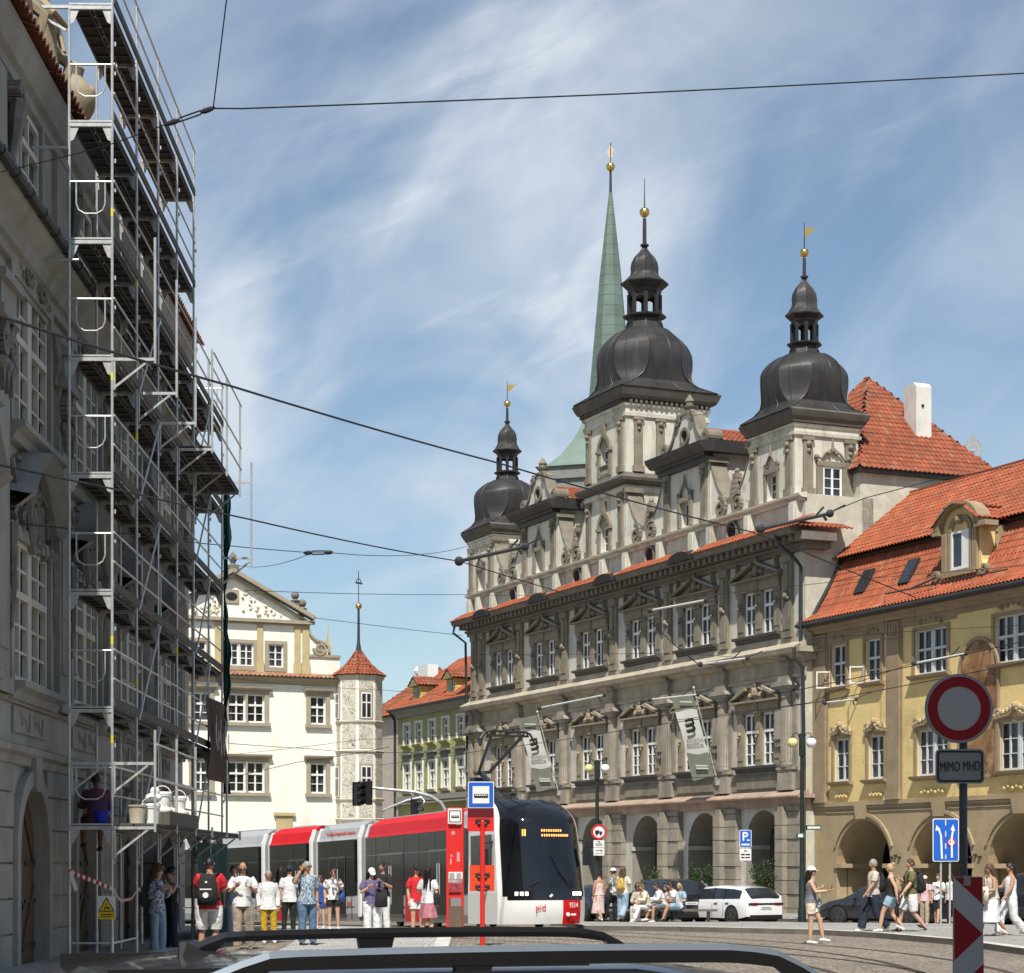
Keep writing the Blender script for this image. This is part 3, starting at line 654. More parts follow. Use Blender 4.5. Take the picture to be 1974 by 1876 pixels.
# towers
def lev(a, t, z, cx, cy): return [(cx + x, cy + y, z) for x, y in ((a, -a * t), (a, a * t), (a * t, a), (-a * t, a), (-a, a * t), (-a, -a * t), (-a * t, -a), (a * t, -a))]
def loft_levels(g, LV, mi=0):
    vs = [p for l in LV for p in l]; n = len(LV[0]); fs = []
    for i in range(len(LV) - 1):
        for k in range(n): k2 = (k + 1) % n; fs.append((i * n + k, i * n + k2, (i + 1) * n + k2, (i + 1) * n + k))
    fs.append(tuple(range(n))[::-1]); fs.append(tuple((len(LV) - 1) * n + k for k in range(n))); g.add(vs, fs, mi)
def cupola(parent, cx, cy, W, z0, k, bulb, neck, zs, vane):
    """W half width of eave square; zs dict of heights"""
    g = G(); B = zs['bulb']; T = zs['neck']
    L_ = []
    def ease(t): return t * t * (3 - 2 * t)
    zz = []
    h = B - z0
    prof = [(0, W, .98), (.06, W * .93, .95), (.16, W * .82, .86), (.3, W * .755, .72), (.45, (bulb + W * .74) / 2 * .985, .55), (.62, bulb * .965, .46), (.8, bulb * .995, .42), (1, bulb, .414)]
    for t, a, c in prof: L_.append(lev(a, c, z0 + h * t, cx, cy))
    h2 = T - B
    for t in (.12, .25, .38, .5, .6, .7, .8, .9, 1.0):
        if t < .75: a = bulb * (cos(t * pi / 2 * .94) ** .8)
        else: a = None
        if a is None or a < neck * 1.25: a = neck * (1.25 - .25 * (t - .6) / .4) if t > .6 else neck * 1.25
        L_.append(lev(max(a, neck), .414, B + h2 * t, cx, cy))
    loft_levels(g, L_)
    # standing seams along the ribs and face centres
    for kx in range(8):
        g.tube([tuple(V(l[kx]) + (V(l[kx]) - V((cx, cy, l[kx][2]))).normalized() * .01) for l in L_], .035 * k, 4, 0)
    for kx in range(8):
        for f in (.33, .66): g.tube([tuple(V(l[kx]).lerp(V(l[(kx + 1) % 8]), f)) for l in L_[:-2]], .022 * k, 4, 0)
    o = g.build('onion_dome', M_lead, parent, smooth=True)
    g = G(); a0 = pi / 8
    c8 = 1 / cos(pi / 8)
    nz, l0, l1, e = zs['neck'], zs['l0'], zs['l1'], zs['eave']; nr = neck
    g.lathe([(nr * .98 * c8, nz - .05), (nr * 1.0 * c8, nz + .06 * k), (nr * 1.28 * c8, nz + .2 * k), (nr * 1.3 * c8, nz + .28 * k), (nr * .98 * c8, l0)], (cx, cy, 0), 8, a0=a0)
    r_ = nr * .92
    for kx in range(8):
        an = a0 + kx * pi / 4; p = V((cx + r_ * c8 * cos(an), cy + r_ * c8 * sin(an), 0)); g.tube([(p.x, p.y, l0 - .05), (p.x, p.y, l1)], .11 * k, 6)
        an2 = kx * pi / 4; q = V((cos(an2), sin(an2))); t_ = V((-q.y, q.x)); hw = r_ * math.tan(pi / 8)
        for i in range(6):                        # arch heads
            a_, b_ = pi - pi * i / 6, pi - pi * (i + 1) / 6; hh = hw * .8; zc_ = l1 - hh - .12 * k
            P = [(t_ * hh * cos(a_), zc_ + hh * sin(a_)), (t_ * hh * cos(b_), zc_ + hh * sin(b_))]
            c_ = V((cx, cy)) + q * r_
            g.quad((*(c_ + P[0][0]), P[0][1]), (*(c_ + P[1][0]), P[1][1]), (*(c_ + P[1][0]), l1), (*(c_ + P[0][0]), l1))
    g.lathe([(r_ * c8, l1 - .02), (r_ * 1.08 * c8, l1 + .1 * k), (r_ * 1.1 * c8, l1 + .2 * k), (nr * 1.42 * c8, e), (nr * 1.44 * c8, e + .05 * k)], (cx, cy, 0), 8, a0=a0)
    g.tube([(cx, cy, nz), (cx, cy, e)], .1 * k, 6)
    g.build('lantern', mat('lantern_metal', (.03, .028, .028), .5, .2, var=.2), o)
    b, t = zs['b2'], zs['top']; g = G()
    bs = zs['br']
    pr = [(nr * 1.42, e + .04), (nr * 1.2, e + (b - e) * .2), (bs * 1.03, e + (b - e) * .55), (bs * .98, e + (b - e) * .75), (bs, b), (bs * .93, b + (t - b) * .25), (bs * .7, b + (t - b) * .5), (bs * .36, b + (t - b) * .72), (bs * .18, b + (t - b) * .88), (.1 * k, t)]
    g.lathe([(r * c8, z) for r, z in pr], (cx, cy, 0), 8, a0=a0)
    for kx in range(8): an = a0 + kx * pi / 4; g.tube([(cx + r * c8 * cos(an), cy + r * c8 * sin(an), z) for r, z in pr], .02 * k, 4)
    g.build('small_dome', M_lead, o, smooth=True)
    g = G(); bz = zs['ball']; g.lathe([(.2 * k, t - .02), (.22 * k, t + .06), (.1 * k, t + .12), (.085 * k, bz - .3 * k)], (cx, cy, 0), 10); g.tube([(cx, cy, bz), (cx, cy, zs['tip'])], [.035 * k, .015], 5); g.tube([(cx + .14 * k, cy, t), (cx + .1, cy, bz - .2)], .012, 4); s_ = g.build('spire_rod', M_dark, o)
    g = G(); g.ball((cx, cy, bz), .25 * k, 16); g.build('gilded_ball', M_gold, s_, smooth='all')
    if vane:
        g = G(); z = zs['tip'] - .35
        dx, dy = cos(R(-113.7)), sin(R(-113.7))
        pts = [(0, -.3), (.35, -.22), (.55, .02), (.85, .12), (.5, .1), (.3, .14), (0, .05)]
        pts = [(x * .75, z_ ) for x, z_ in pts]
        n = len(pts); g.add([(cx + x * dx - .01 * dy, cy + x * dy + .01 * dx, z + z_) for x, z_ in pts] + [(cx + x * dx + .01 * dy, cy + x * dy - .01 * dx, z + z_) for x, z_ in pts], [tuple(range(n)), tuple(range(n, 2 * n))[::-1]] + [(i, n + i, n + (i + 1) % n, (i + 1) % n) for i in range(n)])
        g.build('weather_vane', M_gold, s_)
def tower(a, b, dep, zb, zc_, zt, wins, nm):
    """block a..b, dep deep, cornice bottom zc_, roof start zt"""
    c = (a + b) / 2
    g = G(); g.wall(a, b, zb, zc_ + .3, [h for h in wins if h[0] > -50], .1, .35)
    for h in wins:
        if len(h) > 4: g.spand((h[0] + h[1]) / 2, (h[1] - h[0]) / 2, h[3] - (h[1] - h[0]) / 2, h[3], .1, .35)
    g.quad((b, .1, zb), (b, -dep, zb), (b, -dep, zc_ + .3), (b, .1, zc_ + .3)); g.quad((a, -dep, zb), (b, -dep, zb), (b, -dep, zc_ + .3), (a, -dep, zc_ + .3))
    g.quad((a, .1, zb), (a, .1, zc_ + .3), (a, -dep, zc_ + .3), (a, -dep, zb)); g.quad((a, .1, zc_ + .3), (b, .1, zc_ + .3), (b, -dep, zc_ + .3), (a, -dep, zc_ + .3))
    return g.build('tower', M_cream, TH)
def corn_sq(a, b, dep, prof):                     # cornice on front and both sides: prof (out,z)
    g = G()
    L_ = [[(a - o, .1 + o, z), (b + o, .1 + o, z), (b + o, -dep - o, z), (a - o, -dep - o, z)] for o, z in prof]
    loft_levels(g, L_); return g
def pilaster_f(g, x, z0, z1, y=.1):
    g.box(x - .24, x + .24, y, y + .12, z0, z1); g.box(x - .32, x + .32, y, y + .18, z0, z0 + .32); g.ball((x, y + .15, z1 - .35), .15, 6); g.ball((x, y + .13, z1 - .65), .11, 6); g.box(x - .3, x + .3, y, y + .17, z1 - .18, z1)
def pilaster_s(g, a, y, z0, z1):
    g.box(a - .12, a, y - .24, y + .24, z0, z1); g.box(a - .18, a, y - .32, y + .32, z0, z0 + .32); g.ball((a - .15, y, z1 - .35), .15, 6); g.ball((a - .13, y, z1 - .65), .11, 6); g.box(a - .17, a, y - .3, y + .3, z1 - .18, z1)
def smalltower(a, b, dep, side=True):
    c = (a + b) / 2; t = tower(a, b, dep, 18.3, 21.5, 22.2, [(c - .45, c + .45, 18.4, 19.62)], '')
    g = G(); pilaster_f(g, a + .42, 18.35, 21.0); pilaster_f(g, b - .42, 18.35, 21.0); pilaster_s(g, a, -.55, 18.35, 21.0); pilaster_s(g, a, -dep + .5, 18.35, 21.0)
    for dx in (-.62, .48): g.box(c + dx, c + dx + .14, .1, .2, 18.4, 19.8)
    g.box(c - .62, c + .62, .1, .22, 19.62, 19.84)
    g.spiral(c - .5, 20.0, .16, .1, .22, .05, 1.2, -1, 0); g.spiral(c + .5, 20.0, .16, .1, .22, .05, 1.2, 1, pi)
    for sx in (-1, 1): g.tube([(c + sx * .42, .18, 20.03), (c + sx * .18, .2, 20.3), (c, .2, 20.5)], .06, 5)
    g.tube([(c, .2, 20.4), (c, .2, 20.95)], [.1, .02], 6)
    yw = -dep / 2 - .2                          # window on the sunny side: frame blocks, ornament
    g.box(a - .1, a, yw - .82, yw - .5, 18.2, 19.95); g.box(a - .1, a, yw + .5, yw + .82, 18.2, 19.95); g.box(a - .12, a, yw - .82, yw + .82, 19.72, 19.95)
    for sy in (-1, 1): g.tube([(a - .1, yw + sy * .85, 20.1), (a - .12, yw + sy * .6, 20.05), (a - .12, yw + sy * .4, 20.3), (a - .12, yw, 20.55)], .06, 5); g.ball((a - .1, yw + sy * .85, 20.12), .12, 6); g.ball((a - .1, yw + sy * .2, 20.35), .12, 6)
    g.tube([(a - .1, yw, 20.4), (a - .1, yw, 21.1)], [.11, .02], 6)
    g.parts('tower_trim', M_st2, t)
    for nm, loc, rz in (('f', (c, 0, 0), 0), ('s', (a, yw, 0), 0)):
        g = G()
        if nm == 'f': win_frame(g, -.44, .44, 18.42, 19.6, -.18, 2, 3, .07, .03, .07)
        else:
            G2 = G(); win_frame(G2, -.5, .5, 18.22, 19.72, 0, 2, 3, .09, .035, .07); g.v = [(-y, x, z) for x, y, z in G2.v]; g.f = G2.f; g.m = G2.m
        f = g.build('window', M_white, TH, loc=loc); g = G()
        if nm == 'f': g.box(-.42, .42, -.18, -.16, 18.44, 19.58)
        else: g.box(-.02, -.005, -.48, .48, 18.24, 19.7)
        g.build('pane', M_glass, f)
    corn_sq(a, b, dep, [(0, 21.0), (.1, 21.05), (.12, 21.2), (.04, 21.22), (.04, 21.42), (.12, 21.46), (.14, 21.55), (.02, 21.55)]).parts('tower_frieze', M_cream, t)
    corn_sq(a, b, dep, [(.02, 21.54), (.2, 21.6), (.22, 21.7), (.32, 21.85), (.38, 22.0), (.42, 22.12), (.36, 22.2)]).build('tower_cornice', M_crn, t)
    g = G(); cy = .1 - (dep + .1) / 2
    cupola(t, c - .05, cy, (b - a + dep) / 4 + .38, 22.16, .85, 1.86, .58, dict(bulb=24.1, neck=25.45, l0=25.75, l1=26.6, eave=26.95, b2=27.75, top=28.75, br=.53, ball=29.9, tip=31.3), True)
smalltower(.7, 4.62, 3.25); smalltower(34.95, 38.8, 3.3)
# central tower
a, b, dep = 17.45, 22.3, 4.75; c = (a + b) / 2
t = tower(a, b, dep, 18.3, 26.0, 26.7, [(c - .55, c + .55, 18.4, 20.25, 1), (c - .55, c + .55, 22.4, 24.4, 1)], '')
g = G()
for z0, z1 in ((18.35, 21.2), (22.3, 25.2)):
    pilaster_f(g, a + .5, z0, z1); pilaster_f(g, b - .5, z0, z1); pilaster_s(g, a, -.6, z0, z1); pilaster_s(g, a, -dep + .6, z0, z1); pilaster_s(g, a, -1.9, z0, z1) if z0 > 20 else None
for z0, z1 in ((18.4, 20.25), (22.4, 24.4)):
    g.ring(c, z1 - .55, .55, .78, .1, .24, 0, pi, 16); g.box(c - .78, c - .55, .1, .22, z0, z1 - .55); g.box(c + .55, c + .78, .1, .22, z0, z1 - .55); g.box(c - .88, c - .5, .1, .28, z1 - .7, z1 - .56); g.box(c + .5, c + .88, .1, .28, z1 - .7, z1 - .56); g.prism([(c - .12, z1 + .1), (c + .12, z1 + .1), (c + .2, z1 + .8), (c - .2, z1 + .8)], .1, .3)
for k in range(5): g.lathe([(.05, 22.4), (.09, 22.55), (.04, 22.75), (.07, 22.95)], (c - .4 + .2 * k, .12, 0), 6)
g.box(c - .55, c + .55, .05, .2, 22.95, 23.02)
g.parts('tower_trim', M_st2, t)
for z0, z1 in ((18.4, 20.2), (22.4, 24.35)):
    g = G(); win_frame(g, c - .54, c + .54, z0 + .02, z1 - .45, -.18, 2, 3, .08, .04, .07); g.ring(c, z1 - .5, .44, .54, -.18, -.1, 0, pi, 12); g.box(c - .04, c + .04, -.18, -.1, z1 - .5, z1); f = g.build('window', M_white, TH); g = G(); g.box(c - .53, c + .53, -.18, -.16, z0, z1); g.build('pane', M_glass, f)
# round-headed window of the sunny side
yw = -3.3; G2 = G(); G2.ring(0, 23.75, .52, .74, 0, .12, 0, pi, 14); G2.box(-.74, -.52, 0, .1, 22.8, 23.75); G2.box(.52, .74, 0, .1, 22.8, 23.75); G2.prism([(-.12, 24.45), (.12, 24.45), (.2, 25.2), (-.2, 25.2)], 0, .16)
g = G(); g.v = [(a - y, yw + x, z) for x, y, z in G2.v]; g.f = G2.f; g.m = G2.m; g.build('arch_surround', M_st2, t)
G2 = G(); G2.box(-.05, .05, .02, .07, 22.8, 24.2); G2.box(-.5, .5, .02, .08, 23.55, 23.66); G2.box(-.52, -.44, .02, .06, 22.8, 23.8); G2.box(.44, .52, .02, .06, 22.8, 23.8); g = G(); g.v = [(a - y, yw + x, z) for x, y, z in G2.v]; g.f = G2.f; g.m = G2.m; f = g.build('window', M_white, TH)
G2 = G(); G2.prism([(-.5, 22.8), (.5, 22.8)] + [(.52 * cos(pi * i / 10), 23.75 + .52 * sin(pi * i / 10)) for i in range(11)], .0, .02); g = G(); g.v = [(a - y, yw + x, z) for x, y, z in G2.v]; g.f = G2.f; g.m = G2.m; g.build('pane', M_glass, f)
corn_sq(a, b, dep, [(0, 21.25), (.12, 21.3), (.14, 21.5), (.04, 21.52), (.06, 21.62)]).parts('tower_frieze', M_cream, t)
corn_sq(a, b, dep, [(.06, 21.6), (.3, 21.68), (.42, 21.8), (.46, 21.95), (.1, 22.22), (-.05, 22.3)]).build('tower_ledge', M_crn, t)
corn_sq(a, b, dep, [(0, 25.15), (.1, 25.2), (.12, 25.4), (.04, 25.42), (.04, 25.7), (.14, 25.74), (.18, 25.86), (.02, 25.86)]).parts('tower_frieze', M_cream, t)
g = corn_sq(a, b, dep, [(.05, 26.05), (.32, 26.1), (.42, 26.25), (.5, 26.45), (.56, 26.6), (.5, 26.7)]); loft_levels(g, [[(a - .1, .2, z), (b + .1, .2, z), (b + .1, -dep - .1, z), (a - .1, -dep - .1, z)] for z in (25.85, 26.06)])
x = a
while x < b: g.box(x, x + .15, .2, .42, 25.88, 26.06); x += .3
y = 0.
while y > -dep: g.box(a - .28, a - .1, y - .15, y, 25.88, 26.06); y -= .3
g.build('tower_cornice', M_crn, t)
cupola(t, c - .3 + .15, .1 - (dep + .1) / 2 + .15, (b - a + dep) / 4 + .48, 26.66, 1.1, 2.36, .84, dict(bulb=28.75, neck=30.85, l0=31.2, l1=32.3, eave=32.85, b2=33.75, top=34.95, br=.68, ball=36.75, tip=38.6), False)
# pavilion roof, chimney
g = G()
def hip(P, ap, m=0):
    n = len(P)
    for i in range(n):
        p, q = V(P[i]), V(P[(i + 1) % n]); A = V(ap); mid = (p + q) / 2; a_ = (q - p); W_ = a_.length; a_.normalize()
        foot = p + a_ * (A - p).dot(a_); b_ = A - foot; L_ = b_.length; fx = (foot - p).length * (1 if (foot - p).dot(a_) > 0 else -1)
        tiles(g, p, a_, b_, L_, 0, W_, fx, fx, .26, .36, .04, m)
hip([(-.35, -2.6, 19.62), (-.35, -10.8, 19.62), (10.7, -10.8, 19.62), (10.7, -2.6, 19.62)], (5.2, -6.7, 25.2))
r = g.build('pavilion_roof', M_tile2, TH)
g = G(); g.box(-.3, 10.6, -10.7, -2.7, 19.45, 19.66); g.build('roof_eaves', M_lead, r)
g = G(); g.box(1.7, 2.7, -7.95, -7.1, 19.8, 24.1); g.prism([(1.7, 24.1), (2.7, 24.1), (2.5, 24.3), (1.9, 24.3)], -7.95, -7.1); ch = g.build('chimney', mat('whitewashed_chimney', (.62, .60, .55), .9, sc=1.5, var=.1, stain=(.3, .28, .25), ssc=1, streak=True, bump=.3, bsc=8), r)
g = G(); g.lathe([(.07, 1.65), (.07, 1.71)], (0, -7.45, 23.2), 8, axis='x'); g.build('flue_hole', M_int, ch)
g = G(); g.box(1.5, 2.9, -8.1, -6.95, 19.9, 20.55); g.build('lead_flashing', M_lead, ch)
# parapet slope and drain pipe on the side wall
g = G(); P = [(-.3, 12.6), (-.9, 13.6), (-1.5, 14.6), (-1.9, 15.5), (-3.4, 16.5), (-5.75, 18.6)]
for p, q in zip(P, P[1:]): g.bar((-.12, p[0], p[1] + .12), (-.12, q[0], q[1] + .12), .3, .12)
g.build('flashing', M_lead, TH)
g = G(); g.tube([(.9, 1.0, 16.5), (.8, .9, 16.1), (.1, .4, 15.3), (.0, .22, 15.0), (.0, .22, 11.6), (-.2, .7, 11.3), (-.25, .7, 10.9), (-.28, .3, 10.5), (-.28, .22, 6)], .085, 8); g.tube([(-.28, .22, 6), (-.28, .22, -.4)], .075, 8, 1); g.build('drain_pipe', [M_dark, mat('rusty_pipe', (.13, .05, .03), .6, .2)], TH, smooth=True)
g = G(); g.tube([(LEN + .3, .95, 16.4), (LEN + .4, 1.0, 16.0), (LEN + .1, .3, 15.4), (LEN + .1, .15, 6)], .08, 8); g.build('drain_pipe', M_dark, TH, smooth=True)
# dark doors / notice board under the arcade
g = G(); g.box(12.9, 14.7, -4.39, -4.3, -.3, 2.3); g.box(7.0, 8.4, -4.39, -4.3, -.5, 3.1); g.box(1.5, 3.2, -4.39, -4.3, -.5, 3.1); g.box(24.8, 26.6, -4.39, -4.3, -.5, 3.1); g.parts('arcade_door', M_int, TH)
# ---------------- yellow house ----------------
M_yel = mat('yellow_plaster', (.72, .545, .24), .92, sc=1.2, var=.1, stain=(.40, .30, .12), ssc=.6, sam=.6, bump=.9, bsc=9)
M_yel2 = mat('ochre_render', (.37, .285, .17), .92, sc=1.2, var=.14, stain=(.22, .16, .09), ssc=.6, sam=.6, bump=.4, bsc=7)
M_trim = mat('tan_stucco_trim', (.30, .225, .14), .9, sc=2, var=.12, stain=(.2, .15, .1), ssc=.8, bump=.3, bsc=12)
M_shell = mat('pale_shell_stucco', (.42, .33, .20), .9, sc=3, var=.15, bump=.4, bsc=12)
OY = OT + NRM * -.5
YB = thing('yellow_house', 'yellow baroque arcade house with orange tiled mansard roof and curved dormer', 'building', (OY.x, OY.y, 0), RZT)
YL = -23
upw = [(-2.6, -1.41), (-5.27, -4.1), (-10.0, -7.75), (-15.4, -13.1), (-19.2, -17.6)]
low = [(-2.87, -1.65), (-5.54, -4.32), (-10.1, -7.9), (-15.7, -13.35), (-19.3, -17.6)]
g = G(); g.wall(YL, -.02, 4.3, 12.2, [(a, b, 9.53, 11.36) for a, b in upw] + [(a, b, 5.38, 7.25) for a, b in low], 0, .22); g.build('wall', M_yel, YB)
g = G(); ac = [-3.9, -9.55, -14.75, -20.2]
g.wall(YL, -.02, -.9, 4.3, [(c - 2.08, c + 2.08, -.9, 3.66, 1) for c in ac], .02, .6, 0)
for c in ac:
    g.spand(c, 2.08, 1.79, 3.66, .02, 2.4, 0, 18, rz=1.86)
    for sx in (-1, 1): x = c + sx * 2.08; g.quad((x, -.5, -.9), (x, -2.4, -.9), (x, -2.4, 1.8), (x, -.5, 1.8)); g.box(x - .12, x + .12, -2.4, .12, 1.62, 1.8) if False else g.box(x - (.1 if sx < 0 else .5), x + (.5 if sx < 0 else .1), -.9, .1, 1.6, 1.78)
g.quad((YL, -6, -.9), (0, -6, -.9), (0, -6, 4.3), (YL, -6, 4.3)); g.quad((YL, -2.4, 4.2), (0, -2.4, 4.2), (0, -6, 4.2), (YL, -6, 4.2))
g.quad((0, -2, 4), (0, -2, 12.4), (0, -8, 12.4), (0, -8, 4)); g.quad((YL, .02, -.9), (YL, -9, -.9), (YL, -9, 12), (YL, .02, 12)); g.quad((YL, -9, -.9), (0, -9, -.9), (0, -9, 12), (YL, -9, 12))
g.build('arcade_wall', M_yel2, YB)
g = G()
for c in ac:
    g.ring(c, 1.79, 2.25, 2.4, .02, .09, .35, pi - .35, 22, asp=.9); g.prism([(c - .28, 3.7), (c + .28, 3.7), (c + .42, 4.3), (c - .42, 4.3)], .02, .22)
g.box(YL, -.02, .02, .14, 4.28, 4.46); g.box(YL, -.02, .02, .09, 4.16, 4.26)
for c in ac:
    g.box(c - 2.9, c - .5, .02, .06, 4.0, 4.06); g.box(c + .5, c + 2.9, .02, .06, 4.0, 4.06)
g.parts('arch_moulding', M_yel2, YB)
for x0, x1 in ((-1.05, -.05), (-6.75, -5.85), (-12.0, -11.0), (-17.3, -16.2)) if 0 else ((-1.05, -.05), (-6.75, -5.85), (-17.3, -16.2)):
    g = G(); g.box(x0, x1, 0, .14, 4.47, 11.9); g.box(x0 - .12, x1 + .12, 0, .07, 4.47, 11.9); g.box(x0 - .08, x1 + .08, .0, .2, 11.2, 11.3)
    for k in range(4): xx = x0 + .2 + k * .2; g.box(xx, xx + .08, .14, .18, 11.35, 11.85)
    g.box(x0 - .05, x1 + .05, 0, .2, 4.47, 4.9); g.build('pilaster', M_trim, YB)
g = G(); g.box(-5.8, -1.1, 0, .05, 11.5, 12.0); g.box(-10.6, -6.8, 0, .05, 11.6, 12.0); g.box(-16.2, -10.6, 0, .05, 11.75, 12.0); g.box(YL, -17.3, 0, .05, 11.6, 12.)
g.mold(YL, .05, [(0, 11.95), (.15, 11.98), (.2, 12.1), (.38, 12.15), (.42, 12.3), (0, 12.35)]); g.build('cornice', M_trim, YB)
g = G(); g.mold(YL, .45, [(.3, 12.28), (.62, 12.28), (.66, 12.36), (.62, 12.44), (.2, 12.5)]); g.tube([(YL, .66, 12.4), (.5, .66, 12.4)], .09, 8); g.build('gutter', M_dark, YB)
def ywin(x0, x1, z0, z1, orn, cols, mp=None):
    s_ = G(); w2 = (x1 - x0) / 2; c = (x0 + x1) / 2
    s_.box(-w2 - .16, -w2, 0, .08, z0 - .05, z1 + .14); s_.box(w2, w2 + .16, 0, .08, z0 - .05, z1 + .14); s_.box(-w2, w2, 0, .08, z1, z1 + .14)
    o = s_.build('window_surround', M_trim, YB, loc=(c, 0, 0))
    s_ = G()
    if orn == 2:
        n = 3 if w2 < .8 else 5
        for k in range(-n, n + 1): s_.ball((k * (w2 + .15) / n, .1, z1 + .28 + .3 * (1 - abs(k) / n) ** 1.3), .09 + .06 * (1 - abs(k) / n), 6)
        for sx in (-1, 1): s_.spiral(sx * w2 * .95, z1 + .34, .19, .02, .16, .05, 1.2, sx, 0)
        s_.tube([(-w2 - .2, .1, z1 + .16), (-w2 * .4, .14, z1 + .24), (0, .16, z1 + .5), (w2 * .4, .14, z1 + .24), (w2 + .2, .1, z1 + .16)], .06, 5); s_.ball((0, .14, z1 + .6), .15, 7)
    else:
        for k in (-2, -1, 0, 1, 2): s_.ball((k * w2 * .3, .06, z1 + .3 + (.12 if k == 0 else 0) + (.05 if abs(k) == 1 else 0)), .08, 6)
        for sx in (-1, 1): s_.spiral(sx * w2 * .62, z1 + .32, .12, .0, .1, .04, 1.1, sx, 0)
    s_.parts('shell_ornament', M_shell if orn == 2 else M_trim, o)
    s_ = G(); s_.mold(-w2 - .28, w2 + .28, [(0, z0 - .2), (.15, z0 - .16), (.26, z0 - .1), (.28, z0 - .02), (0, z0 - .02)]); 
    s_.build('sill', M_trim, o)
    if orn == 2:
        s_ = G()
        for k in range(-3, 4): s_.ball((k * w2 * .22, .03, z0 - .62 - (.06 if k % 2 else 0)), .1, 6, sz=.9)
        s_.build('apron_ornament', M_yel, o)
    s_ = G()
    if cols == 2: win_frame(s_, -w2 + .02, w2 - .02, z0, z1, -.16, 2, 3 if orn == 2 else (2, 1), .08, .04, .08, None if orn == 2 else z0 + (z1 - z0) * .56)
    else:
        for a, b in ((-w2 + .02, -.06), (.06, w2 - .02)): win_frame(s_, a, b, z0, z1, -.16, 2, 3 if orn == 2 else (2, 1), .07, .04, .08, None if orn == 2 else z0 + (z1 - z0) * .56)
        s_.box(-.06, .06, -.16, -.06, z0, z1)
    f = s_.build('window', mat('grey_white_frame', (.55, .57, .58), .5, var=.06), YB, loc=(c, 0, 0))
    s_ = G(); s_.box(-w2 + .04, w2 - .04, -.17, -.15, z0 + .03, z1 - .03); s_.build('pane', M_glass2, f); drape(f, w2 - .02, z0, z1, -.22)
for a, b in upw: ywin(a, b, 9.53, 11.36, 1, 2 if b - a < 1.7 else 4)
for a, b in low: ywin(a, b, 5.38, 7.25, 2, 2 if b - a < 1.7 else 4)
for x in (-1.36, -4.02):                          # open casements catching the sun
    g = G(); win_frame(g, 0, .62, 9.5, 10.25, 0, 1, 1, .05, .03, .04); o = g.build('open_casement', M_white, YB, loc=(x + .02, .03, 0), rz=R(62))
g = G(); n = 30; cx_, cz_, rx, rz_ = -12.1, 9.35, 1.2, 1.25
g.prism([(cx_ - rx, 5.3), (cx_ + rx, 5.3)] + [(cx_ + rx * cos(pi * i / n), cz_ + rz_ * sin(pi * i / n)) for i in range(n + 1)], .0, .03)
mfr = mat('faded_fresco', (.22, .115, .05), .85, sc=1.3, var=.5, stain=(.42, .27, .13), ssc=1.2, sam=.9, bump=.2)
o = g.build('fresco', mfr, YB)
g = G(); g.ring(cx_, cz_, rx, rx + .12, 0, .1, 0, pi, 24, asp=1.03); g.box(cx_ - rx - .12, cx_ - rx, 0, .1, 5.2, cz_); g.box(cx_ + rx, cx_ + rx + .12, 0, .1, 5.2, cz_); g.box(cx_ - rx, cx_ + rx, 0, .12, 5.15, 5.3); g.build('fresco_frame', M_trim, o)
g = G()
tiles(g, (.5, .62, 12.5), (-1, 0, 0), (0, -.62, .42), .8, 0, 23.5, 0, 23.5, .24, .34, .045)
tiles(g, (.5, .0, 12.9), (-1, 0, 0), (0, -.62, 1.0), 1.1, 0, 23.5, .2, 23.5, .24, .34, .045)
tiles(g, (.3, -.58, 13.82), (-1, 0, 0), (0, -.62, 1.15), 1.62, 0, 23.3, 0, 23.3, .24, .34, .045)
tiles(g, (.2, -.95, 15.42), (-1, 0, 0), (0, -.80, .62), 5.35, 0, 23.2, 0, 23.2, .24, .36, .045)
g.box(YL, .2, -5.5, -5.05, 18.62, 18.78, 0)
rf = g.build('roof', M_tile, YB)
g = G(); g.prism([(.2, 12.35), (-.25, 12.7), (-.75, 13.7), (-1.55, 15.2), (-1.2, 15.38), (-5.2, 18.42), (-9.4, 12.2)], YL, -.05, 'x'); g.build('roof_structure', mat('roof_boarding', (.06, .045, .035), .9), rf)
for x in (-3.5, -6.85):
    g = G(); a, b = V((x, -.42, 13.55)), V((x, -1.0, 14.6)); d = (b - a).normalized(); nrm = V((0, d.z, -d.y)); 
    def skl(w0, h0, u0, u1):
        P = [a + V((w0, 0, 0)) + d * u0, a + V((h0, 0, 0)) + d * u0, a + V((h0, 0, 0)) + d * u1, a + V((w0, 0, 0)) + d * u1]; return P
    P = skl(0, .78, -.1, 1.1); g.add([p + nrm * -.05 for p in P] + [p + nrm * .16 for p in P], [(0, 1, 2, 3), (4, 5, 6, 7), (0, 1, 5, 4), (1, 2, 6, 5), (2, 3, 7, 6), (3, 0, 4, 7)], 0)
    P = skl(.1, .68, .02, .98); g.add([p + nrm * .165 for p in P], [(0, 1, 2, 3)], 1); g.build('skylight', [M_dark, M_glass], rf)
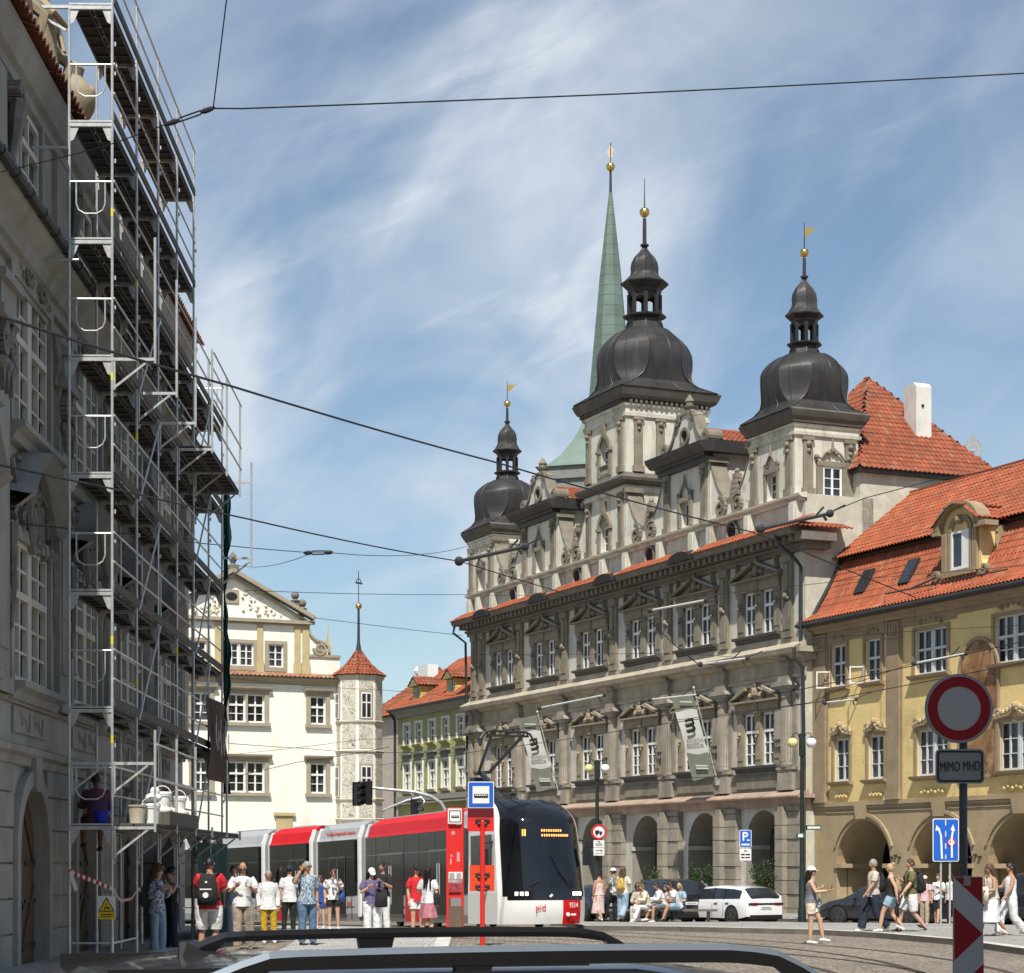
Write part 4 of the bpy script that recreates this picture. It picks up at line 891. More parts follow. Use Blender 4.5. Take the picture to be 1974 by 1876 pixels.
# curved dormer
c = -10.7; yf = -.15
g = G(); P = [(c - 1.9, 13.0), (c - 1.55, 13.25), (c - 1.3, 13.8), (c - 1.25, 15.2)] + [(c + 1.25 * cos(pi - pi * i / 12), 15.2 + .85 * sin(pi * i / 12)) for i in range(1, 12)] + [(c + 1.25, 15.2), (c + 1.3, 13.8), (c + 1.55, 13.25), (c + 1.9, 13.0)]
g.prism(P, yf - .3, yf); g.prism([(c - 1.3, 13.0), (c + 1.25, 13.0), (c + 1.25, 15.2), (c - 1.3, 15.2)], -3.2, yf - .3)
dm = g.build('dormer', M_yel, rf)
g = G(); g.ring(c, 15.2, 1.2, 1.5, yf - .35, yf + .3, .0, pi, 16, asp=.72); g.box(c - 1.95, c - 1.2, yf - .35, yf + .3, 15.05, 15.25); g.box(c + 1.2, c + 1.6, yf - .35, yf + .3, 15.05, 15.25)
g.box(c - .78, c - .62, yf, yf + .1, 13.5, 15.15); g.box(c + .62, c + .78, yf, yf + .1, 13.5, 15.15); g.ring(c, 15.1, .55, .8, yf, yf + .1, 0, pi, 12, asp=.8); g.box(c - 1.1, c + 1.1, yf, yf + .2, 13.3, 13.5); g.ball((c, yf + .1, 15.55), .2, 8)
for sx in (-1, 1): g.box(c + sx * 1.02 - .14, c + sx * 1.02 + .14, yf, yf + .14, 13.4, 15.1); g.spiral(c + sx * 1.6, 13.4, .24, yf - .1, yf + .15, .07, 1.3, sx, 0)
g.lathe([(.25, c - 1.5), (.25, c - 1.28)], (0, yf - .9, 14.9), 10, axis='x'); g.tube([(c - 1.42, yf - .75, 14.8), (c - 1.42, yf - .7, 14.2), (c - 1.5, yf - .9, 13.6), (c - 1.6, yf - 1.2, 13.2)], .12, 6)
g.build('dormer_trim', M_trim, dm)
g = G(); win_frame(g, c - .6, c + .6, 13.55, 15.1, yf + .02, 1, 1, .1, .04, .06); g.box(c - .6, c - .1, yf + .03, yf + .07, 13.6, 15.05); f = g.build('window', M_white, YB); g = G(); g.box(c - .55, c + .55, yf + .005, yf + .025, 13.6, 15.08); g.build('pane', M_glass, f)
g = G()
for k, (sx) in enumerate((-1, 1)):
    tiles(g, (c + sx * 1.55, .25, 15.38), (0, -1, 0), (-sx * .98, 0, .62 if sx > 0 else .62), 1.05, 0, 4.0, 0, 3.6, .24, .36, .04)
    tiles(g, (c + sx * .66, .25, 16.02), (0, -1, 0), (-sx * .66, 0, .14), .68, 0, 3.6, 0, 3.6, .24, .36, .04)
g.build('dormer_roof', M_tile, dm)
g = G(); g.bar((-7.6, .2, 13.1), (-9.5, .2, 13.35), .06); g.tube([(-6.6, .75, 12.9), (-6.6, .75, 9.6)], .012, 4); g.tube([(-6.6, .7, 13.0), (-14.6, .55, 13.0)], .03, 5); g.build('snow_rail', M_dark, rf)
g = G(); g.box(-9.9, -9.1, -5.5, -5.1, 18.8, 18.95); g.tube([(-9.0, -5.3, 18.75), (-9.0, -5.3, 19.2), (-10.6, -5.3, 19.2), (-10.6, -5.3, 18.75)], .05, 6); g.build('ridge_walkway', M_dark, rf)
g = G(); g.box(-5.4, -2.6, -5.99, -5.9, -.5, 2.9); g.box(-11, -8.2, -5.99, -5.9, -.5, 2.9); g.box(-16.2, -13.5, -5.99, -5.9, -.5, 2.9); g.parts('arcade_door', M_int, YB)
g = G()
for x in (-6.0, -11.5, -17.0): g.tube([(x - .2, .14, 1.85), (x - .08, .22, 1.78), (x, .2, 1.86), (x + .08, .22, 1.78), (x + .2, .14, 1.85)], .03, 5) if 0 else [g.box(x - .75 + k * .28, x - .6 + k * .28, .02, .1, 2.0 + .08 * (k == 1), 2.08 + .08 * (k == 1)) for k in range(3)]
g.parts('tie_anchor', M_dark, YB)
# sunburst weather vane beyond the yellow roof
p = at(1875, 905, 108)
wv = thing('sunburst_weathervane', 'pale sunburst weathervane on a thin rod above the right hand roofs', 'weathervane', tuple(p))
g = G(); g.tube([(0, 0, -1), (0, 0, 1.9)], .03, 5); g.ring(0, .95, .28, .36, -.02, .02, 0, 2 * pi, 20, asp=1.2)
for k in range(28): an = 2 * pi * k / 28; e = .52 if k % 2 else .6; g.bar((.36 * cos(an), 0, .95 + .42 * sin(an)), (e * .78 * cos(an), 0, .95 + e * 1.35 * sin(an)), .03, .035)
g.ring(0, .95, .44, .47, -.015, .015, 0, 2 * pi, 24, asp=1.4); g.ball((0, 0, .95), .1, 8)
g.build('sun_emblem', mat('weathered_gilt', (.42, .38, .28), .5, .3), wv)

# ---------------- green house ----------------
M_grn = mat('olive_green_plaster', (.38, .365, .16), .9, sc=1, var=.08, stain=(.24, .25, .1), ssc=.6, bump=.1)
M_pal = mat('pale_trim', (.56, .53, .42), .8, var=.08)
GH = thing('green_house', 'olive green terraced house with two rows of white framed windows', 'building', (OT.x, OT.y, 0), RZT)
gx = [51.3, 49.1, 46.7, 44.35, 41.8, 39.7]
g = G(); g.wall(39.0, 53.1, -.9, 12.0, [(c - .55, c + .55, 9.7, 11.15) for c in gx] + [(c - .62, c + .62, 6.65, 8.5) for c in gx], -.6, .2); g.quad((53.1, -.6, -.9), (53.1, -.6, 12), (53.1, -10, 12), (53.1, -10, -.9)); g.quad((39, -10, -.9), (53.1, -10, -.9), (53.1, -10, 12), (39, -10, 12)); g.build('wall', M_grn, GH)
for z0, z1, w_ in ((9.7, 11.15, .55), (6.65, 8.5, .62)):
    for c in gx:
        g = G(); g.box(-w_ - .15, -w_, -.6, -.52, z0, z1 + .12); g.box(w_, w_ + .15, -.6, -.52, z0, z1 + .12); g.box(-w_, w_, -.6, -.52, z1, z1 + .12)
        win_frame(g, -w_, w_, z0, z1, -.76, 2, (2, 1), .1, .05, .1, z0 + (z1 - z0) * .66)
        f = g.build('window', M_white, GH, loc=(c, 0, 0)); g = G(); g.box(-w_ + .03, w_ - .03, -.77, -.74, z0 + .03, z1 - .03); g.build('pane', M_glass, f)
        g = G(); g.mold(-w_ - .2, w_ + .2, [(-.6, z0 - .25), (-.4, z0 - .12), (-.32, z0), (-.6, z0)]); g.build('sill', M_grn if z0 > 9 else M_pal, f)
        if z0 < 9: g = G(); g.box(-w_ - .05, w_ + .05, -.6, -.5, z1 + .12, z1 + .55); g.box(-w_ - .2, w_ + .2, -.6, -.3, z1 + .55, z1 + .68); g.build('window_head', mat('grey_panel', (.2, .2, .19), .8), f)
g = G(); g.box(38.95, 53.3, -.6, -.42, 5.95, 6.3); g.box(38.95, 53.3, -.6, -.3, 5.75, 5.85); g.box(38.95, 53.3, -.6, -.35, 4.6, 4.75)
g.mold(38.95, 53.3, [(-.6, 11.6), (-.4, 11.65), (-.3, 11.9), (-.05, 12.0), (-.0, 12.15), (-.6, 12.2)]); g.build('cornice', mat('grey_cornice', (.27, .26, .24), .85, var=.1), GH)
g = G(); g.tube([(38.9, .05, 12.15), (53.5, .05, 12.15)], .09, 6); g.tube([(53.2, .0, 12.1), (53.2, -.4, 11.5), (53.2, -.42, -.4)], .09, 6); g.build('gutter', M_dark, GH)
g = G(); tiles(g, (53.3, .0, 12.2), (-1, 0, 0), (0, -5.2, 3.7), 6.4, 0, 14.4, 0, 14.4, .26, .36, .045); rf = g.build('roof', M_tile, GH)
g = G(); g.prism([(-.05, 12.15), (-5.3, 15.85), (-10.4, 12.15)], 38.9, 53.25, 'x'); g.build('roof_structure', MATS['roof_boarding'], rf)
for c in (50.0, 43.9):
    g = G(); g.box(c - .75, c + .75, -3.0, -.75, 12.5, 13.75); dm = g.build('dormer', mat('yellow_boarding', (.60, .50, .16), .8, kind='hlines', bsc=.2), rf)
    g = G(); g.box(c - .3, c + .3, -.75, -.72, 12.75, 13.5); g.build('dormer_window', M_glass, dm)
    g = G()
    for sx in (-1, 1): tiles(g, (c + sx * 1.0, -.45, 13.65), (0, -1, 0), (-sx * 1.0, 0, .62), 1.18, 0, 3.6, 0, 3.6, .25, .36, .04)
    g.prism([(c - .95, 13.62), (c + .95, 13.62), (c, 14.2)], -3.9, -.5, mi=1); g.build('dormer_roof', [M_tile2, mat('olive_trim', (.25, .23, .1), .8)], dm)
g = G(); g.box(52.0, 44.0, -.45, .9, 4.3, 4.4); g.build('awning', mat('striped_awning', (.35, .33, .2), .9, var=.3, sc=4), GH)
# neighbour roofs behind
NB = thing('background_house', 'house with hipped red roof behind the green house', 'building', (OT.x, OT.y, 0), RZT)
g = G(); g.box(54.5, 63.5, -9.5, -2.0, -.9, 12.2); g.build('wall', mat('pinkish_plaster', (.5, .42, .36), .9), NB)
g = G(); hip([(54.2, -1.6, 12.2), (54.2, -9.9, 12.2), (63.8, -9.9, 12.2), (63.8, -1.6, 12.2)], (58.5, -5.7, 15.8)); rf = g.build('roof', M_tile2, NB)
g = G(); g.box(57.3, 59.2, -5.2, -4.4, 13.5, 15.9); g.ball((59.7, -4.7, 15.6), .38, 10); g.build('chimney', M_white, rf)
g = G(); g.box(46.0, 47.0, -7.2, -6.2, 13.5, 16.3); g.build('chimney', M_white, GH)
# ---------------- church with green spire ----------------
M_cop = mat('green_copper', (.115, .165, .138), .7, sc=.8, var=.2, kind='hlines', bsc=.85, stain=(.10, .15, .125), ssc=.35, sam=.6)
p = at(1177, 1665, 172); CHR = thing('church_tower', 'slender green copper church spire rising behind the town hall', 'building', (p.x, p.y, -.6))
g = G(); k_ = FV / 172
pr = []
for y, r in ((372, .13), (448, .50), (540, .92), (631, 1.26), (769, 1.78), (880, 2.15), (960, 2.5)): pr.append((r * 1.04, CH + (HZ - y) / k_ + .6))
g.lathe(pr[::-1], (0, 0, 0), 8, a0=R(12)); sp = g.build('spire', M_cop, CHR)
g = G(); zt = pr[0][1]; zb = CH + (HZ - 322) / k_ + .6; g.tube([(0, 0, zt - .3), (0, 0, zb)], [.13, .09], 8); g.tube([(0, 0, zb), (0, 0, zb + 2.0)], .04, 5); o = g.build('spire_rod', M_dark, sp)
g = G(); g.ball((0, 0, zb), .37, 16); g.build('gilded_ball', M_gold, o, smooth='all')
g = G(); z = zb + 1.2; g.add([(-.3, 0, z), (-.15, 0, z + .35), (0, 0, z + .75), (.1, 0, z + .4), (.32, 0, z + .2), (.12, 0, z), (.2, 0, z - .35), (-.12, 0, z - .45), (-.25, 0, z - .15)], [tuple(range(9))]); g.add([(x, .03, zz) for x, _, zz in g.v[:9]], [tuple(range(9))[::-1]]); g.build('weather_vane', mat('pale_gilt', (.55, .42, .3), .5, .4), o)
g = G(); g.box(-2.3, 2.3, -2.3, 2.3, 0, pr[-1][1]); g.build('tower', M_pl, CHR)
p = at(1125, 1665, 150); CN = thing('church_nave', 'church roof of pale green copper behind the town hall gable', 'building', (p.x, p.y, -.6), R(-18))
kk = FV / 150; z1 = CH + (HZ - 912) / kk + .6; z2 = CH + (HZ - 850) / kk + .6
g = G(); g.box(-2.3, 5, -3, 8, 0, z1 - .9); g.box(-2.5, 5, -3.2, 8, z1 - .9, z1 - .4); g.box(-2.4, 5, -3.1, 8, z1 - .4, z1); o = g.build('wall', mat('grey_church_stone', (.2, .2, .19), .9), CN)
g = G(); L_ = []
for t in (0, .15, .35, .6, 1.0): e = (1 - t) ** 1.0; L_.append([(-2.7 + 3.2 * t ** .7, -3.3 + 3.2 * t ** .7, z1 + (z2 - z1 + 2.2) * t ** 1.35), (5, -3.3 + 3.2 * t ** .7, z1 + (z2 - z1 + 2.2) * t ** 1.35), (5, 8, z1 + (z2 - z1 + 2.2) * t ** 1.35), (-2.7 + 3.2 * t ** .7, 8, z1 + (z2 - z1 + 2.2) * t ** 1.35)])
loft_levels(g, L_); g.build('roof', mat('pale_green_copper', (.14, .195, .168), .7, sc=.8, var=.12), CN)
# ---------------- white house with gable and oriel ----------------
M_wh = mat('cream_plaster', (.80, .785, .71), .92, sc=.8, var=.04, stain=(.62, .57, .45), ssc=.7, sam=.55, streak=True, bump=.25, bsc=8)
M_wtr = mat('grey_beige_stone', (.33, .29, .21), .9, sc=2, var=.1)
M_ytr = mat('yellowish_stone', (.46, .38, .21), .9, sc=2, var=.1)
OW = V(((735 - CX) / FV * 125, 125)); WB = thing('white_gabled_house', 'cream white baroque house with triangular pediment and round sgraffito oriel turret', 'building', (OW.x, OW.y, 0), atan2(-.4025, -.9155))
g = G(); w1 = [(7.32, 8.35), (8.5, 9.55), (3.5, 4.48)]; 
W1 = [(7.3, 8.35), (8.45, 9.5), (3.52, 4.48), (10.6, 11.6)]; W2 = W1
WA = [(8.75, 9.65), (7.85, 8.7), (6.0, 7.0), (10.7, 11.7)]
g.wall(1.3, 18, -.9, 12.6, [(a, b, 10.05, 11.72) for a, b in W1] + [(a, b, 5.95, 7.75) for a, b in W2], 0, .3)
g.quad((1.3, 0, -.9), (1.3, -9, -.9), (1.3, -9, 12.6), (1.3, 0, 12.6)); g.quad((1.3, -9, -.9), (18, -9, -.9), (18, -9, 12.6), (1.3, -9, 12.6))
g.wall(4.4, 14.0, 13.0, 16.15, [(8.75, 9.6, 13.35, 14.75), (7.85, 8.7, 13.35, 14.75), (6.02, 6.95, 13.4, 14.8), (10.7, 11.6, 13.4, 14.8)], -.4, .3)
g.box(2.5, 4.45, -.7, -.4, 13.0, 14.2); g.box(13.9, 15.6, -.7, -.4, 13., 14.2)
g.quad((4.4, -.4, 13), (4.4, -8, 13), (4.4, -8, 16.15), (4.4, -.4, 16.15))
pc = 9.0 + .2
g.prism([(4.3, 16.15), (14.1, 16.15), (pc, 18.9)], -8, -.4); g.box(1.3, 18, -1.5, -.4, 12.5, 13.05)
g.build('wall', M_wh, WB)
g = G()
for (a, b) in ((5.35, 5.0), (7.3, 7.65), (4.85, 4.45), (9.8, 10.2)): g.box(a, b, -.4, -.3, 13.05, 15.95); g.box(min(a, b) - .06, max(a, b) + .06, -.4, -.26, 13.05, 13.7)
g.parts('gable_pilaster', M_ytr, WB)
g = G(); g.box(4.15, 14.2, -.4, -.1, 16.0, 16.2); g.box(4.4, 14.0, -.4, -.25, 15.9, 16.0)
for sx in (-1, 1):
    g.bar((pc + sx * 5.05, -.25, 16.35), (pc, -.25, 18.95), .7, .22)
    g.bar((pc + sx * 4.6, -.3, 16.2), (pc, -.3, 18.62), .3, .12)
ped = g.build('pediment', M_wtr, WB)
g = G(); g.prism([(pc - .45, 17.05), (pc + .45, 17.05), (pc + .45, 17.85), (pc - .45, 17.85)], -.4, -.33); g.build('oculus_frame', M_wtr, ped)
g = G(); g.lathe([(.3, -.34), (.3, -.31)], (pc, 0, 17.45), 20, axis='y', sx=1.15, sy=.8); g.build('oculus_opening', M_int, ped)
g = G(); random.seed(3)
for k in range(60):
    x = random.uniform(-4, 4); z = 16.4 + random.random() * (2.3 * (1 - abs(x) / 4.6) - .2)
    if abs(x) < .6 and z < 18: continue
    if z > 16.35: g.ring(pc + x, z, .1, .17, -.4, -.34, random.random() * 3, 3 + random.random() * 3, 7) if k % 2 else g.ball((pc + x, -.38, z), .1, 6)
g.build('stucco_relief', mat('relief_stucco', (.58, .52, .38), .9), ped)
def urn(x, y, z, k, nm='finial'):
    g = G(); g.box(x - .35 * k, x + .35 * k, y - .35 * k, y + .35 * k, z, z + .45 * k); g.lathe([(.3 * k, z + .45 * k), (.15 * k, z + .55 * k), (.18 * k, z + .65 * k), (.3 * k, z + .85 * k), (.26 * k, z + 1.1 * k), (.1 * k, z + 1.3 * k), (.02, z + 1.4 * k)], (x, y, 0), 10); g.build(nm, mat('finial_stone', (.16, .15, .12), .9), WB, smooth=True)
urn(pc - .1, -.4, 18.9, .85); 
for x in (5.2, 4.75):
    g = G(); g.box(x - .2, x + .2, -.9, -.5, 16.5 + (x - 4.75), 16.9 + (x - 4.75)); g.lathe([(.26, 16.9 + (x - 4.75)), (.3, 16.98 + (x - 4.75)), (.1, 17.1 + (x - 4.75))], (x, -.7, 0), 10); g.ball((x, -.7, 17.3 + (x - 4.75)), .25, 10); g.build('ball_finial', MATS['finial_stone'], WB, smooth=True)
g = G(); P = [(4.5, 15.85), (4.35, 15.4), (4.0, 15.1), (3.5, 14.98), (3.25, 14.8), (3.2, 14.4), (3.3, 14.2), (4.5, 14.2)]; g.prism(P, -.7, -.4); g.build('gable_volute', M_wh, WB)
g = G()
for p, q in zip(P[:5], P[1:6]): g.bar((p[0], -.52, p[1]), (q[0], -.52, q[1]), .5, .13)
g.spiral(3.75, 14.62, .42, -.42, -.26, .08, 1.6, -1, 0); g.box(2.45, 4.45, -.8, -.3, 14.1, 14.25); g.build('volute_trim', M_wtr, WB)
g = G(); g.box(3.0, 3.3, -.75, -.45, 14.25, 14.6); g.add([(3.02, -.72, 14.6), (3.28, -.72, 14.6), (3.28, -.48, 14.6), (3.02, -.48, 14.6), (3.15, -.6, 16.1)], [(0, 1, 4), (1, 2, 4), (2, 3, 4), (3, 0, 4), (0, 3, 2, 1)]); g.build('obelisk', M_ytr, WB)
for (a, b) in [(7.85, 9.6), (6.02, 6.95), (10.7, 11.6)]:
    g = G(); g.box(a - .22, b + .22, -.4, -.34, 13.15, 13.4); g.box(a - .22, b + .22, -.4, -.34, 14.75, 14.95); g.box(a - .22, a, -.4, -.34, 13.4, 14.75); g.box(b, b + .22, -.4, -.34, 13.4, 14.75); o = g.build('window_surround', M_wtr, WB)
def wwin(a, b, z0, z1, y=-.25, tr=True):
    g = G(); win_frame(g, a, b, z0, z1, y, 2, (2, 1) if tr else 3, .085, .045, .08, z0 + (z1 - z0) * .62 if tr else None); f = g.build('window', M_white, WB); g = G(); g.box(a + .03, b - .03, y - .01, y + .005, z0 + .03, z1 - .03); g.build('pane', M_glass2, f); drape(f, (b - a) / 2, z0, z1, y - .05, ((a + b) / 2, 0, 0))
for a, b in ((8.75, 9.6), (7.85, 8.7), (6.02, 6.95), (10.7, 11.6)): wwin(a, b, 13.38, 14.76, -.55, False)
for z0, z1 in ((10.05, 11.72), (5.95, 7.75)):
    for a, b in W1: wwin(a, b, z0, z1, -.22)
    for a, b in ((7.3, 9.5), (3.52, 4.48), (10.6, 11.6)):
        g = G(); g.box(a - .25, a, 0, .08, z0, z1 + .2); g.box(b, b + .25, 0, .08, z0, z1 + .2); g.box(a, b, 0, .08, z1, z1 + .2); g.box(a - .32, b + .32, 0, .2, z0 - .2, z0)
        if b - a > 2: g.box(8.35, 8.45, 0, .1, z0, z1)
        g.mold(a - .4, b + .4, [(0, z1 + .2), (.12, z1 + .22), (.3, z1 + .34), (.32, z1 + .44), (0, z1 + .46)]); g.build('window_surround', M_wtr, WB)
g = G(); g.mold(2.7, 18, [(0, 12.35), (.12, 12.38), (.2, 12.55), (.42, 12.66), (.44, 12.74), (0, 12.78)]); g.build('cornice', M_wtr, WB)
g = G(); tiles(g, (2.5, .5, 12.78), (1, 0, 0), (0, -1.1, .32), 1.0, 0, 15.5, 0, 15.5, .27, .5, .05); g.build('eaves_tiles', mat('pale_clay_tiles', (.38, .19, .11), .85, kind='tile'), WB)
g = G(); g.box(5.6, 6.6, 0, .1, 3.2, 4.6); g.box(5.45, 6.75, 0, .2, 4.6, 4.8); g.build('niche_frame', M_ytr, WB)
# oriel
M_sg = mat('sgraffito_plaster', (.58, .545, .45), .9, kind='sgraf', bsc=3.2)
ox, oy, orr = 1.5, .15, 1.42
def octp(r, k): an = R(22.5 + 45 * k); return (ox + r * cos(an), oy + r * sin(an))
L0 = [3.6, 4.3, 5.4, 5.6, 8.0, 8.4, 10.1, 10.3, 12.9]
g = G(); loft_levels(g, [[(*octp(orr * (.55 if z < 4 else 1), k), z) for k in range(8)] for z in (3.2, 4.3, 12.95)]); orl = g.build('oriel', M_wh, WB)
g = G()
for z in (4.3, 5.5, 8.35, 10.12, 12.75):
    loft_levels(g, [[(*octp(orr + o, k), z + dz) for k in range(8)] for o, dz in ((.01, 0), (.1, .04), (.12, .14), (.01, .2))])
loft_levels(g, [[(*octp(orr + o, k), z) for k in range(8)] for o, z in ((.02, 12.7), (.08, 12.8), (.16, 12.95), (.16, 13.0))]); g.parts('oriel_band', M_wtr if 0 else mat('pale_band', (.5, .46, .36), .9), orl)
ap = orr * cos(R(22.5)); hwf = orr * sin(R(22.5))
for k in range(8):
    an = R(45 * (k + 1)); nx, ny = cos(an), sin(an); tx, ty = -ny, nx
    if ny < -.3: continue
    def PP(u, off, z): return (ox + nx * (ap + off) + tx * u, oy + ny * (ap + off) + ty * u, z)
    def panel(u0, u1, z0, z1, off, nm, m, par):
        g = G(); vs = [PP(u0, .002, z0), PP(u1, .002, z0), PP(u1, .002, z1), PP(u0, .002, z1), PP(u0, off, z0), PP(u1, off, z0), PP(u1, off, z1), PP(u0, off, z1)]
        g.add(vs, [(4, 5, 6, 7), (0, 1, 5, 4), (1, 2, 6, 5), (2, 3, 7, 6), (3, 0, 4, 7)]); return g.build(nm, m, par)
    e = hwf - .1
    winf = abs(k % 2) == 1
    for z0, z1 in ((4.55, 5.4), (8.62, 10.05)): panel(-e, e, z0, z1, .03, 'sgraffito_panel', M_sg, orl)
    for z0, z1, zz in ((10.4, 11.95, 12.65), (5.75, 7.6, 8.3)):
        if winf:
            panel(-e, e, z1 + .1, zz, .03, 'sgraffito_panel', M_sg, orl)
            panel(-e * .98, e * .98, z0 - .05, z1 + .08, .05, 'window_surround', M_wtr, orl)
            f = panel(-e * .72, e * .72, z0, z1 - .02, .08, 'window', M_white, WB)
            for u0, u1 in ((-e * .6, -.04), (.04, e * .6)):
                for a_, b_ in ((z0 + .08, z0 + (z1 - z0) * .58), (z0 + (z1 - z0) * .64, z1 - .1)): panel(u0, u1, a_, b_, .095, 'pane', M_glass, f)
        else: panel(-e, e, z0 - .05, zz, .03, 'sgraffito_panel', M_sg, orl)
g = G()
for k in range(8):
    p0, p1 = V((*octp(orr + .24, k), 13.0)), V((*octp(orr + .24, k + 1), 13.0)); m_ = (p0 + p1) / 2; a_ = (p1 - p0); W_ = a_.length; a_.normalize()
    c0 = V((ox, oy, 13.0)); inn = (c0 - m_)
    prev = m_; prevw = W_; R0 = inn.length
    rr = [(1, 0), (.74, .28), (.5, .62), (.28, 1.05), (.05, 1.6)]
    for (f0, h0), (f1, h1) in zip(rr, rr[1:]):
        P0 = c0 - inn * f0 + V((0, 0, h0)); P1 = c0 - inn * f1 + V((0, 0, h1)); b_ = P1 - P0
        tiles(g, P0 - a_ * W_ * f0 / 2, a_, b_, b_.length, 0, W_ * f0, W_ * (f0 - f1) / 2, W_ * (f0 + f1) / 2, .22, .3, .035)
rf = g.build('turret_roof', M_tile2, orl)
g = G(); loft_levels(g, [[(*octp((orr + .2) * f, k), 12.97 + h) for k in range(8)] for f, h in ((1, 0), (.72, .26), (.48, .6), (.26, 1.0), (.03, 1.5))]); g.build('roof_structure', MATS['roof_boarding'], rf)
g = G(); g.lathe([(.2, 14.3), (.17, 14.6), (.09, 15.1), (.07, 17.05)], (ox, oy, 0), 8); g.tube([(ox, oy, 17), (ox, oy, 19.3)], .025, 5); g.ring(ox, 18.7, .12, .16, oy - .02, oy + .02, 0, 2 * pi, 10); g.bar((ox - .25, oy, 18.55), (ox + .2, oy, 18.6), .03, .1); s_ = g.build('spire_rod', M_dark, rf); g = G(); g.ball((ox, oy, 17.2), .2, 12); g.build('gilded_ball', M_gold, s_, smooth='all')
# writing in red on the wall beside the net is too worn to read; the small filler house closes the lane behind
p = at(742, 1665, 160); LN = thing('lane_house', 'narrow pale house seen in the gap between cream house and green house', 'building', (p.x, p.y, 0), R(20))
g = G(); g.box(-3, 3, 0, 5, -.9, 12.0); g.build('wall', mat('pale_pink_plaster', (.5, .44, .38), .9), LN); g = G()
for z in (4, 7.2, 10):
    for x in (-2.2, .2): g = G(); g.box(x, x + 1, -.03, .0, z, z + 1.5); g.build('window', M_glass, LN)
g = G(); g.box(-3.3, 3.3, -.5, 5.3, 12, 12.3); g.build('cornice', M_wtr, LN)
# ---------------- palace on the left ----------------
PO = V((-7.6 - .018 * 54, 54.0)); RZP = atan2(-1, .018)
def pw(s, y, z=0): return (PO.x + .018 * s + y, PO.y - s + .018 * y, z)
M_pp = mat('palace_plaster', (.34, .335, .31), .9, sc=1.1, var=.1, stain=(.24, .21, .17), ssc=.5, sam=.7, streak=True, bump=.3, bsc=5)
M_ps = mat('palace_stone', (.30, .29, .265), .9, sc=1.6, var=.15, stain=(.20, .175, .15), ssc=.8, sam=.7, streak=True, bump=.4, bsc=8)
M_pd = mat('dark_stucco', (.19, .18, .16), .9, sc=3, var=.3, bump=.5, bsc=14)  # ornament coloured darker than the wall around it
M_wood = mat('door_wood', (.14, .085, .05), .7, kind='wood', sc=3)
PL = thing('palace', 'baroque palace in shade with stucco ornament, tall white windows and wooden gates', 'building', (PO.x, PO.y, 0), RZP)
pcs = [3.7 + 5 * i for i in range(11)]
SL = 62
g = G(); g.wall(0, SL, -.2, 12.0, [(c - 1.45, c + 1.45, 4.77, 7.14) for c in pcs] + [(c - 1.45, c + 1.45, 8.98, 11.4) for c in pcs] + [(c - 1.15, c + 1.15, -.2, 3.1, 1) for c in pcs[:5]], 0, .35)
for c in pcs[:5]: g.spand(c, 1.15, 1.95, 3.1, 0, .4)
g.wall(0, SL, 12.0, 15.0, [(c - .8, c + .8, 12.95, 14.5) for c in pcs], 0, .3)
g.quad((0, 0, -.2), (0, -10, -.2), (0, -10, 15), (0, 0, 15)); g.quad((SL, 0, -.2), (SL, 0, 15), (SL, -10, 15), (SL, -10, -.2)); g.quad((0, -10, -.2), (SL, -10, -.2), (SL, -10, 15), (0, -10, 15)); g.quad((0, 0, 15), (0, -10, 15), (SL, -10, 15), (SL, 0, 15))
g.build('wall', M_pp, PL)
g = G(); z = .05
while z < 3.4:                                     # ashlar courses of the ground floor
    x = 0.; k = int(z * 10)
    cuts = []
    for a, b in [(0, .9)] + [(p + 1.32, q - 1.32) for p, q in zip(pcs[:5], pcs[1:6])]:
        if b - a > .3:
            m_ = (a + b) / 2 if k % 2 else a + (b - a) * .38
            g.box(a, m_ - .012, 0, .06, z + .015, z + .56); g.box(m_ + .012, b, 0, .06, z + .015, z + .56)
    z += .58
g.parts('ashlar', M_ps, PL)
g = G(); g.mold(-.05, SL, [(0, 3.4), (.1, 3.42), (.12, 3.55), (.22, 3.6), (.24, 3.7), (0, 3.78)]); g.mold(-.05, SL, [(0, 4.42), (.06, 4.42), (.08, 4.5), (0, 4.52)]); g.build('belt_course', M_ps, PL)
g = G(); g.mold(-.1, SL, [(0, 11.55), (.1, 11.58), (.14, 11.7), (.22, 11.74), (.3, 11.95), (.46, 12.12), (.52, 12.2), (.54, 12.3), (0, 12.5)]); g.mold(-.05, SL, [(0, 11.3), (.05, 11.3), (.06, 11.42), (0, 11.44)]); g.build('main_cornice', M_ps, PL)
g = G(); g.tube([(-.2, .6, 12.32), (SL, .6, 12.32)], .085, 8)
for s in range(0, 60, 1): g.tube([(s + .4, .6, 12.32), (s + .44, .6, 12.32)], .1, 8)
g.build('gutter', M_dark, PL)
g = G(); g.mold(-.1, SL, [(0, 14.55), (.08, 14.58), (.1, 14.72), (.2, 14.78), (.3, 14.95), (.36, 15.1), (.38, 15.2), (0, 15.2)]); g.build('top_cornice', M_ps, PL)
g = G(); tiles(g, (SL, .52, 15.22), (-1, 0, 0), (0, -1.3, .55), 1.6, 0, SL, 0, SL, .26, .38, .05); tiles(g, (34, -.8, 15.75), (-1, 0, 0), (0, -4.2, 3.4), 5.2, 0, 34, 0, 34, .26, .42, .05); g.prism([(.1, 15.2), (-.9, 15.7), (-5, 19), (-9.8, 15)], 0, SL, 'x', 1); g.build('roof', [mat('dark_clay_tiles', (.24, .085, .05), .85, kind='tile'), MATS['roof_boarding']], PL)
g = G(); g.tube([(-.1, .42, 15.42), (SL, .42, 15.42)], .03, 5); g.build('lightning_cable', M_dark, PL)
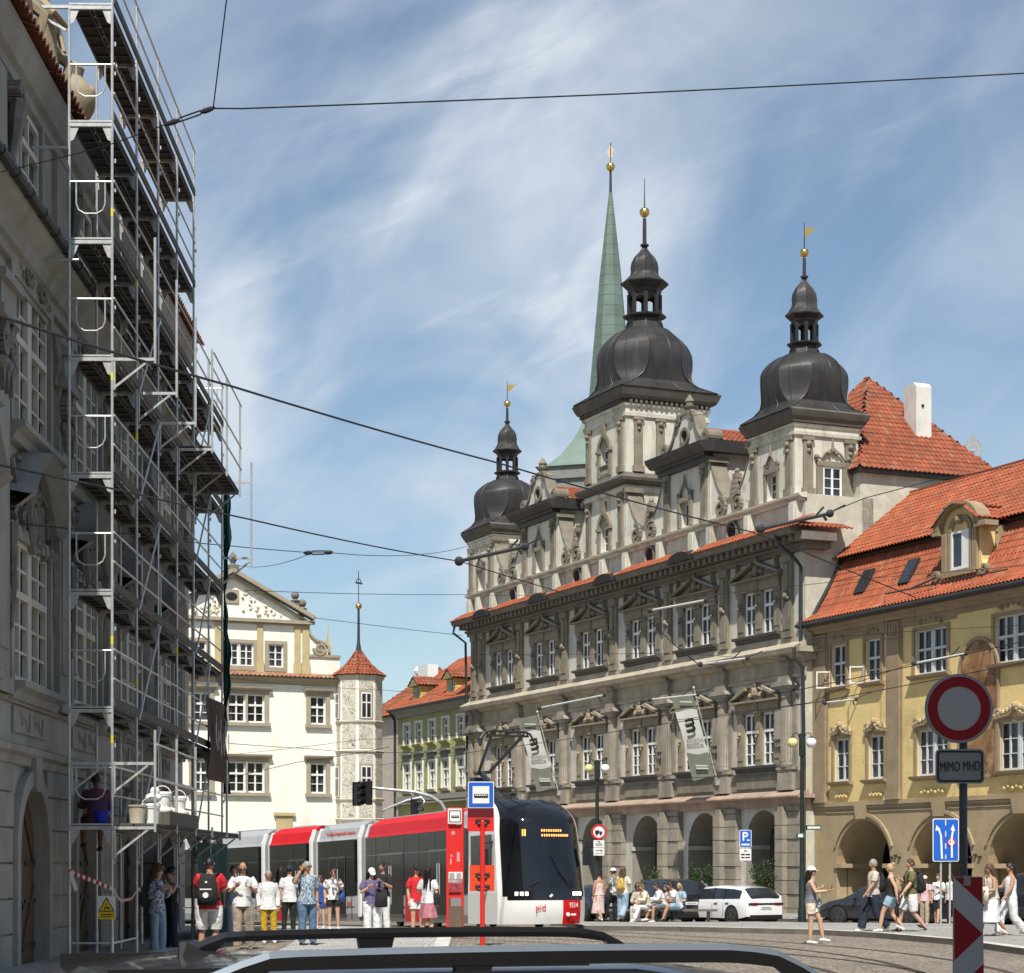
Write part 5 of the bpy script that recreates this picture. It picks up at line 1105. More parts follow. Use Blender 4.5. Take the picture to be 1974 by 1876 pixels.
# pilasters with capitals
for s in [.45] + [(a + b) / 2 for a, b in zip(pcs, pcs[1:])][:6]:
    g = G(); w_ = .5
    g.box(s - w_, s + w_, 0, .14, 4.5, 10.6); g.box(s - w_ + .14, s + w_ - .14, .14, .17, 5.2, 9.3); g.box(s - w_ - .06, s + w_ + .06, 0, .2, 4.5, 4.75); g.box(s - w_ - .1, s + w_ + .1, .0, .3, 10.35, 10.5); g.box(s - w_ - .04, s + w_ + .04, 0, .24, 10.5, 10.9); g.box(s - w_ - .14, s + w_ + .14, 0, .34, 10.9, 11.05)
    g.box(s - w_, s + w_, 0, .1, 12.5, 14.5)
    o = g.build('pilaster', M_ps, PL); g = G()
    for sx in (-1, 1): g.spiral(s + sx * .3, 10.02, .26, .14, .27, .08, 1.6, sx, pi / 2)
    for k in range(6): g.ball((s - .4 + .16 * k, .2, 9.68 - .05 * (k % 2)), .11, 6)
    for k in range(3): g.prism([(s - .3 + .3 * k - .1, 9.6), (s - .3 + .3 * k + .1, 9.6), (s - .3 + .3 * k, 9.2)], .14, .24)
    g.build('capital', M_pd, o)
# windows
def big_win(c, z0, z1):
    g = G()
    for a, b in ((-1.4, -.07), (.07, 1.4)): win_frame(g, a, b, z0 + .02, z1, -.07, 2, (3, 2), .085, .045, .1, z0 + (z1 - z0) * .62)
    g.box(-.07, .07, -.1, .03, z0, z1); f = g.build('window', mat('ivory_paint', (.60, .58, .50), .5, var=.05), PL, loc=(c, 0, 0)); g = G(); g.box(-1.38, 1.38, -.1, -.08, z0 + .03, z1 - .03); g.build('pane', M_glass2, f)
    for x in (-.72, .72): drape(f, .64, z0, z1, -.16, (x, 0, 0))
    g = G(); g.box(-1.68, -1.45, 0, .1, z0 - .15, z1 + .22); g.box(1.45, 1.68, 0, .1, z0 - .15, z1 + .22); g.box(-1.45, 1.45, 0, .1, z1, z1 + .22); g.mold(-1.78, 1.78, [(0, z0 - .32), (.14, z0 - .3), (.2, z0 - .18), (.34, z0 - .12), (.34, z0 - .02), (0, z0 - .02)]); sr = g.build('window_surround', M_ps, PL, loc=(c, 0, 0))
    return sr
random.seed(11)
for i, c in enumerate(pcs[:7]):
    sr = big_win(c, 8.98, 11.4); g = G()
    for k in range(34):                            # rococo stucco between the storeys
        x = random.uniform(-1.25, 1.25); z = 8.5 - abs(random.gauss(0, .35))
        g.ring(x, z, .08, .15, 0, .1, random.random() * 3, 2.5 + random.random() * 3.5, 7)
    g.tube([(-1.5, .06, 8.4), (-1.3, .08, 7.95), (-.7, .08, 8.15), (0, .1, 7.75), (.7, .08, 8.15), (1.3, .08, 7.95), (1.5, .06, 8.4)], .05, 5)
    for k in range(16): x = random.uniform(-1.3, 1.3); g.ball((x, .05, 11.62 + random.uniform(-.12, .2)), random.uniform(.07, .14), 6)
    g.spiral(-.55, 11.75, .28, 0, .16, .06, 1.4, -1, 0); g.spiral(.55, 11.75, .28, 0, .16, .06, 1.4, 1, pi)
    for s in (-1, 1): g.tube([(s * 1.6, .1, 11.2), (s * 1.75, .14, 10.7), (s * 1.62, .12, 10.3)], [.14, .1, .04], 6)
    g.parts('stucco_ornament', M_pd, sr)
    sr = big_win(c, 4.77, 7.14); g = G()
    # curved hood
    n = 14; P = [(-1.85, 7.55), (-1.5, 7.6), (-1.25, 7.85)] + [(1.0 * cos(pi - pi * k / n) * 1.05, 7.9 + .62 * sin(pi * k / n)) for k in range(1, n)] + [(1.25, 7.85), (1.5, 7.6), (1.85, 7.55)]
    for (x, z), (x2, z2) in zip(P, P[1:]):
        g.add([(x, 0, z), (x2, 0, z2), (x2, .2, z2), (x, .2, z), (x, 0, z + .28), (x2, 0, z2 + .28), (x2, .46, z2 + .2), (x, .46, z + .2)], [(0, 1, 2, 3), (4, 5, 6, 7), (3, 2, 6, 7)])
    g.build('hood', mat('lead_grey_hood', (.27, .265, .25), .7, sc=3), sr); g = G()
    g.ring(0, 7.55, .28, .4, 0, .14, 0, 2 * pi, 16, asp=1.3); g.ball((0, .08, 7.55), .26, 8, sz=1.3, sy=.4)
    for s in (-1, 1):
        for k in range(9): g.ring(s * random.uniform(.45, 1.5), 7.5 + random.uniform(-.35, .25), .07, .14, 0, .12, random.random() * 3, 3 + random.random() * 3, 7)
        g.tube([(s * .5, .1, 7.9), (s * .45, .12, 7.5), (s * .2, .12, 7.2)], .08, 6); g.tube([(s * 1.62, .1, 7.3), (s * 1.72, .12, 6.7), (s * 1.6, .1, 6.2), (s * 1.7, .1, 5.6)], [.1, .08, .07, .03], 6)
    g.parts('stucco_ornament', M_pd, sr)
    g = G(); g.box(-1.3, 1.3, 0, .05, 3.95, 4.38)
    for s in (-.6, .45): g.tube([(s - .35, .06, 4.3), (s - .3, .06, 4.02), (s - .1, .06, 4.05), (s + .05, .06, 4.2), (s + .25, .06, 4.1), (s + .35, .06, 4.3)], .025, 4)
    g.build('apron_panel', M_ps, sr)
    g = G()
    win_frame(g, -.76, .76, 12.97, 14.48, -.06, 2, (2, 1), .08, .045, .08, 13.9); f = g.build('window', MATS['ivory_paint'], PL, loc=(c, 0, 0)); g = G(); g.box(-.75, .75, -.08, -.05, 13, 14.46); g.build('pane', M_glass, f)
    g = G(); g.box(-1.0, -.8, 0, .08, 12.8, 14.6); g.box(.8, 1.0, 0, .08, 12.8, 14.6); 
    g.build('attic_surround', M_ps, PL, loc=(c, 0, 0))
    g = G(); s = 1.75; g.box(s - .2, s + .2, 0, .06, 12.6, 14.5); g.spiral(s, 14.2, .2, .05, .3, .07, 1.4, 1, 0); g.tube([(s, .25, 14.1), (s + .05, .22, 13.8), (s - .04, .14, 13.4), (s, .08, 13.1)], [.16, .13, .08, .05], 6); g.build('console', M_pd, PL, loc=(c, 0, 0))
g = G(); win_frame(g, 0, .72, 12.97, 14.45, 0, 1, 1, .07, .04, .05); g.box(.1, .65, .02, .03, 13, 14.4, 1); g.build('open_casement', [MATS['ivory_paint'], M_glass], PL, loc=(19.6, .03, 0), rz=R(9))
# gates
for i, c in enumerate(pcs[:5]):
    g = G(); g.ring(c, 1.95, 1.15, 1.42, 0, .14, 0, pi, 18); g.box(c - 1.42, c - 1.15, 0, .14, 0, 1.95); g.box(c + 1.15, c + 1.42, 0, .14, 0, 1.95); g.prism([(c - .18, 3.0), (c + .18, 3.0), (c + .26, 3.6), (c - .26, 3.6)], 0, .2); fr_ = g.build('gate_surround', M_ps, PL)
    g = G()
    for s in (-1, 1):
        P = [(c + s * .012, 0), (c + s * 1.13, 0), (c + s * 1.13, 1.95)] + [(c + s * 1.13 * cos(pi / 2 * k / 8), 1.95 + 1.13 * sin(pi / 2 * k / 8)) for k in range(1, 8)] + [(c + s * .012, 3.08)]
        g.prism(P, -.22, -.14)
        g.bar((c + s * .1, -.12, .3), (c + s * 1.0, -.12, 1.4), .05, .08); g.bar((c + s * .1, -.12, 2.8), (c + s * 1.0, -.12, 1.8), .05, .08)
    gt = g.parts('gate', M_wood, PL); g = G()
    for s in (-1, 1):
        for z in (.35, 1.1, 1.75): g.box(c + s * .35, c + s * 1.2, -.14, -.11, z, z + .07)
    g.tube([(c + .1, -.1, 1.15), (c + .1, -.05, 1.05), (c + .1, -.1, .95)], .02, 5); g.parts('hinge', M_dark, gt)
# statues and vase on the eaves
M_sand = mat('statue_sandstone', (.28, .23, .15), .9, sc=3, var=.2, stain=(.16, .14, .12), ssc=1.5, sam=.7, bump=.4, bsc=14)
def loft(g, rings, n=12, mi=0, cap=True):          # rings: centre, rx, ry, (optional axis u,v)
    vs = []; fs = []
    for r in rings:
        c, rx, ry = V(r[0]), r[1], r[2]; u, v = (r[3], r[4]) if len(r) > 3 else (V((1, 0, 0)), V((0, 1, 0)))
        for k in range(n): an = 2 * pi * k / n; vs.append(c + u * (rx * cos(an)) + v * (ry * sin(an)))
    for i in range(len(rings) - 1):
        for k in range(n): k2 = (k + 1) % n; fs.append((i * n + k, i * n + k2, (i + 1) * n + k2, (i + 1) * n + k))
    if cap: fs.append(tuple(range(n))[::-1]); fs.append(tuple((len(rings) - 1) * n + k for k in range(n)))
    g.add(vs, fs, mi)
def statue(s, lab, flip=1, z=15.45):
    x, y, _ = pw(s, -.15); t = thing('statue', lab, 'statue', (x, y, z)); g = G()
    g.box(-.3, .3, -.35, .35, -.3, .35)
    loft(g, [((0, 0, .3), .3, .34), ((.02, .04, .8), .25, .3), ((.04, -.02, 1.15), .2, .24), ((.05, 0, 1.45), .2, .27), ((.04, 0, 1.7), .17, .26), ((.03, 0, 1.82), .08, .1), ((.05, 0, 1.95), .07, .08)], 10)
    g.ball((.08, 0, 2.08), .14, 10, sz=1.2)
    g.tube([(.05, .24 * flip, 1.7), (.28, .42 * flip, 1.45), (.45, .15 * flip, 1.3)], [.09, .075, .05], 7); g.tube([(.05, -.24 * flip, 1.68), (.2, -.42 * flip, 1.35), (.3, -.3 * flip, 1.02)], [.09, .07, .05], 7)
    g.tube([(.12, .12, 1.0), (.42, .18, .75), (.35, .15, .35)], [.13, .1, .07], 7); g.tube([(-.05, -.2, 1.1), (-.22, -.1, .9), (-.25, .1, .4)], [.14, .12, .05], 6)
    g.build('figure', M_sand, t, smooth=True); return t
statue(18.9, 'sandstone statue on the palace eaves nearest the top left corner')
statue(16.7, 'sandstone statue with bent arm on the palace eaves beside the scaffold post', -1)
x, y, _ = pw(14.1, -.1); t = thing('stone_vase', 'sandstone vase on the palace eaves behind the scaffold', 'vase', (x, y, 15.6)); g = G(); g.lathe([(.3, -.4), (.3, .1), (.15, .2), (.18, .32), (.4, .7), (.42, .95), (.3, 1.15), (.16, 1.3), (.2, 1.45), (.05, 1.6)], n=12); g.ball((.3, 0, 1.0), .14, 8); g.ball((-.3, 0, 1.0), .14, 8); g.build('urn', M_sand, t, smooth=True)

# ---------------- scaffold ----------------
SC = thing('scaffold', 'tall galvanised steel facade scaffold in front of the shaded palace', 'scaffold', (PO.x, PO.y, 0), RZP)
M_deck = mat('scaffold_deck', (.10, .095, .09), .8, .2, sc=6, var=.3, kind='hlines', bsc=50)
M_toe = mat('scaffold_board', (.12, .105, .09), .85, kind='wood', sc=3)
M_yelp = flat('yellow_mark', (.7, .6, .05))
SB = 2.57; s0 = 54 - 35.4; YI, YO, YE = .68, 1.41, 2.14
lv = [2.42 + 2 * j for j in range(8)]
def ss(i): return s0 - SB * i
g = G()                                            # welded frame, origin at its deck level, going down 2 m
g.tube([(0, YI, -2), (0, YI, 0)], .024, 8); g.tube([(0, YO, -2), (0, YO, 0)], .024, 8); g.bar((0, YI, -.03), (0, YO, -.03), .05, .06); g.bar((0, YI, .03), (0, YO, .03), .05, .03)
for a, b in ((YI, YI + .17), (YO, YO - .17)): g.add([(x, p, z) for x in (-.006, .006) for p, z in ((a, -.32), (b, -.06), (a, -.06), (a + (b - a) * .45, -.28))], [(0, 3, 1, 2), (4, 6, 5, 7), (0, 4, 7, 3), (3, 7, 5, 1)])
for z in (-.6, -1.1): g.box(-.08, 0, YO - .015, YO + .015, z - .03, z + .02); g.box(-.1, -.07, YO - .02, YO + .05, z - .05, z + .02)
m_frame = g.mesh('frame', M_galv)
g = G(); g.box(0, SB, YI + .03, YI + .35, -.0, .05); g.box(0, SB, YI + .38, YO - .03, 0, .05)
for y in (YI + .05, YI + .33, YI + .4, YO - .05): g.box(0, SB, y - .012, y + .012, -.05, 0)
for k in range(1, 6): g.box(SB * k / 6 - .015, SB * k / 6 + .015, YI + .03, YO - .03, -.03, 0)
m_deck = g.mesh('deck', M_deck)
g = G(); g.tube([(0, YO + .03, 0), (SB, YO + .03, 0)], .019, 6); m_rail = g.mesh('guard_rail', M_galv)
g = G(); g.box(0, SB, YO + .01, YO + .04, .05, .2); m_toe = g.mesh('toe_board', M_toe)
g = G(); g.tube([(0, YO + .05, 0), (SB, YO + .05, -2)], .019, 6); m_diag = g.mesh('diagonal_brace', M_galv)
g = G(); g.bar((0, YO, -.03), (0, YE, -.03), .045, .05); g.bar((0, YO + .05, -.5), (0, YE - .12, -.06), .03, .035); g.tube([(0, YO + .04, -.55), (0, YO + .04, 0)], .02, 6); g.tube([(0, YE, -.1), (0, YE, .12)], .024, 6); m_brk = g.mesh('bracket', M_galv)
g = G(); g.tube([(0, YI, 1.0), (0, YO, 1.0)], .019, 6)
n = 6; g.tube([(0, YI + .12, 1.0), (0, YI + .12, .62), (0, YI + .16, .52), (0, YI + .26, .46), (0, YO - .26, .46), (0, YO - .16, .52), (0, YO - .12, .62), (0, YO - .12, 1.0)], .014, 6); m_end = g.mesh('end_guard', M_galv)
g = G(); g.tube([(0, YE, 0), (0, YE, 2.05)], .024, 8); m_post = g.mesh('standard', M_galv)
for i in range(7):
    top = 7 if i <= 4 else 5
    for j in range(top + 1):
        z = lv[j]; 
        mk(m_frame, SC, (ss(i), 0, z))
        if i < 6 and (j <= (7 if i < 4 else 5)): mk(m_deck, SC, (ss(i + 1), 0, z)); mk(m_rail, SC, (ss(i + 1), 0, z + 1.02)); mk(m_rail, SC, (ss(i + 1), 0, z + .52)); 
        if i < 6 and 1 <= j <= (7 if i < 4 else 5): mk(m_toe, SC, (ss(i + 1), 0, z))
    if i in (1, 4): 
        for j in range(1, 6): mk(m_diag, SC, (ss(i + 1), 0, lv[j]))
    g = G(); g.tube([(0, YO, 0), (0, YO, 1.12)], .024, 8); 
    if i: g.tube([(0, YI, 0), (0, YI, 1.0)], .024, 8)
    mk(g.mesh('standard', M_galv), SC, (ss(i), 0, lv[top]))
    g = G(); g.box(-.07, .07, YI - .07, YI + .07, 0, .012); g.box(-.07, .07, YO - .07, YO + .07, 0, .012); g.tube([(0, YI, 0), (0, YI, .45)], .03, 8); g.tube([(0, YO, 0), (0, YO, .45)], .03, 8); mk(g.mesh('base_jack', M_galv), SC, (ss(i), 0, .01 + .1 if i < 0 else .105))
    # extension brackets
    if i < 6: mk(m_brk, SC, (ss(i), 0, lv[4])); mk(m_post, SC, (ss(i), 0, lv[4]))
    if i < 5:
        mk(m_rail, SC, (ss(i + 1), YE - YO, lv[4] + 1.02)) if i > 2 else None
        mk(m_rail, SC, (ss(i + 1), YE - YO, lv[4] + .52)) if i > 2 else None
        if i > 2: mk(m_rail, SC, (ss(i + 1), YE - YO, lv[4] + 2.0))
        o = mk(m_deck, SC, (ss(i + 1), YO - YI, lv[4])) if i > 2 else None
    if i < 6: mk(m_brk, SC, (ss(i), 0, lv[0]))
    if i < 5: mk(m_deck, SC, (ss(i + 1), YO - YI, lv[0]))
for j in range(8): mk(m_end, SC, (ss(0), 0, lv[j]))
for i in (0, 1, 2, 4): mk(m_post, SC, (ss(i), 0, lv[0] - .1)).scale = (1, 1, .85)
for i in (1,): mk(m_rail, SC, (ss(i + 1), YE - YO, lv[0] + 1.4)); mk(m_rail, SC, (ss(i + 1), YE - YO, lv[0] + .8)); 
mk(m_rail, SC, (ss(1), YE - YO, lv[0] + 1.4)); mk(m_rail, SC, (ss(1), YE - YO, lv[0] + .8))
mk(m_brk, SC, (ss(0), 0, lv[1] - .9)); mk(m_brk, SC, (ss(0), -.73, lv[1] - .9)); mk(m_end, SC, (ss(6), 0, lv[5]))
g = G(); g.tube([(0, YI, 0), (0, YO, 0)], .02, 6); mb = g.mesh('base_transom', M_galv); mk(mb, SC, (ss(0), 0, .42)); g = G(); g.tube([(0, YO, 0), (SB, YO, 0)], .02, 6); mk(g.mesh('ledger', M_galv), SC, (ss(1), 0, .42))
g = G()
for z in (3.9, 5.6, 10.1, 12.9): g.tube([(0, YO, z - .07), (0, YO, z + .07)], .0255, 8)
mk(g.mesh('yellow_collar', M_yelp), SC, (ss(0), 0, 0)); mk(g.mesh('yellow_collar', M_yelp), SC, (ss(1), 0, -.5)); mk(g.mesh('yellow_collar', M_yelp), SC, (ss(3), 0, .6))
g = G(); g.bar((ss(0), .05, 14.0), (ss(0), YI, 14.0), .045); g.bar((ss(0), -.1, 16.4), (ss(0), YI, 16.4), .05); g.bar((ss(0), 0, 16.35), (ss(0), YI - .05, 16.0), .04); g.tube([(ss(0) + .3, -.1, 12.0), (ss(0) + .3, .9, 12.0)], .02, 6)
g.build('wall_tie', M_galv, SC)
for j in range(0, 6):
    g = G(); g.tube([(ss(2 + j % 3), .0, lv[j] + .3), (ss(2 + j % 3), YI + .1, lv[j] + .3)], .02, 6); g.build('wall_tie', M_galv, SC)
# scaffold far end: hoist frame further out
g = G(); s = ss(6) + .1; g.tube([(s, YE, 9.0), (s, YE, 11.6)], .024, 8); g.bar((s, YO, 9.25), (s, YE, 9.25), .05); g.bar((s, YO, 8.6), (s, YE, 9.2), .04); g.bar((s, YO, 11.1), (s, YE, 11.1), .04); g.build('hoist_frame', M_galv, SC)
# green debris netting
M_net = mat('green_netting', (.012, .05, .042), .85, sc=2, var=.4, bump=.4, bsc=9)
nt_ = thing('debris_net', 'dark green debris netting bunched down the far end of the scaffold', 'netting', pw(ss(6) - .1, 0, 0), RZP)
g = G(); rows = []
for i in range(40):
    z = 10.9 - i * .19; w_ = .13 + .06 * sin(i * .35) + .03 * sin(i * 1.3); 
    rows.append([(.0 + .05 * sin(k * 1.9 + i * .4), YO + .02 + w_ * k / 6, z) for k in range(7)])
for i in range(39):
    for k in range(6): g.quad(rows[i][k], rows[i][k + 1], rows[i + 1][k + 1], rows[i + 1][k])
g.build('net', M_net, nt_, smooth=True)
nt2 = thing('debris_net', 'dark green netting sheet behind the man in the red shirt', 'netting', pw(ss(5), YO + .07, 0), RZP)
g = G()
for i in range(16):
    for j in range(8):
        def q(i, j): return (-.0 - 2.9 + i * .35, .04 * sin(i * 1.3) + .03 * sin(j + i), .1 + j * .27)
        g.quad(q(i, j), q(i + 1, j), q(i + 1, j + 1), q(i, j + 1))
g.build('net', M_net, nt2, smooth=True)
# advertising banner with blurred brown print
bn = thing('scaffold_banner', 'dark brown advertising banner with white streaks hanging on the scaffold', 'banner', pw(ss(5) + 0, YO + .1, 0), RZP)
g = G()
for i in range(8):
    for j in range(10):
        def q(i, j): return (-2.5 + i * .42, .05 * sin(j * .6 + i * .7), 3.72 + j * .19)
        g.quad(q(i, j), q(i + 1, j), q(i + 1, j + 1), q(i, j + 1))
g.build('cloth', mat('banner_print', (.05, .026, .018), .7, sc=1.2, var=.9, stain=(.015, .012, .01), ssc=.7, sam=.9), bn, smooth=True)
g = G(); random.seed(5)
for k in range(22):
    x = -2.2 + random.random() * 2.6; z = 4.3 + random.random() * .4; h = .2 + random.random() * .45; g.add([(x - .03, .12, z), (x + .04, .12, z), (x + .07, .12, z + h), (x + .01, .12, z + h * 1.05)], [(0, 1, 2, 3)])
g.build('print', mat('print_white', (.5, .5, .52), .7), bn)
# buckets and bags on the first deck
def bucket(name, lab, s, y, r, h, m, handle=True, z=lv[0] + .05, lid=None, grp=None):
    x_, y_, _ = pw(s, y); t = thing(name, lab, 'bucket' if 'bucket' in name or 'tub' in name else 'bag', (x_, y_, z), group=grp); g = G()
    g.lathe([(r * .82, 0), (r, h), (r * 1.06, h), (r * 1.06, h - .03)], n=16); g.build('tub', m, t, smooth=True)
    if handle: g = G(); g.tube([(r * cos(a), 0, h + r * 1.0 * sin(a)) for a in [pi * k / 8 for k in range(9)]], .008, 5); g.build('handle', m, t)
    if lid: g = G(); g.lathe([(r * 1.1, h), (r * 1.1, h + .03), (r * .9, h + .05)], n=16); g.build('lid', lid, t)
    return t
M_bw = flat('white_plastic', (.75, .75, .72)); M_bb = flat('blue_plastic', (.01, .03, .42)); M_bt = mat('mortar_grey', (.4, .37, .28), .9, var=.3)
bucket('bucket', 'blue bucket with raised handle on the lowest scaffold deck', s0 - .25, YI + .5, .13, .22, M_bb)
bucket('mortar_tub', 'dirty beige mortar tub on the lowest scaffold deck', s0 - .3, YO + .38, .16, .32, M_bt, False)
bucket('bucket', 'lidded white bucket standing between mortar tub and scaffold post', s0 - .5, YO + .58, .16, .3, M_bw, True, lid=M_bw)
bucket('bucket', 'large white bucket standing on the heap of bags', s0 - 2.7, YO + .45, .16, .27, M_bw, True, lv[0] + .36, M_bw)
bucket('bucket', 'squat white bucket at the far end of the heap of bags', s0 - 4.3, YO + .5, .17, .24, M_bw, True, lv[0] + .36, M_bw)
x_, y_, _ = pw(s0 - .55, YO + .62); t = thing('paint_bag', 'crumpled white plastic bag on top of the lidded bucket', 'bag', (x_, y_, lv[0] + .45)); g = G(); g.ball((0, 0, .05), .15, 10, sz=.6); g.ball((.02, .02, .16), .09, 8); g.build('bag', M_bw, t, smooth='all')
x_, y_, _ = pw(s0 - 3.3, YO + .45); t = thing('mortar_trough', 'long brown wooden mortar trough on the lower scaffold platform', 'trough', (x_, y_, lv[0] + .05), RZP); g = G(); g.box(-1.9, 1.9, -.3, .3, 0, .2); g.box(-1.95, 1.95, -.33, -.3, 0, .24); g.box(-1.95, 1.95, .3, .33, 0, .24); g.build('box', M_toe, t)
random.seed(9)
for k in range(7):
    x_, y_, _ = pw(s0 - 1.7 - k * .5, YO + .38 + .1 * (k % 2)); t = thing('plaster_bag', 'white plaster bag lying in a row in the brown wooden trough', 'bag', (x_, y_, lv[0] + .28), RZP + k, 'plaster bags in the trough'); g = G(); g.ball((0, 0, .04), .2, 10, sx=1.3, sy=.9, sz=.5); g.build('bag', mat('bag_paper', (.6, .57, .52), .9, var=.15, sc=6), t, smooth='all')
# barrier tape and warning sign
p0, p1 = V(pw(s0 + .03, YI, 1.62)), V(pw(s0 + .03, YO, 1.32)); tp = thing('barrier_tape', 'red and white striped barrier tape strung across the scaffold foot', 'tape', tuple(p0)); d = p1 - p0
for par in (0, 1):
    g = G(); n = 16
    for k in range(n):
        if k % 2 != par: continue
        a, b = d * (k / n), d * ((k + 1) / n); up = V((0, 0, .075)); g.quad(a, b, b + up * .8 + d * .02, a + up + d * .02)
    g.build('stripe', flat('tape_red', (.6, .02, .02)) if par == 0 else M_bw, tp)
g = G(); g.add([(0, -.01, 0), (.05, -.01, .05), (.16, -.01, -.28), (.1, -.01, -.32)], [(0, 1, 2, 3)]); g.build('loose_end', M_bw, tp)
q = [V(pw(s0 + .0, YO, 1.3)), V(pw(s0 - .9, YO, 1.1)), V(pw(s0 - 2, YO, 1.12)), V(pw(s0 - SB, YO, 1.25))]
g = G(); 
for a, b in zip(q, q[1:]): g.quad(a - p0, b - p0, b - p0 + V((0, 0, .05)), a - p0 + V((0, 0, .05)))
g.build('tape', mat('pinkish_tape', (.45, .25, .24), .6), tp)
wsx, wsy, _ = pw(s0 + .06, YO - .08); ws = thing('warning_sign', 'yellow and white construction warning sign with triangle on the scaffold post', 'sign', (wsx, wsy, .83), R(-8))
g = G(); g.box(-.15, .15, -.006, .006, 0, .4); g.build('board', M_bw, ws); g = G(); g.box(-.145, .145, -.009, -.006, .005, .125); g.prism([(-.13, .14), (.13, .14), (0, .37)], -.009, -.006); 
g.build('yellow_field', flat('sign_yellow', (.75, .58, .02)), ws)
g = G()
T = [(-.13, .14), (.13, .14), (0, .37)]
for a, b in zip(T, T[1:] + T[:1]): g.bar((a[0], -.012, a[1]), (b[0], -.012, b[1]), .004, .014)
g.bar((-.05, -.012, .17), (.0, -.012, .22), .004, .02); g.bar((.0, -.012, .22), (.03, -.012, .18), .004, .02); g.ball((.0, -.012, .26), .014, 6); g.ball((.045, -.012, .19), .016, 6)
g.box(-.11, .11, -.011, -.009, .075, .09); g.box(-.1, .08, -.011, -.009, .04, .053); g.build('pictogram', M_black, ws)
# ---------------- tram ----------------
M_tred = flat('tram_red', (.55, .008, .010), .45, coat=0, spec=.15); M_tgr = flat('tram_grey', (.36, .36, .36), .4, coat=.1); M_twh = flat('tram_white', (.70, .70, .69), .3, coat=.5)
M_tgl = mat('tram_glass', (.008, .009, .010), .08, spec=.28, var=.5, sc=.8); F_seat = mat('seat_cloth', (.10, .10, .12), .8); M_tgs = mat('tinted_side_glass', (.006, .008, .008), .06, spec=.3, alpha=.62); M_tgw = mat('windscreen_glass', (.008, .009, .011), .05, spec=.6, var=.4, sc=.6)
M_tbk = flat('tram_black', (.008, .008, .009), .15, coat=.5); M_bel = flat('bellows_grey', (.25, .25, .25), .8)
TPTS = [(-.15, 55.3), (-4.85, 67.5), (-6.75, 70.9), (-8.8, 74.3), (-11.4, 78.4), (-16.0, 84.5)]
TM = thing('tram', 'red and grey articulated city tram curving up to the stop with raised pantograph', 'tram', (TPTS[0][0], TPTS[0][1], gz(56)))
def xf(g, M): g.v = [tuple(M @ V(p)) for p in g.v]; return g
TO = V((TPTS[0][0], TPTS[0][1], gz(56)))
WD = 2.55; gap = .32
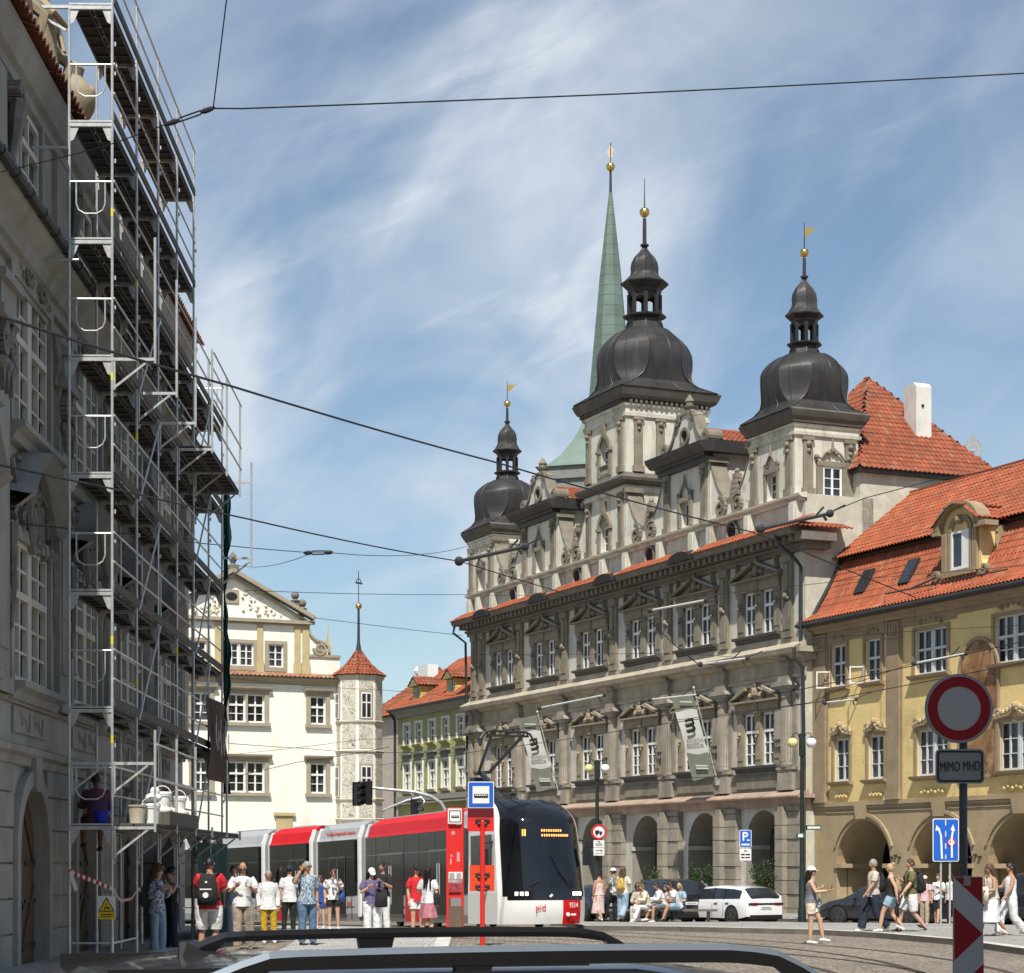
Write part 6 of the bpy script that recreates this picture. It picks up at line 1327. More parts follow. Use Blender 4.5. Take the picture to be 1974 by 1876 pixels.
def module(i, band, lower, doors, redp, y0=0., ends=(True, True)):
    a = V((*TPTS[i], gz(TPTS[i][1]))); b = V((*TPTS[i + 1], gz(TPTS[i + 1][1])))
    d = b - a; Lm = d.length; dy = d.normalized(); dx = V((dy.y, -dy.x, 0)).normalized(); dz = dx.cross(dy)
    M = mathutils.Matrix((( dx.x, dy.x, dz.x, a.x - TO.x), (dx.y, dy.y, dz.y, a.y - TO.y), (dx.z, dy.z, dz.z, a.z - TO.z), (0, 0, 0, 1)))
    s, e = (3.0 if i == 0 else gap), Lm - gap
    g = G()
    sec = [(.06, .16), (0, .4), (0, 2.86), (.05, 2.92), (.14, 3.22), (.5, 3.42)]
    for q in (sec[:2] + [(0, .98)], [(0, 2.83)] + sec[2:]): g.prism(q + [(WD - x, z) for x, z in q[::-1]], s, e)
    g.box(.02, WD - .02, e - .06, e, .9, 2.9); g.box(.04, .1, s, s + .1, .9, 2.9)
    body = xf(g, M).build('body', lower, TM)
    g = G(); Q = [(-.012, 2.84), (.04, 2.93), (.13, 3.23), (.49, 3.44), (.6, 3.44), (.6, 3.3), (.1, 2.8)]
    if i == 0:
        g.prism(Q, 4.1, e - .2); g.prism(Q, s, 4.1, mi=1)
        g.box(-.02, .02, 8.3, 9.1, 2.93, 2.98) if 0 else None
    else: g.prism(Q, s, e)
    g.prism([(WD - x, z) for x, z in Q][::-1], s if i else 4.1, e)
    xf(g, M).build('roof_band', [band, M_tgr], body)
    g = G(); g.box(.7, 1.8, s + 1, e - .6, 3.42, 3.5) ; xf(g, M).build('roof_equipment', M_tgr, body)
    # glazing strip and doors
    g = G(); g.box(-.012, .01, s + (.25 if i else .05), e - .02, .98, 2.84); g.box(WD - .01, WD + .012, s + .25, e - .02, .98, 2.84)
    w_ = xf(g, M).build('side_window', M_tgs, TM)
    g = G(); y = s + .6
    while y < e - .5:
        for x in (.12, WD - .57): g.box(x, x + .45, y, y + .1, .9, 1.45); g.box(x, x + .45, y, y + .5, .8, .95)
        y += 1.15
    xf(g, M).parts('seat', F_seat, TM); g = G(); y = s + .9
    while y < e - .4: g.tube([(.75, y, .9), (.75, y, 2.85)], .02, 5, 0); g.box(.6, 1.9, y + .3, y + .34, 2.6, 2.66); y += 1.5
    xf(g, M).parts('grab_pole', M_yelp, TM)
    g = G(); y = s + 1.4
    while y < e - .5: g.box(-.02, -.011, y, y + .03, 1.0, 2.82); y += 1.45
    g.box(-.02, -.011, s + .3, e - .05, 2.25, 2.275)
    xf(g, M).build('window_seal', M_tbk, w_)
    for a_, b_ in doors:
        g = G(); m = (a_ + b_) / 2; g.box(-.03, 0, a_, b_, .28, .42); g.box(-.03, 0, a_, b_, 2.24, 2.3); g.box(-.03, 0, a_, a_ + .06, .42, 2.24); g.box(-.03, 0, b_ - .06, b_, .42, 2.24); g.box(-.03, 0, m - .04, m + .04, .42, 2.24); dd = xf(g, M).build('door', M_tbk, TM)
        g = G()
        for u, v in ((a_ + .06, m - .04), (m + .04, b_ - .06)): g.box(-.036, -.03, u, v, .4, 2.24)
        xf(g, M).parts('door_glass', M_tgs, dd); g = G()
        for u in (m - .1, m + .1): g.tube([(-.05, u, .7), (-.05, u, 1.9)], .018, 6)
        xf(g, M).parts('handrail', M_galv, dd)
    for a_, b_ in redp:
        g = G(); g.box(-.014, 0, a_, b_, .18, .97); xf(g, M).build('red_panel', M_tred, body)
    g = G(); g.box(-.016, 0, s + .5, s + .52, .2, .95); g.box(-.016, 0, (s + e) / 2, (s + e) / 2 + .02, .2, .95); g.box(-.016, 0, s + .3, e - .3, .62, .635) ; xf(g, M).build('panel_seam', M_tbk, body)
    if i:                                          # bellows towards the previous module
        g = G()
        for k in range(5): g.prism([(.07, .35), (.07, 2.85), (.2, 3.25), (WD - .2, 3.25), (WD - .07, 2.85), (WD - .07, .35)] if k % 2 else [(.12, .35), (.12, 2.85), (.25, 3.2), (WD - .25, 3.2), (WD - .12, 2.85), (WD - .12, .35)], -gap + k * .13, -gap + k * .13 + .13)
        xf(g, M).build('bellows', M_bel, TM)
        g = G(); g.prism([(-.01, .3), (-.01, 2.9), (.14, 3.3), (.2, 3.3), (.06, .3)], .2, .34); g.prism([(-.01, .3), (-.01, 2.9), (.14, 3.3), (.2, 3.3), (.06, .3)], -.36, -.24); xf(g, M).build('corner_post', M_twh, TM)
    return M, body
M0, body0 = module(0, M_tred, M_tgr, [(4.5, 6.3), (8.8, 11.2)], [(6.5, 8.6)], .5)
module(1, M_tgr, M_tgr, [(1.3, 2.6)], [])
module(2, M_tred, M_tgr, [(.6, 1.9)], [(2.2, 3.4)])
module(3, M_tgr, M_tgr, [(1.6, 3.0)], [])
module(4, M_tgr, M_tgr, [], [])
def trtext(s, size, m, loc, body, kind='side', sx=1., yaw=0.):
    o = text(s, size, m, TM, (0, 0, 0), name='lettering', sx=sx)
    base = {'side': mathutils.Matrix(((0, 0, -1), (-1, 0, 0), (0, 1, 0))), 'front': mathutils.Matrix(((1, 0, 0), (0, 0, -1), (0, 1, 0)))}[kind]
    T = base.to_4x4(); T = mathutils.Matrix.Rotation(R(yaw), 4, 'Z') @ T; T.translation = V(loc); o.matrix_basis = body @ T @ mathutils.Matrix.Diagonal((sx, 1, 1, 1)); return o
# front face grid
NU, NZ = 28, 34
def fz(u, z):
    a = abs(u); y = .62 * a ** 3.2 + .05 * a * a
    if z > 1.05: y += (z - 1.05) * .20
    if z > 2.9: y += ((z - 2.9) / .68) ** 2.2 * .95 + ((z - 2.9) / .68) * .05
    if z < .5: y += (.5 - z) * .15
    if z < 1.05: y -= .03 * sin(pi * max(0, z - .15) / .9)
    return y
def fx(u, z):
    w_ = WD / 2 * (1 - (.04 * (z - 1) / 1.6 if z > 1 else 0) - (.17 * ((z - 2.6) / .98) ** 2.0 if z > 2.6 else 0)); return WD / 2 + u * w_
parts = {k: G() for k in ('windscreen', 'front_shell', 'bumper', 'front_stripe', 'black_mask')}
us = [-1 + 2 * i / NU for i in range(NU + 1)]; zs_ = [.16, .3, .45, .6, .72, .8, .9, 1.0, 1.08, 1.14] + [1.14 + (3.0 - 1.14) * k / 14 for k in range(1, 15)] + [3.0 + .58 * k / 9 for k in range(1, 10)]
for i in range(NU):
    for j in range(len(zs_) - 1):
        um = (us[i] + us[i + 1]) / 2; zm = (zs_[j] + zs_[j + 1]) / 2
        edge = .955
        lowc = .8 + .12 * abs(um) ** 6
        if abs(um) > edge or zm < lowc: nm = 'front_shell'
        elif zm > 1.12 and zm < 3.02: nm = 'windscreen'
        elif zm >= 3.02: nm = 'windscreen' if zm < 3.5 else 'black_mask'
        else: nm = 'black_mask'
        if zm < .8 and .27 < um < .77: nm = 'front_stripe'
        P = [(us[i], zs_[j]), (us[i + 1], zs_[j]), (us[i + 1], zs_[j + 1]), (us[i], zs_[j + 1])]
        parts[nm].quad(*[(fx(u, z), fz(u, z), z) for u, z in P])
parts['black_mask'].v and xf(parts['black_mask'], M0).parts('black_mask', M_tbk, TM)
for nm, m in (('front_shell', M_twh), ('windscreen', M_tgw), ('front_stripe', M_tred)):
    if parts[nm].v:
        o = xf(parts[nm], M0).build(nm, m, TM, smooth='all')
        import bmesh
        bm_ = bmesh.new(); bm_.from_mesh(o.data); bmesh.ops.remove_doubles(bm_, verts=bm_.verts, dist=.0005); bm_.to_mesh(o.data); bm_.free()
# closing shell between front face and body
g = G()
for j in range(len(zs_) - 1):
    for u in (-1, 1):
        a, b = (fx(u, zs_[j]), fz(u, zs_[j]), zs_[j]), (fx(u, zs_[j + 1]), fz(u, zs_[j + 1]), zs_[j + 1]); g.quad(a, (a[0], 3.0, a[2]), (b[0], 3.0, b[2]), b)
for i in range(NU):
    u, v = us[i], us[i + 1]; z = 3.58; g.quad((fx(u, z), fz(u, z), z), (fx(v, z), fz(v, z), z), (fx(v, z), 3.6, 3.42), (fx(u, z), 3.6, 3.42))
xf(g, M0).build('cab_shell', M_twh, body0)
g = G(); g.box(-.02, 0, 1.1, 2.7, 1.15, 2.6); xf(g, M0).build('cab_window', M_tgl, TM)
def fpt(x, z, off=-.02): u = (x - WD / 2) / (WD / 2); return (x, fz(u, z) + off, z)
g = G()
for x, s in ((.5, -1), (2.12, 1)):
    for k in range(3): q = fpt(x + (k - 1) * .12, .98, -.015); g.box(q[0] - .04, q[0] + .04, q[1] - .01, q[1] + .04, .93, 1.03)
xf(g, M0).parts('headlight', flat('lamp_glass', (.8, .8, .7), .1, emit=((1, .95, .8), 1.2)), TM)
g = G()
for k, xx in enumerate((.62, .68)): g.box(xx, xx + .03, fpt(xx, 2.62)[1], fpt(xx, 2.62)[1] + .02, 2.54, 2.72)
for r, z in ((9, 2.69), (12, 2.56)):
    for k in range(r): xx = 1.15 + k * .07; q = fpt(xx, z); g.box(xx, xx + .028, q[1], q[1] + .02, z - .03, z + .03)
xf(g, M0).build('destination_display', flat('led_orange', (.9, .35, .05), .5, emit=((1, .38, .1), 1.6)), TM)
g = G()
q0, q1, q2 = fpt(1.85, 1.2, -.05), fpt(1.55, 1.6, -.06), fpt(1.35, 2.05, -.04); g.tube([q0, q1], .018, 5); g.tube([q1, q2], .012, 5); g.tube([fpt(.7, 1.2, -.05), fpt(1.0, 1.35, -.05)], .015, 5); g.tube([fpt(1.95, 1.15, -.05), fpt(2.1, 1.6, -.05)], .018, 5)
xf(g, M0).build('wiper', M_black, TM)
g = G(); g.box(2.52, 2.72, .55, .72, 1.75, 2.25); g.tube([(2.4, .7, 2.45), (2.62, .62, 2.4), (2.62, .62, 2.2)], .025, 6); g.box(-.32, -.12, 1.0, 1.18, 1.7, 2.2); g.tube([(.05, 1.1, 2.4), (-.2, 1.1, 2.35), (-.2, 1.1, 2.15)], .025, 6); xf(g, M0).parts('wing_mirror', M_black, TM)
g = G(); g.box(.35, 2.1, .5, 1.2, 1.13, 1.35) ; g.tube([fpt(1.25, .88, -.02), fpt(1.32, .95, -.03)], .04, 8); xf(g, M0).build('badge', M_galv, TM)
trtext('pid', .25, M_tred, fpt(.98, .6, -.02), M0, 'front'); trtext('9514', .2, M_twh, fpt(1.97, .66, -.03), M0, 'front', .85, 24)
g = G(); q = fpt(1.78, .42, -.04); g.lathe([(.055, q[1]), (.055, q[1] + .02)], (q[0], 0, q[2]), 12, axis='y'); g.box(1.87, 2.02, q[1] + .02, q[1] + .035, .39, .44); xf(g, M0).build('emblem', M_twh, TM)
def mod_matrix(i):
    a = V((*TPTS[i], gz(TPTS[i][1]))); b = V((*TPTS[i + 1], gz(TPTS[i + 1][1]))); dy = (b - a).normalized(); dx = V((dy.y, -dy.x, 0)).normalized(); dz = dx.cross(dy)
    return mathutils.Matrix(((dx.x, dy.x, dz.x, a.x - TO.x), (dx.y, dy.y, dz.y, a.y - TO.y), (dx.z, dy.z, dz.z, a.z - TO.z), (0, 0, 0, 1)))
trtext('Pražská integrovaná doprava', .2, M_tred, (.055, 1.75, 3.07), mod_matrix(1), 'side'); trtext('pid', .25, M_tred, (-.03, 1.0, .75), mod_matrix(1), 'side')
g = G()
for y in (2.9, 6.6, 10.2):
    for x in (.35, WD - .45): g.lathe([(.26, x - .06), (.26, x + .06)], (0, y, .27), 16, axis='x')
xf(g, M0).parts('wheel', M_dark, TM)
# pantograph
pn = []
A = lambda x, y, Y: at(x, y, Y) - TO
g = G(); g.bar(A(975, 1552, 57.5), A(928, 1490, 60), .12, .12); g.bar(A(920, 1538, 61), A(990, 1538, 57.8), .1); g.bar(A(912, 1541, 60), A(1000, 1541, 60), .08)
for x in (925, 960, 990): g.lathe([(.08, 0), (.1, .1), (.06, .15), (.1, .2), (.06, .28)], tuple(A(x, 1548, 59.5)), 8)
g.box(*[c for p in zip(A(905, 1512, 60.2), A(945, 1500, 60.6)) for c in p])
pg = g.build('pantograph', M_dark, TM)
g = G(); g.bar(A(922, 1491, 60), A(946, 1420, 57.6), .07); g.bar(A(944, 1488, 60), A(1010, 1416, 58.8), .07); g.bar(A(915, 1492, 60.1), A(948, 1488, 59.9), .09); g.bar(A(926, 1492, 60), A(1000, 1424, 58.6), .04) if 0 else None
g.build('upper_arm', M_dark, pg)
g = G()
for dY in (-.18, .18):
    g.tube([A(925, 1424, 57.2 + dY), A(934, 1412, 57.3 + dY), A(946, 1409, 57.4 + dY), A(1012, 1412, 58.8 + dY), A(1022, 1416, 59 + dY), A(1032, 1436, 59.2 + dY)], .035, 6)
g.tube([A(938, 1410, 57.2), A(940, 1418, 57.7)], .03, 5); g.tube([A(1016, 1412, 58.7), A(1016, 1418, 59.2)], .03, 5); g.bar(A(941, 1418, 57.5), A(1018, 1420, 59), .06)
g.build('collector_head', M_dark, pg)

# ---------------- signs, posts and lamps ----------------
M_sred = flat('sign_red', (.48, .02, .03), .45); M_swh = flat('sign_white', (.68, .68, .67), .45); M_sbl = flat('sign_blue', (.01, .10, .48), .45); M_sgr = flat('sign_back_grey', (.35, .36, .37), .5, .4); M_blk = flat('print_black', (.012, .012, .012), .6)
M_pole = mat('pole_grey', (.09, .10, .11), .5, .4, var=.15); M_redp = flat('stop_red', (.60, .025, .02), .4)
def post(x, Y, r=.04, top=None, n=10, m=None):
    g = G(); g.tube([(0, 0, 0), (0, 0, top)], r, n); return g
def disc(g, r, y, z, n=40, mi=0, r0=0, x=0, t=.004):
    if r0: g.ring(x, z, r0, r, y - t, y, 0, 2 * pi, n, mi)
    else: g.lathe([(r, y - t), (r, y)], (x, 0, z), n, axis='y', mi=mi)
def rrect(w, h, r, cx=0, cz=0, n=5):
    P = []
    for sx, sz, a0 in ((1, 1, 0), (-1, 1, 90), (-1, -1, 180), (1, -1, 270)):
        for k in range(n + 1): an = R(a0 + 90 * k / n); P.append((cx + sx * (w / 2 - r) + r * cos(an), cz + sz * (h / 2 - r) + r * sin(an)))
    return P
def hollow(g, outer, inner, y0, y1, mi=0):
    n = len(outer); vs = [(x, y0, z) for x, z in outer] + [(x, y0, z) for x, z in inner] + [(x, y1, z) for x, z in outer] + [(x, y1, z) for x, z in inner]
    fs = []
    for i in range(n): j = (i + 1) % n; fs += [(i, j, n + j, n + i), (2 * n + i, 3 * n + i, 3 * n + j, 2 * n + j), (i, 2 * n + i, 2 * n + j, j), (n + i, n + j, 3 * n + j, 3 * n + i)]
    g.add(vs, fs, mi)
# near no-entry sign
p = at(1857, 1665, 21); t = thing('traffic_sign', 'round no vehicles sign with red ring above a grey plate reading MIMO MHD', 'road sign', (p.x, p.y, 0), R(4))
zc_ = CH + (HZ - 1367) / 190.5; ox_ = -.062
g = G(); g.tube([(0, 0, 0), (0, 0, zc_ + .2)], .042, 14); g.build('pole', M_pole, t, smooth='all')
g = G(); disc(g, .35, -.05, zc_, 56, x=ox_, t=.012); pl_ = g.build('round_plate', M_sgr, t)
g = G(); disc(g, .335, -.063, zc_, 56, x=ox_, t=.003); g.build('white_field', flat('sign_face_shaded', (.42, .43, .44), .5), pl_)  # shade on this sign put into a duller face and red ring
g = G(); disc(g, .322, -.067, zc_, 56, r0=.222, x=ox_, t=.003); g.build('red_ring', flat('sign_red_shaded', (.30, .008, .015), .5), pl_)
zp = CH + (HZ - 1478) / 190.5
g = G(); g.prism(rrect(.50, .345, .045, ox_ + .01, zp), -.062, -.05); sp_ = g.build('supplementary_plate', M_sgr, t)
g = G(); hollow(g, rrect(.465, .31, .035, ox_ + .01, zp), rrect(.435, .28, .025, ox_ + .01, zp), -.067, -.063); g.build('border', M_blk, sp_)
text('MIMO MHD', .145, M_blk, sp_, (ox_ + .01, -.067, zp - .005), (R(90), R(-2), 0), bold=-.002, sx=.56)
g = G(); 
for z in (zc_ - .15, zc_ + .12, zp): g.box(-.06, .06, -.055, .05, z - .015, z + .015)
g.parts('clamp', M_galv, t)
# chevron marker board
t = thing('chevron_board', 'red and white chevron marker board on its post at the right edge', 'marker board', (at(1863, 1665, 20.9).x, 20.9, 0), R(3))
kz = .001273; z0_ = CH + (HZ - 1690) / 191.4
def Cz(x, y): return ((x - 1515) * kz, z0_ - (y - 915) * kz)
g = G(); g.prism([Cz(1392, 915), Cz(1392, 1900), Cz(1640, 1900), Cz(1628, 915)], -.075, -.06); bd = g.build('board', M_sgr, t)
g = G(); g.prism([Cz(1394, 920), Cz(1396, 1896), Cz(1638, 1896), Cz(1626, 920)], -.079, -.0755); g.build('white_face', flat('shaded_reflective_white', (.45, .46, .47), .5), bd)  # board faces coloured darker too, shade included in white and red
g = G()
for P in ([(1400, 922), (1624, 922), (1624, 1130)], [(1398, 1155), (1626, 1365), (1402, 1575)], [(1636, 1600), (1636, 1850), (1412, 1815)]): g.prism([Cz(*q) for q in P], -.082, -.0795)
g.build('red_face', flat('shaded_reflective_red', (.30, .012, .02), .5), bd)
g = G(); g.box(-.05, .02, -.09, -.05, z0_ - .09, z0_ + .01); g.box(-.02, .02, -.06, .0, 0.1, z0_ - .05); g.box(-.2, .2, -.25, .2, 0, .1); g.build('stand', M_sgr, t)
# blue lane sign
p = at(1823, 1665, 60); t = thing('lane_sign', 'blue lane arrangement sign with two white arrows on twin posts', 'road sign', (p.x, p.y, gz(60) + .12))
B = gz(60) + .12; k_ = FV / 60; zt, zb = CH + (HZ - 1578) / k_ - B, CH + (HZ - 1661) / k_ - B
g = G(); g.tube([(-.13, .05, 0), (-.13, .05, zb + .3)], .03, 8); g.tube([(.13, .05, 0), (.13, .05, zb + .3)], .03, 8); g.build('post', M_galv, t)
zm, hh = (zt + zb) / 2, zt - zb
g = G(); g.prism(rrect(.76, hh, .06, 0, zm), -.02, 0); pl_ = g.build('plate', M_swh, t); g = G(); g.prism(rrect(.71, hh - .05, .05, 0, zm), -.026, -.0205); g.build('blue_field', M_sbl, pl_)
g = G(); f = hh / 340.
def Lz(x, y): return ((x - 1352) * f * .98, zt - (y - 445) * f)
def arrow(P, w_):
    for a, b in zip(P, P[1:]): a, b = Lz(*a), Lz(*b); g.bar((a[0], -.02, a[1]), (b[0], -.02, b[1]), w_ * .9, w_ * .9)
arrow([(1320, 765), (1312, 580), (1294, 530)], .06); g.prism([Lz(1268, 545), Lz(1308, 530), Lz(1275, 495)], -.036, -.028); arrow([(1400, 755), (1398, 600), (1410, 530)], .06); g.prism([Lz(1388, 535), Lz(1428, 545), Lz(1410, 492)], -.036, -.028)
for a, b in ((455, 500), (545, 590), (640, 685), (730, 765)): arrow([(1350, a), (1350, b)], .03)
g.build('arrows', M_swh, pl_); q = Lz(1396, 632)
g = G(); disc(g, .11, -.037, q[1], 20, x=q[0]); g.build('small_disc', M_swh, pl_); g = G(); disc(g, .12, -.041, q[1], 20, r0=.085, x=q[0]); g.build('red_ring', M_sred, pl_); g = G(); g.box(q[0] - .05, q[0] + .05, -.045, -.042, q[1] - .02, q[1] + .04); g.build('symbol', M_blk, pl_)
# tram stop pole
p = at(930, 1665, 44); t = thing('tram_stop_sign', 'tall red tram stop pole topped by a blue and white tram sign', 'stop sign', (p.x, p.y, 0), R(2)); k_ = FV / 44
def Z(y): return CH + (HZ - y) / k_
def X(x): return (x - 930) / k_
g = G(); g.tube([(0, -.06, 0), (0, -.06, Z(1585))], .052, 12); g.ball((0, -.06, Z(1585)), .052, 10); g.build('pole', M_redp, t, smooth=True)
g = G(); g.prism(rrect(X(952) - X(902), Z(1507) - Z(1558), .03, X(927), Z(1532.5)), -.06, -.02); pl_ = g.build('plate', M_swh, t); g = G(); g.prism(rrect(X(950.5) - X(903.5), Z(1509) - Z(1556.5), .025, X(927), Z(1532.5)), -.066, -.0605); g.build('blue_field', M_sbl, pl_)
g = G(); g.box(X(911), X(943), -.072, -.0665, Z(1549), Z(1516)); g.build('white_field', M_swh, pl_)
def tramicon(par, x0, x1, zc0, y, h):
    g = G(); g.prism(rrect(x1 - x0, h, h * .25, (x0 + x1) / 2, zc0), y - .004, y); g.build('tram_symbol', M_blk, par); g = G(); n = 7; w_ = (x1 - x0) * .86 / n
    for k in range(n): a = x0 + (x1 - x0) * .07 + k * w_; g.box(a + w_ * .15, a + w_ * .85, y - .007, y - .005, zc0 + h * .02, zc0 + h * .32)
    g.build('symbol_windows', M_swh, par)
tramicon(pl_, X(913.5), X(941), Z(1534.5), -.0735, .085)
g = G(); g.box(X(901), X(952), -.05, -.01, Z(1603), Z(1558)); bx = g.build('upper_panel', M_redp, t); g = G(); g.box(X(905.5), X(953), -.05, -.01, Z(1718), Z(1668)); bx2 = g.build('lower_panel', flat('stop_orange_red', (.62, .06, .02), .4), t); g = G(); g.box(X(902), X(951), -.052, -.05, Z(1576), Z(1559)); g.build('painted_shadow', flat('shadowed_red', (.10, .005, .01), .5), bx)  # shadow below the plate painted as a darker red strip
g = G()
for y in (1580.5, 1684, 1707): g.box(X(916), X(944), -.09, -.05, Z(y + 3), Z(y - 1)); g.ball((X(923), -.06, Z(y + 8)), .04, 6); g.ball((X(936), -.06, Z(y + 8)), .04, 6)
g.parts('clamp', M_dark, t)
# red information column
p = at(877, 1665, 50); t = thing('timetable_column', 'red timetable column with small white tram sign in front of the tram', 'stop sign', (p.x, p.y, 0), R(-4)); k_ = 80.
def Z(y): return CH + (HZ - y) / k_
def X(x): return (x - 877) / k_
g = G(); g.box(X(861), X(866), -.08, .08, 0, Z(1558)); g.box(X(889), X(894), -.08, .08, 0, Z(1558)); g.box(X(866), X(889), -.07, .07, Z(1560), Z(1557)); g.box(X(866), X(889), -.05, .07, Z(1731), Z(1590)); fr_ = g.build('column', M_redp, t)
g = G(); g.box(X(864.5), X(891), -.13, .05, Z(1588), Z(1559)); bx = g.build('sign_box', M_swh, t); g = G(); hollow(g, rrect(X(889.5) - X(867), Z(1562.5) - Z(1585.5), .01, X(878), Z(1574)), rrect(X(888) - X(868.5), Z(1564) - Z(1584), .01, X(878), Z(1574)), -.134, -.131); g.build('frame_line', M_blk, bx); tramicon(bx, X(871), X(886), Z(1574.5), -.136, .05)
g = G(); g.box(X(865.5), X(892.5), -.1, -.05, Z(1702), Z(1681)); g.build('timetable', M_swh, t); g = G(); 
for k in range(9): g.box(X(867), X(867 + 9 + (k % 3)), -.103, -.101, Z(1684 + k * 1.3), Z(1683.6 + k * 1.3)); g.box(X(881), X(881 + 8 + (k % 2)), -.103, -.101, Z(1684 + k * 1.3), Z(1683.6 + k * 1.3))
g.build('print_lines', M_blk, t); g = G(); g.box(X(866), X(892.5), -.1, -.05, Z(1720), Z(1694)); g.build('map_case', mat('map_print', (.30, .05, .06), .3, var=.4, sc=9), t)
g = G(); g.lathe([(.05, -.055), (.05, -.05)], (X(874), 0, Z(1606)), 12, axis='y'); g.box(X(868), X(871), -.056, -.05, Z(1667), Z(1655)); g.box(X(881), X(887), -.056, -.05, Z(1661), Z(1643)); g.box(X(869), X(873), -.056, -.05, Z(1652), Z(1648)); g.build('small_print', mat('pale_print', (.55, .25, .25), .6), t)
g = G(); g.box(X(866), X(893), -.15, .1, 0, Z(1747)); g.build('litter_bin', mat('rusty_bin', (.16, .11, .08), .8, kind='wood', sc=2), t)
# traffic lights
def tl(name, lab, x, y, Y, heads, arm, rz=0):
    p = at(x, y, Y); t = thing(name, lab, 'traffic light', (p.x, p.y, p.z)); s_ = Y / FV
    for (dx, dy, ang) in heads:
        g = G(); hz_, w_ = 43 * s_, 15 * s_
        g.box(-w_ / 2, w_ / 2, -.12, .12, -hz_, 0)
        for k in range(3):
            z = -hz_ * (k + .5) / 3; 
            for q in range(6): a = pi * q / 5; 
            g.ring(0, z, .11, .135, -.34, -.12, R(-10), R(190), 10); g.lathe([(.11, -.13), (.1, -.125)], (0, 0, z), 12, axis='y')
        g.box(-w_ * .62, w_ * .62, .12, .14, -hz_ - .03, .03); g.build('signal_head', M_black, t, loc=(dx * s_, 0, -dy * s_), rz=R(ang))
    g = G(); P = [V(at(a, b, c)) - p for a, b, c in arm]; g.tube(P, [.05 + .004 * i for i in range(len(P))], 8); g.build('arm', M_galv, t, smooth='all'); return t
tl('traffic_light', 'black traffic light heads hanging from a long curved arm over the tram', 698, 1508, 74, [(-7, 1, 35), (8, -1, -50)], [(700, 1517, 74.1), (720, 1519, 74.1), (770, 1524, 74.2), (800, 1527, 74.2), (830, 1535, 74.3), (850, 1548, 74.4), (860, 1566, 74.5), (862, 1780, 74.5)])
t2 = tl('traffic_light', 'smaller traffic light seen end on above the red tram roof', 800, 1541, 86, [(0, 0, 80)], [(739, 1566, 86.2), (740, 1561, 86.2), (785, 1543, 86.1), (812, 1538, 86.1), (820, 1545, 86.1), (800, 1560, 86.1), (800, 1790, 86.1)])
# street lamps
M_globe = flat('opal_globe', (.75, .75, .74), .15); M_globey = flat('yellowed_globe', (.62, .58, .24), .2)
def lamp(x, Y, label, ytop, zb, gl, gr):
    p = at(x, HZ, Y); k_ = FV / Y; t = thing('street_lamp', label, 'street lamp', (p.x, p.y, zb)); h = CH + (HZ - ytop) / k_ - zb
    g = G(); g.lathe([(.16, 0), (.16, .5), (.13, .6), (.13, 1.6), (.10, 1.75), (.085, h * .6), (.075, h - .9), (.12, h - .88), (.12, h - .05), (.05, h)], n=12); g.build('post', mat('lamp_green', (.02, .035, .032), .45, .3), t, smooth=True)
    for sx, m in ((-1, M_globey), (1, M_globe)):
        g = G(); g.tube([(sx * .1, 0, h - .25), (sx * .14, 0, h - .05), (sx * .24, 0, h + .02), (sx * .34, 0, h - .04), (sx * .36, 0, h - .16)], .022, 6); g.lathe([(.03, h - .2), (.09, h - .17), (.03, h - .12)], (sx * .36, 0, 0), 8); a_ = g.build('bracket', M_dark, t); g = G(); g.ball((sx * .36, 0, h - .38), .2, 18); g.build('globe', m, a_, smooth='all')
    return t, h
t, h = lamp(1151, 92, 'dark street lamp with two globes behind the truck ban sign', 1465, gz(92) + .12, 0, 0)
B = gz(92) + .12; k_ = FV / 92
def Z(y): return CH + (HZ - y) / k_ - B
s1 = thing('truck_ban_sign', 'round truck ban sign with white plates fixed to the lamp post', 'road sign', (at(1154.5, HZ, 91.8).x, 91.8, B))
g = G(); disc(g, .34, -.02, Z(1604), 32, t=.01); pl_ = g.build('round_plate', M_swh, s1); g = G(); disc(g, .34, -.034, Z(1604), 32, r0=.25, t=.004); g.build('red_ring', M_sred, pl_); g = G(); g.box(-.17, .02, -.035, -.031, Z(1608), Z(1601)); g.box(.03, .15, -.035, -.031, Z(1608), Z(1603)); g.ball((-.1, -.033, Z(1609)), .04, 8); g.ball((.08, -.033, Z(1609)), .04, 8); g.build('truck_symbol', M_blk, pl_)
g = G(); g.box(-.24, .24, -.03, -.01, Z(1634), Z(1620)); g.box(-.24, .24, -.03, -.01, Z(1649.5), Z(1635)); pl_ = g.build('supplementary_plate', M_swh, s1); g = G(); g.bar((-.15, -.033, Z(1640)), (.12, -.033, Z(1640)), .004, .03); g.prism([(.1, Z(1642.5)), (.1, Z(1637.5)), (.17, Z(1640))], -.036, -.031); g.box(-.06, .06, -.034, -.031, Z(1624), Z(1622)); 
for y in (1626, 1628, 1630, 1645): g.box(-.15, .15, -.034, -.031, Z(y + .8), Z(y))
g.build('print', M_blk, pl_)
t, h = lamp(1546, 80, 'tall dark street lamp with two globes beside the woman in the road', 1413, gz(80), 0, 0)
B = gz(80); k_ = 50.
def Z(y): return CH + (HZ - y) / k_ - B
g = G(); g.box(.15, .75, -.03, .03, Z(1600), Z(1591)); g.box(.12, .2, -.03, .03, Z(1600), Z(1591)); g.box(-.22, .1, -.1, .1, Z(1616), Z(1606)); g.build('small_plate', flat('dark_green', (.03, .1, .06), .5), t); g = G(); g.box(.2, .7, -.036, -.031, Z(1597.5), Z(1593.5)); g.box(-.16, .02, -.11, -.1, Z(1614), Z(1608)); g.build('white_print', M_swh, t)
B = gz(86); k_ = FV / 86
def Z(y): return CH + (HZ - y) / k_ - B
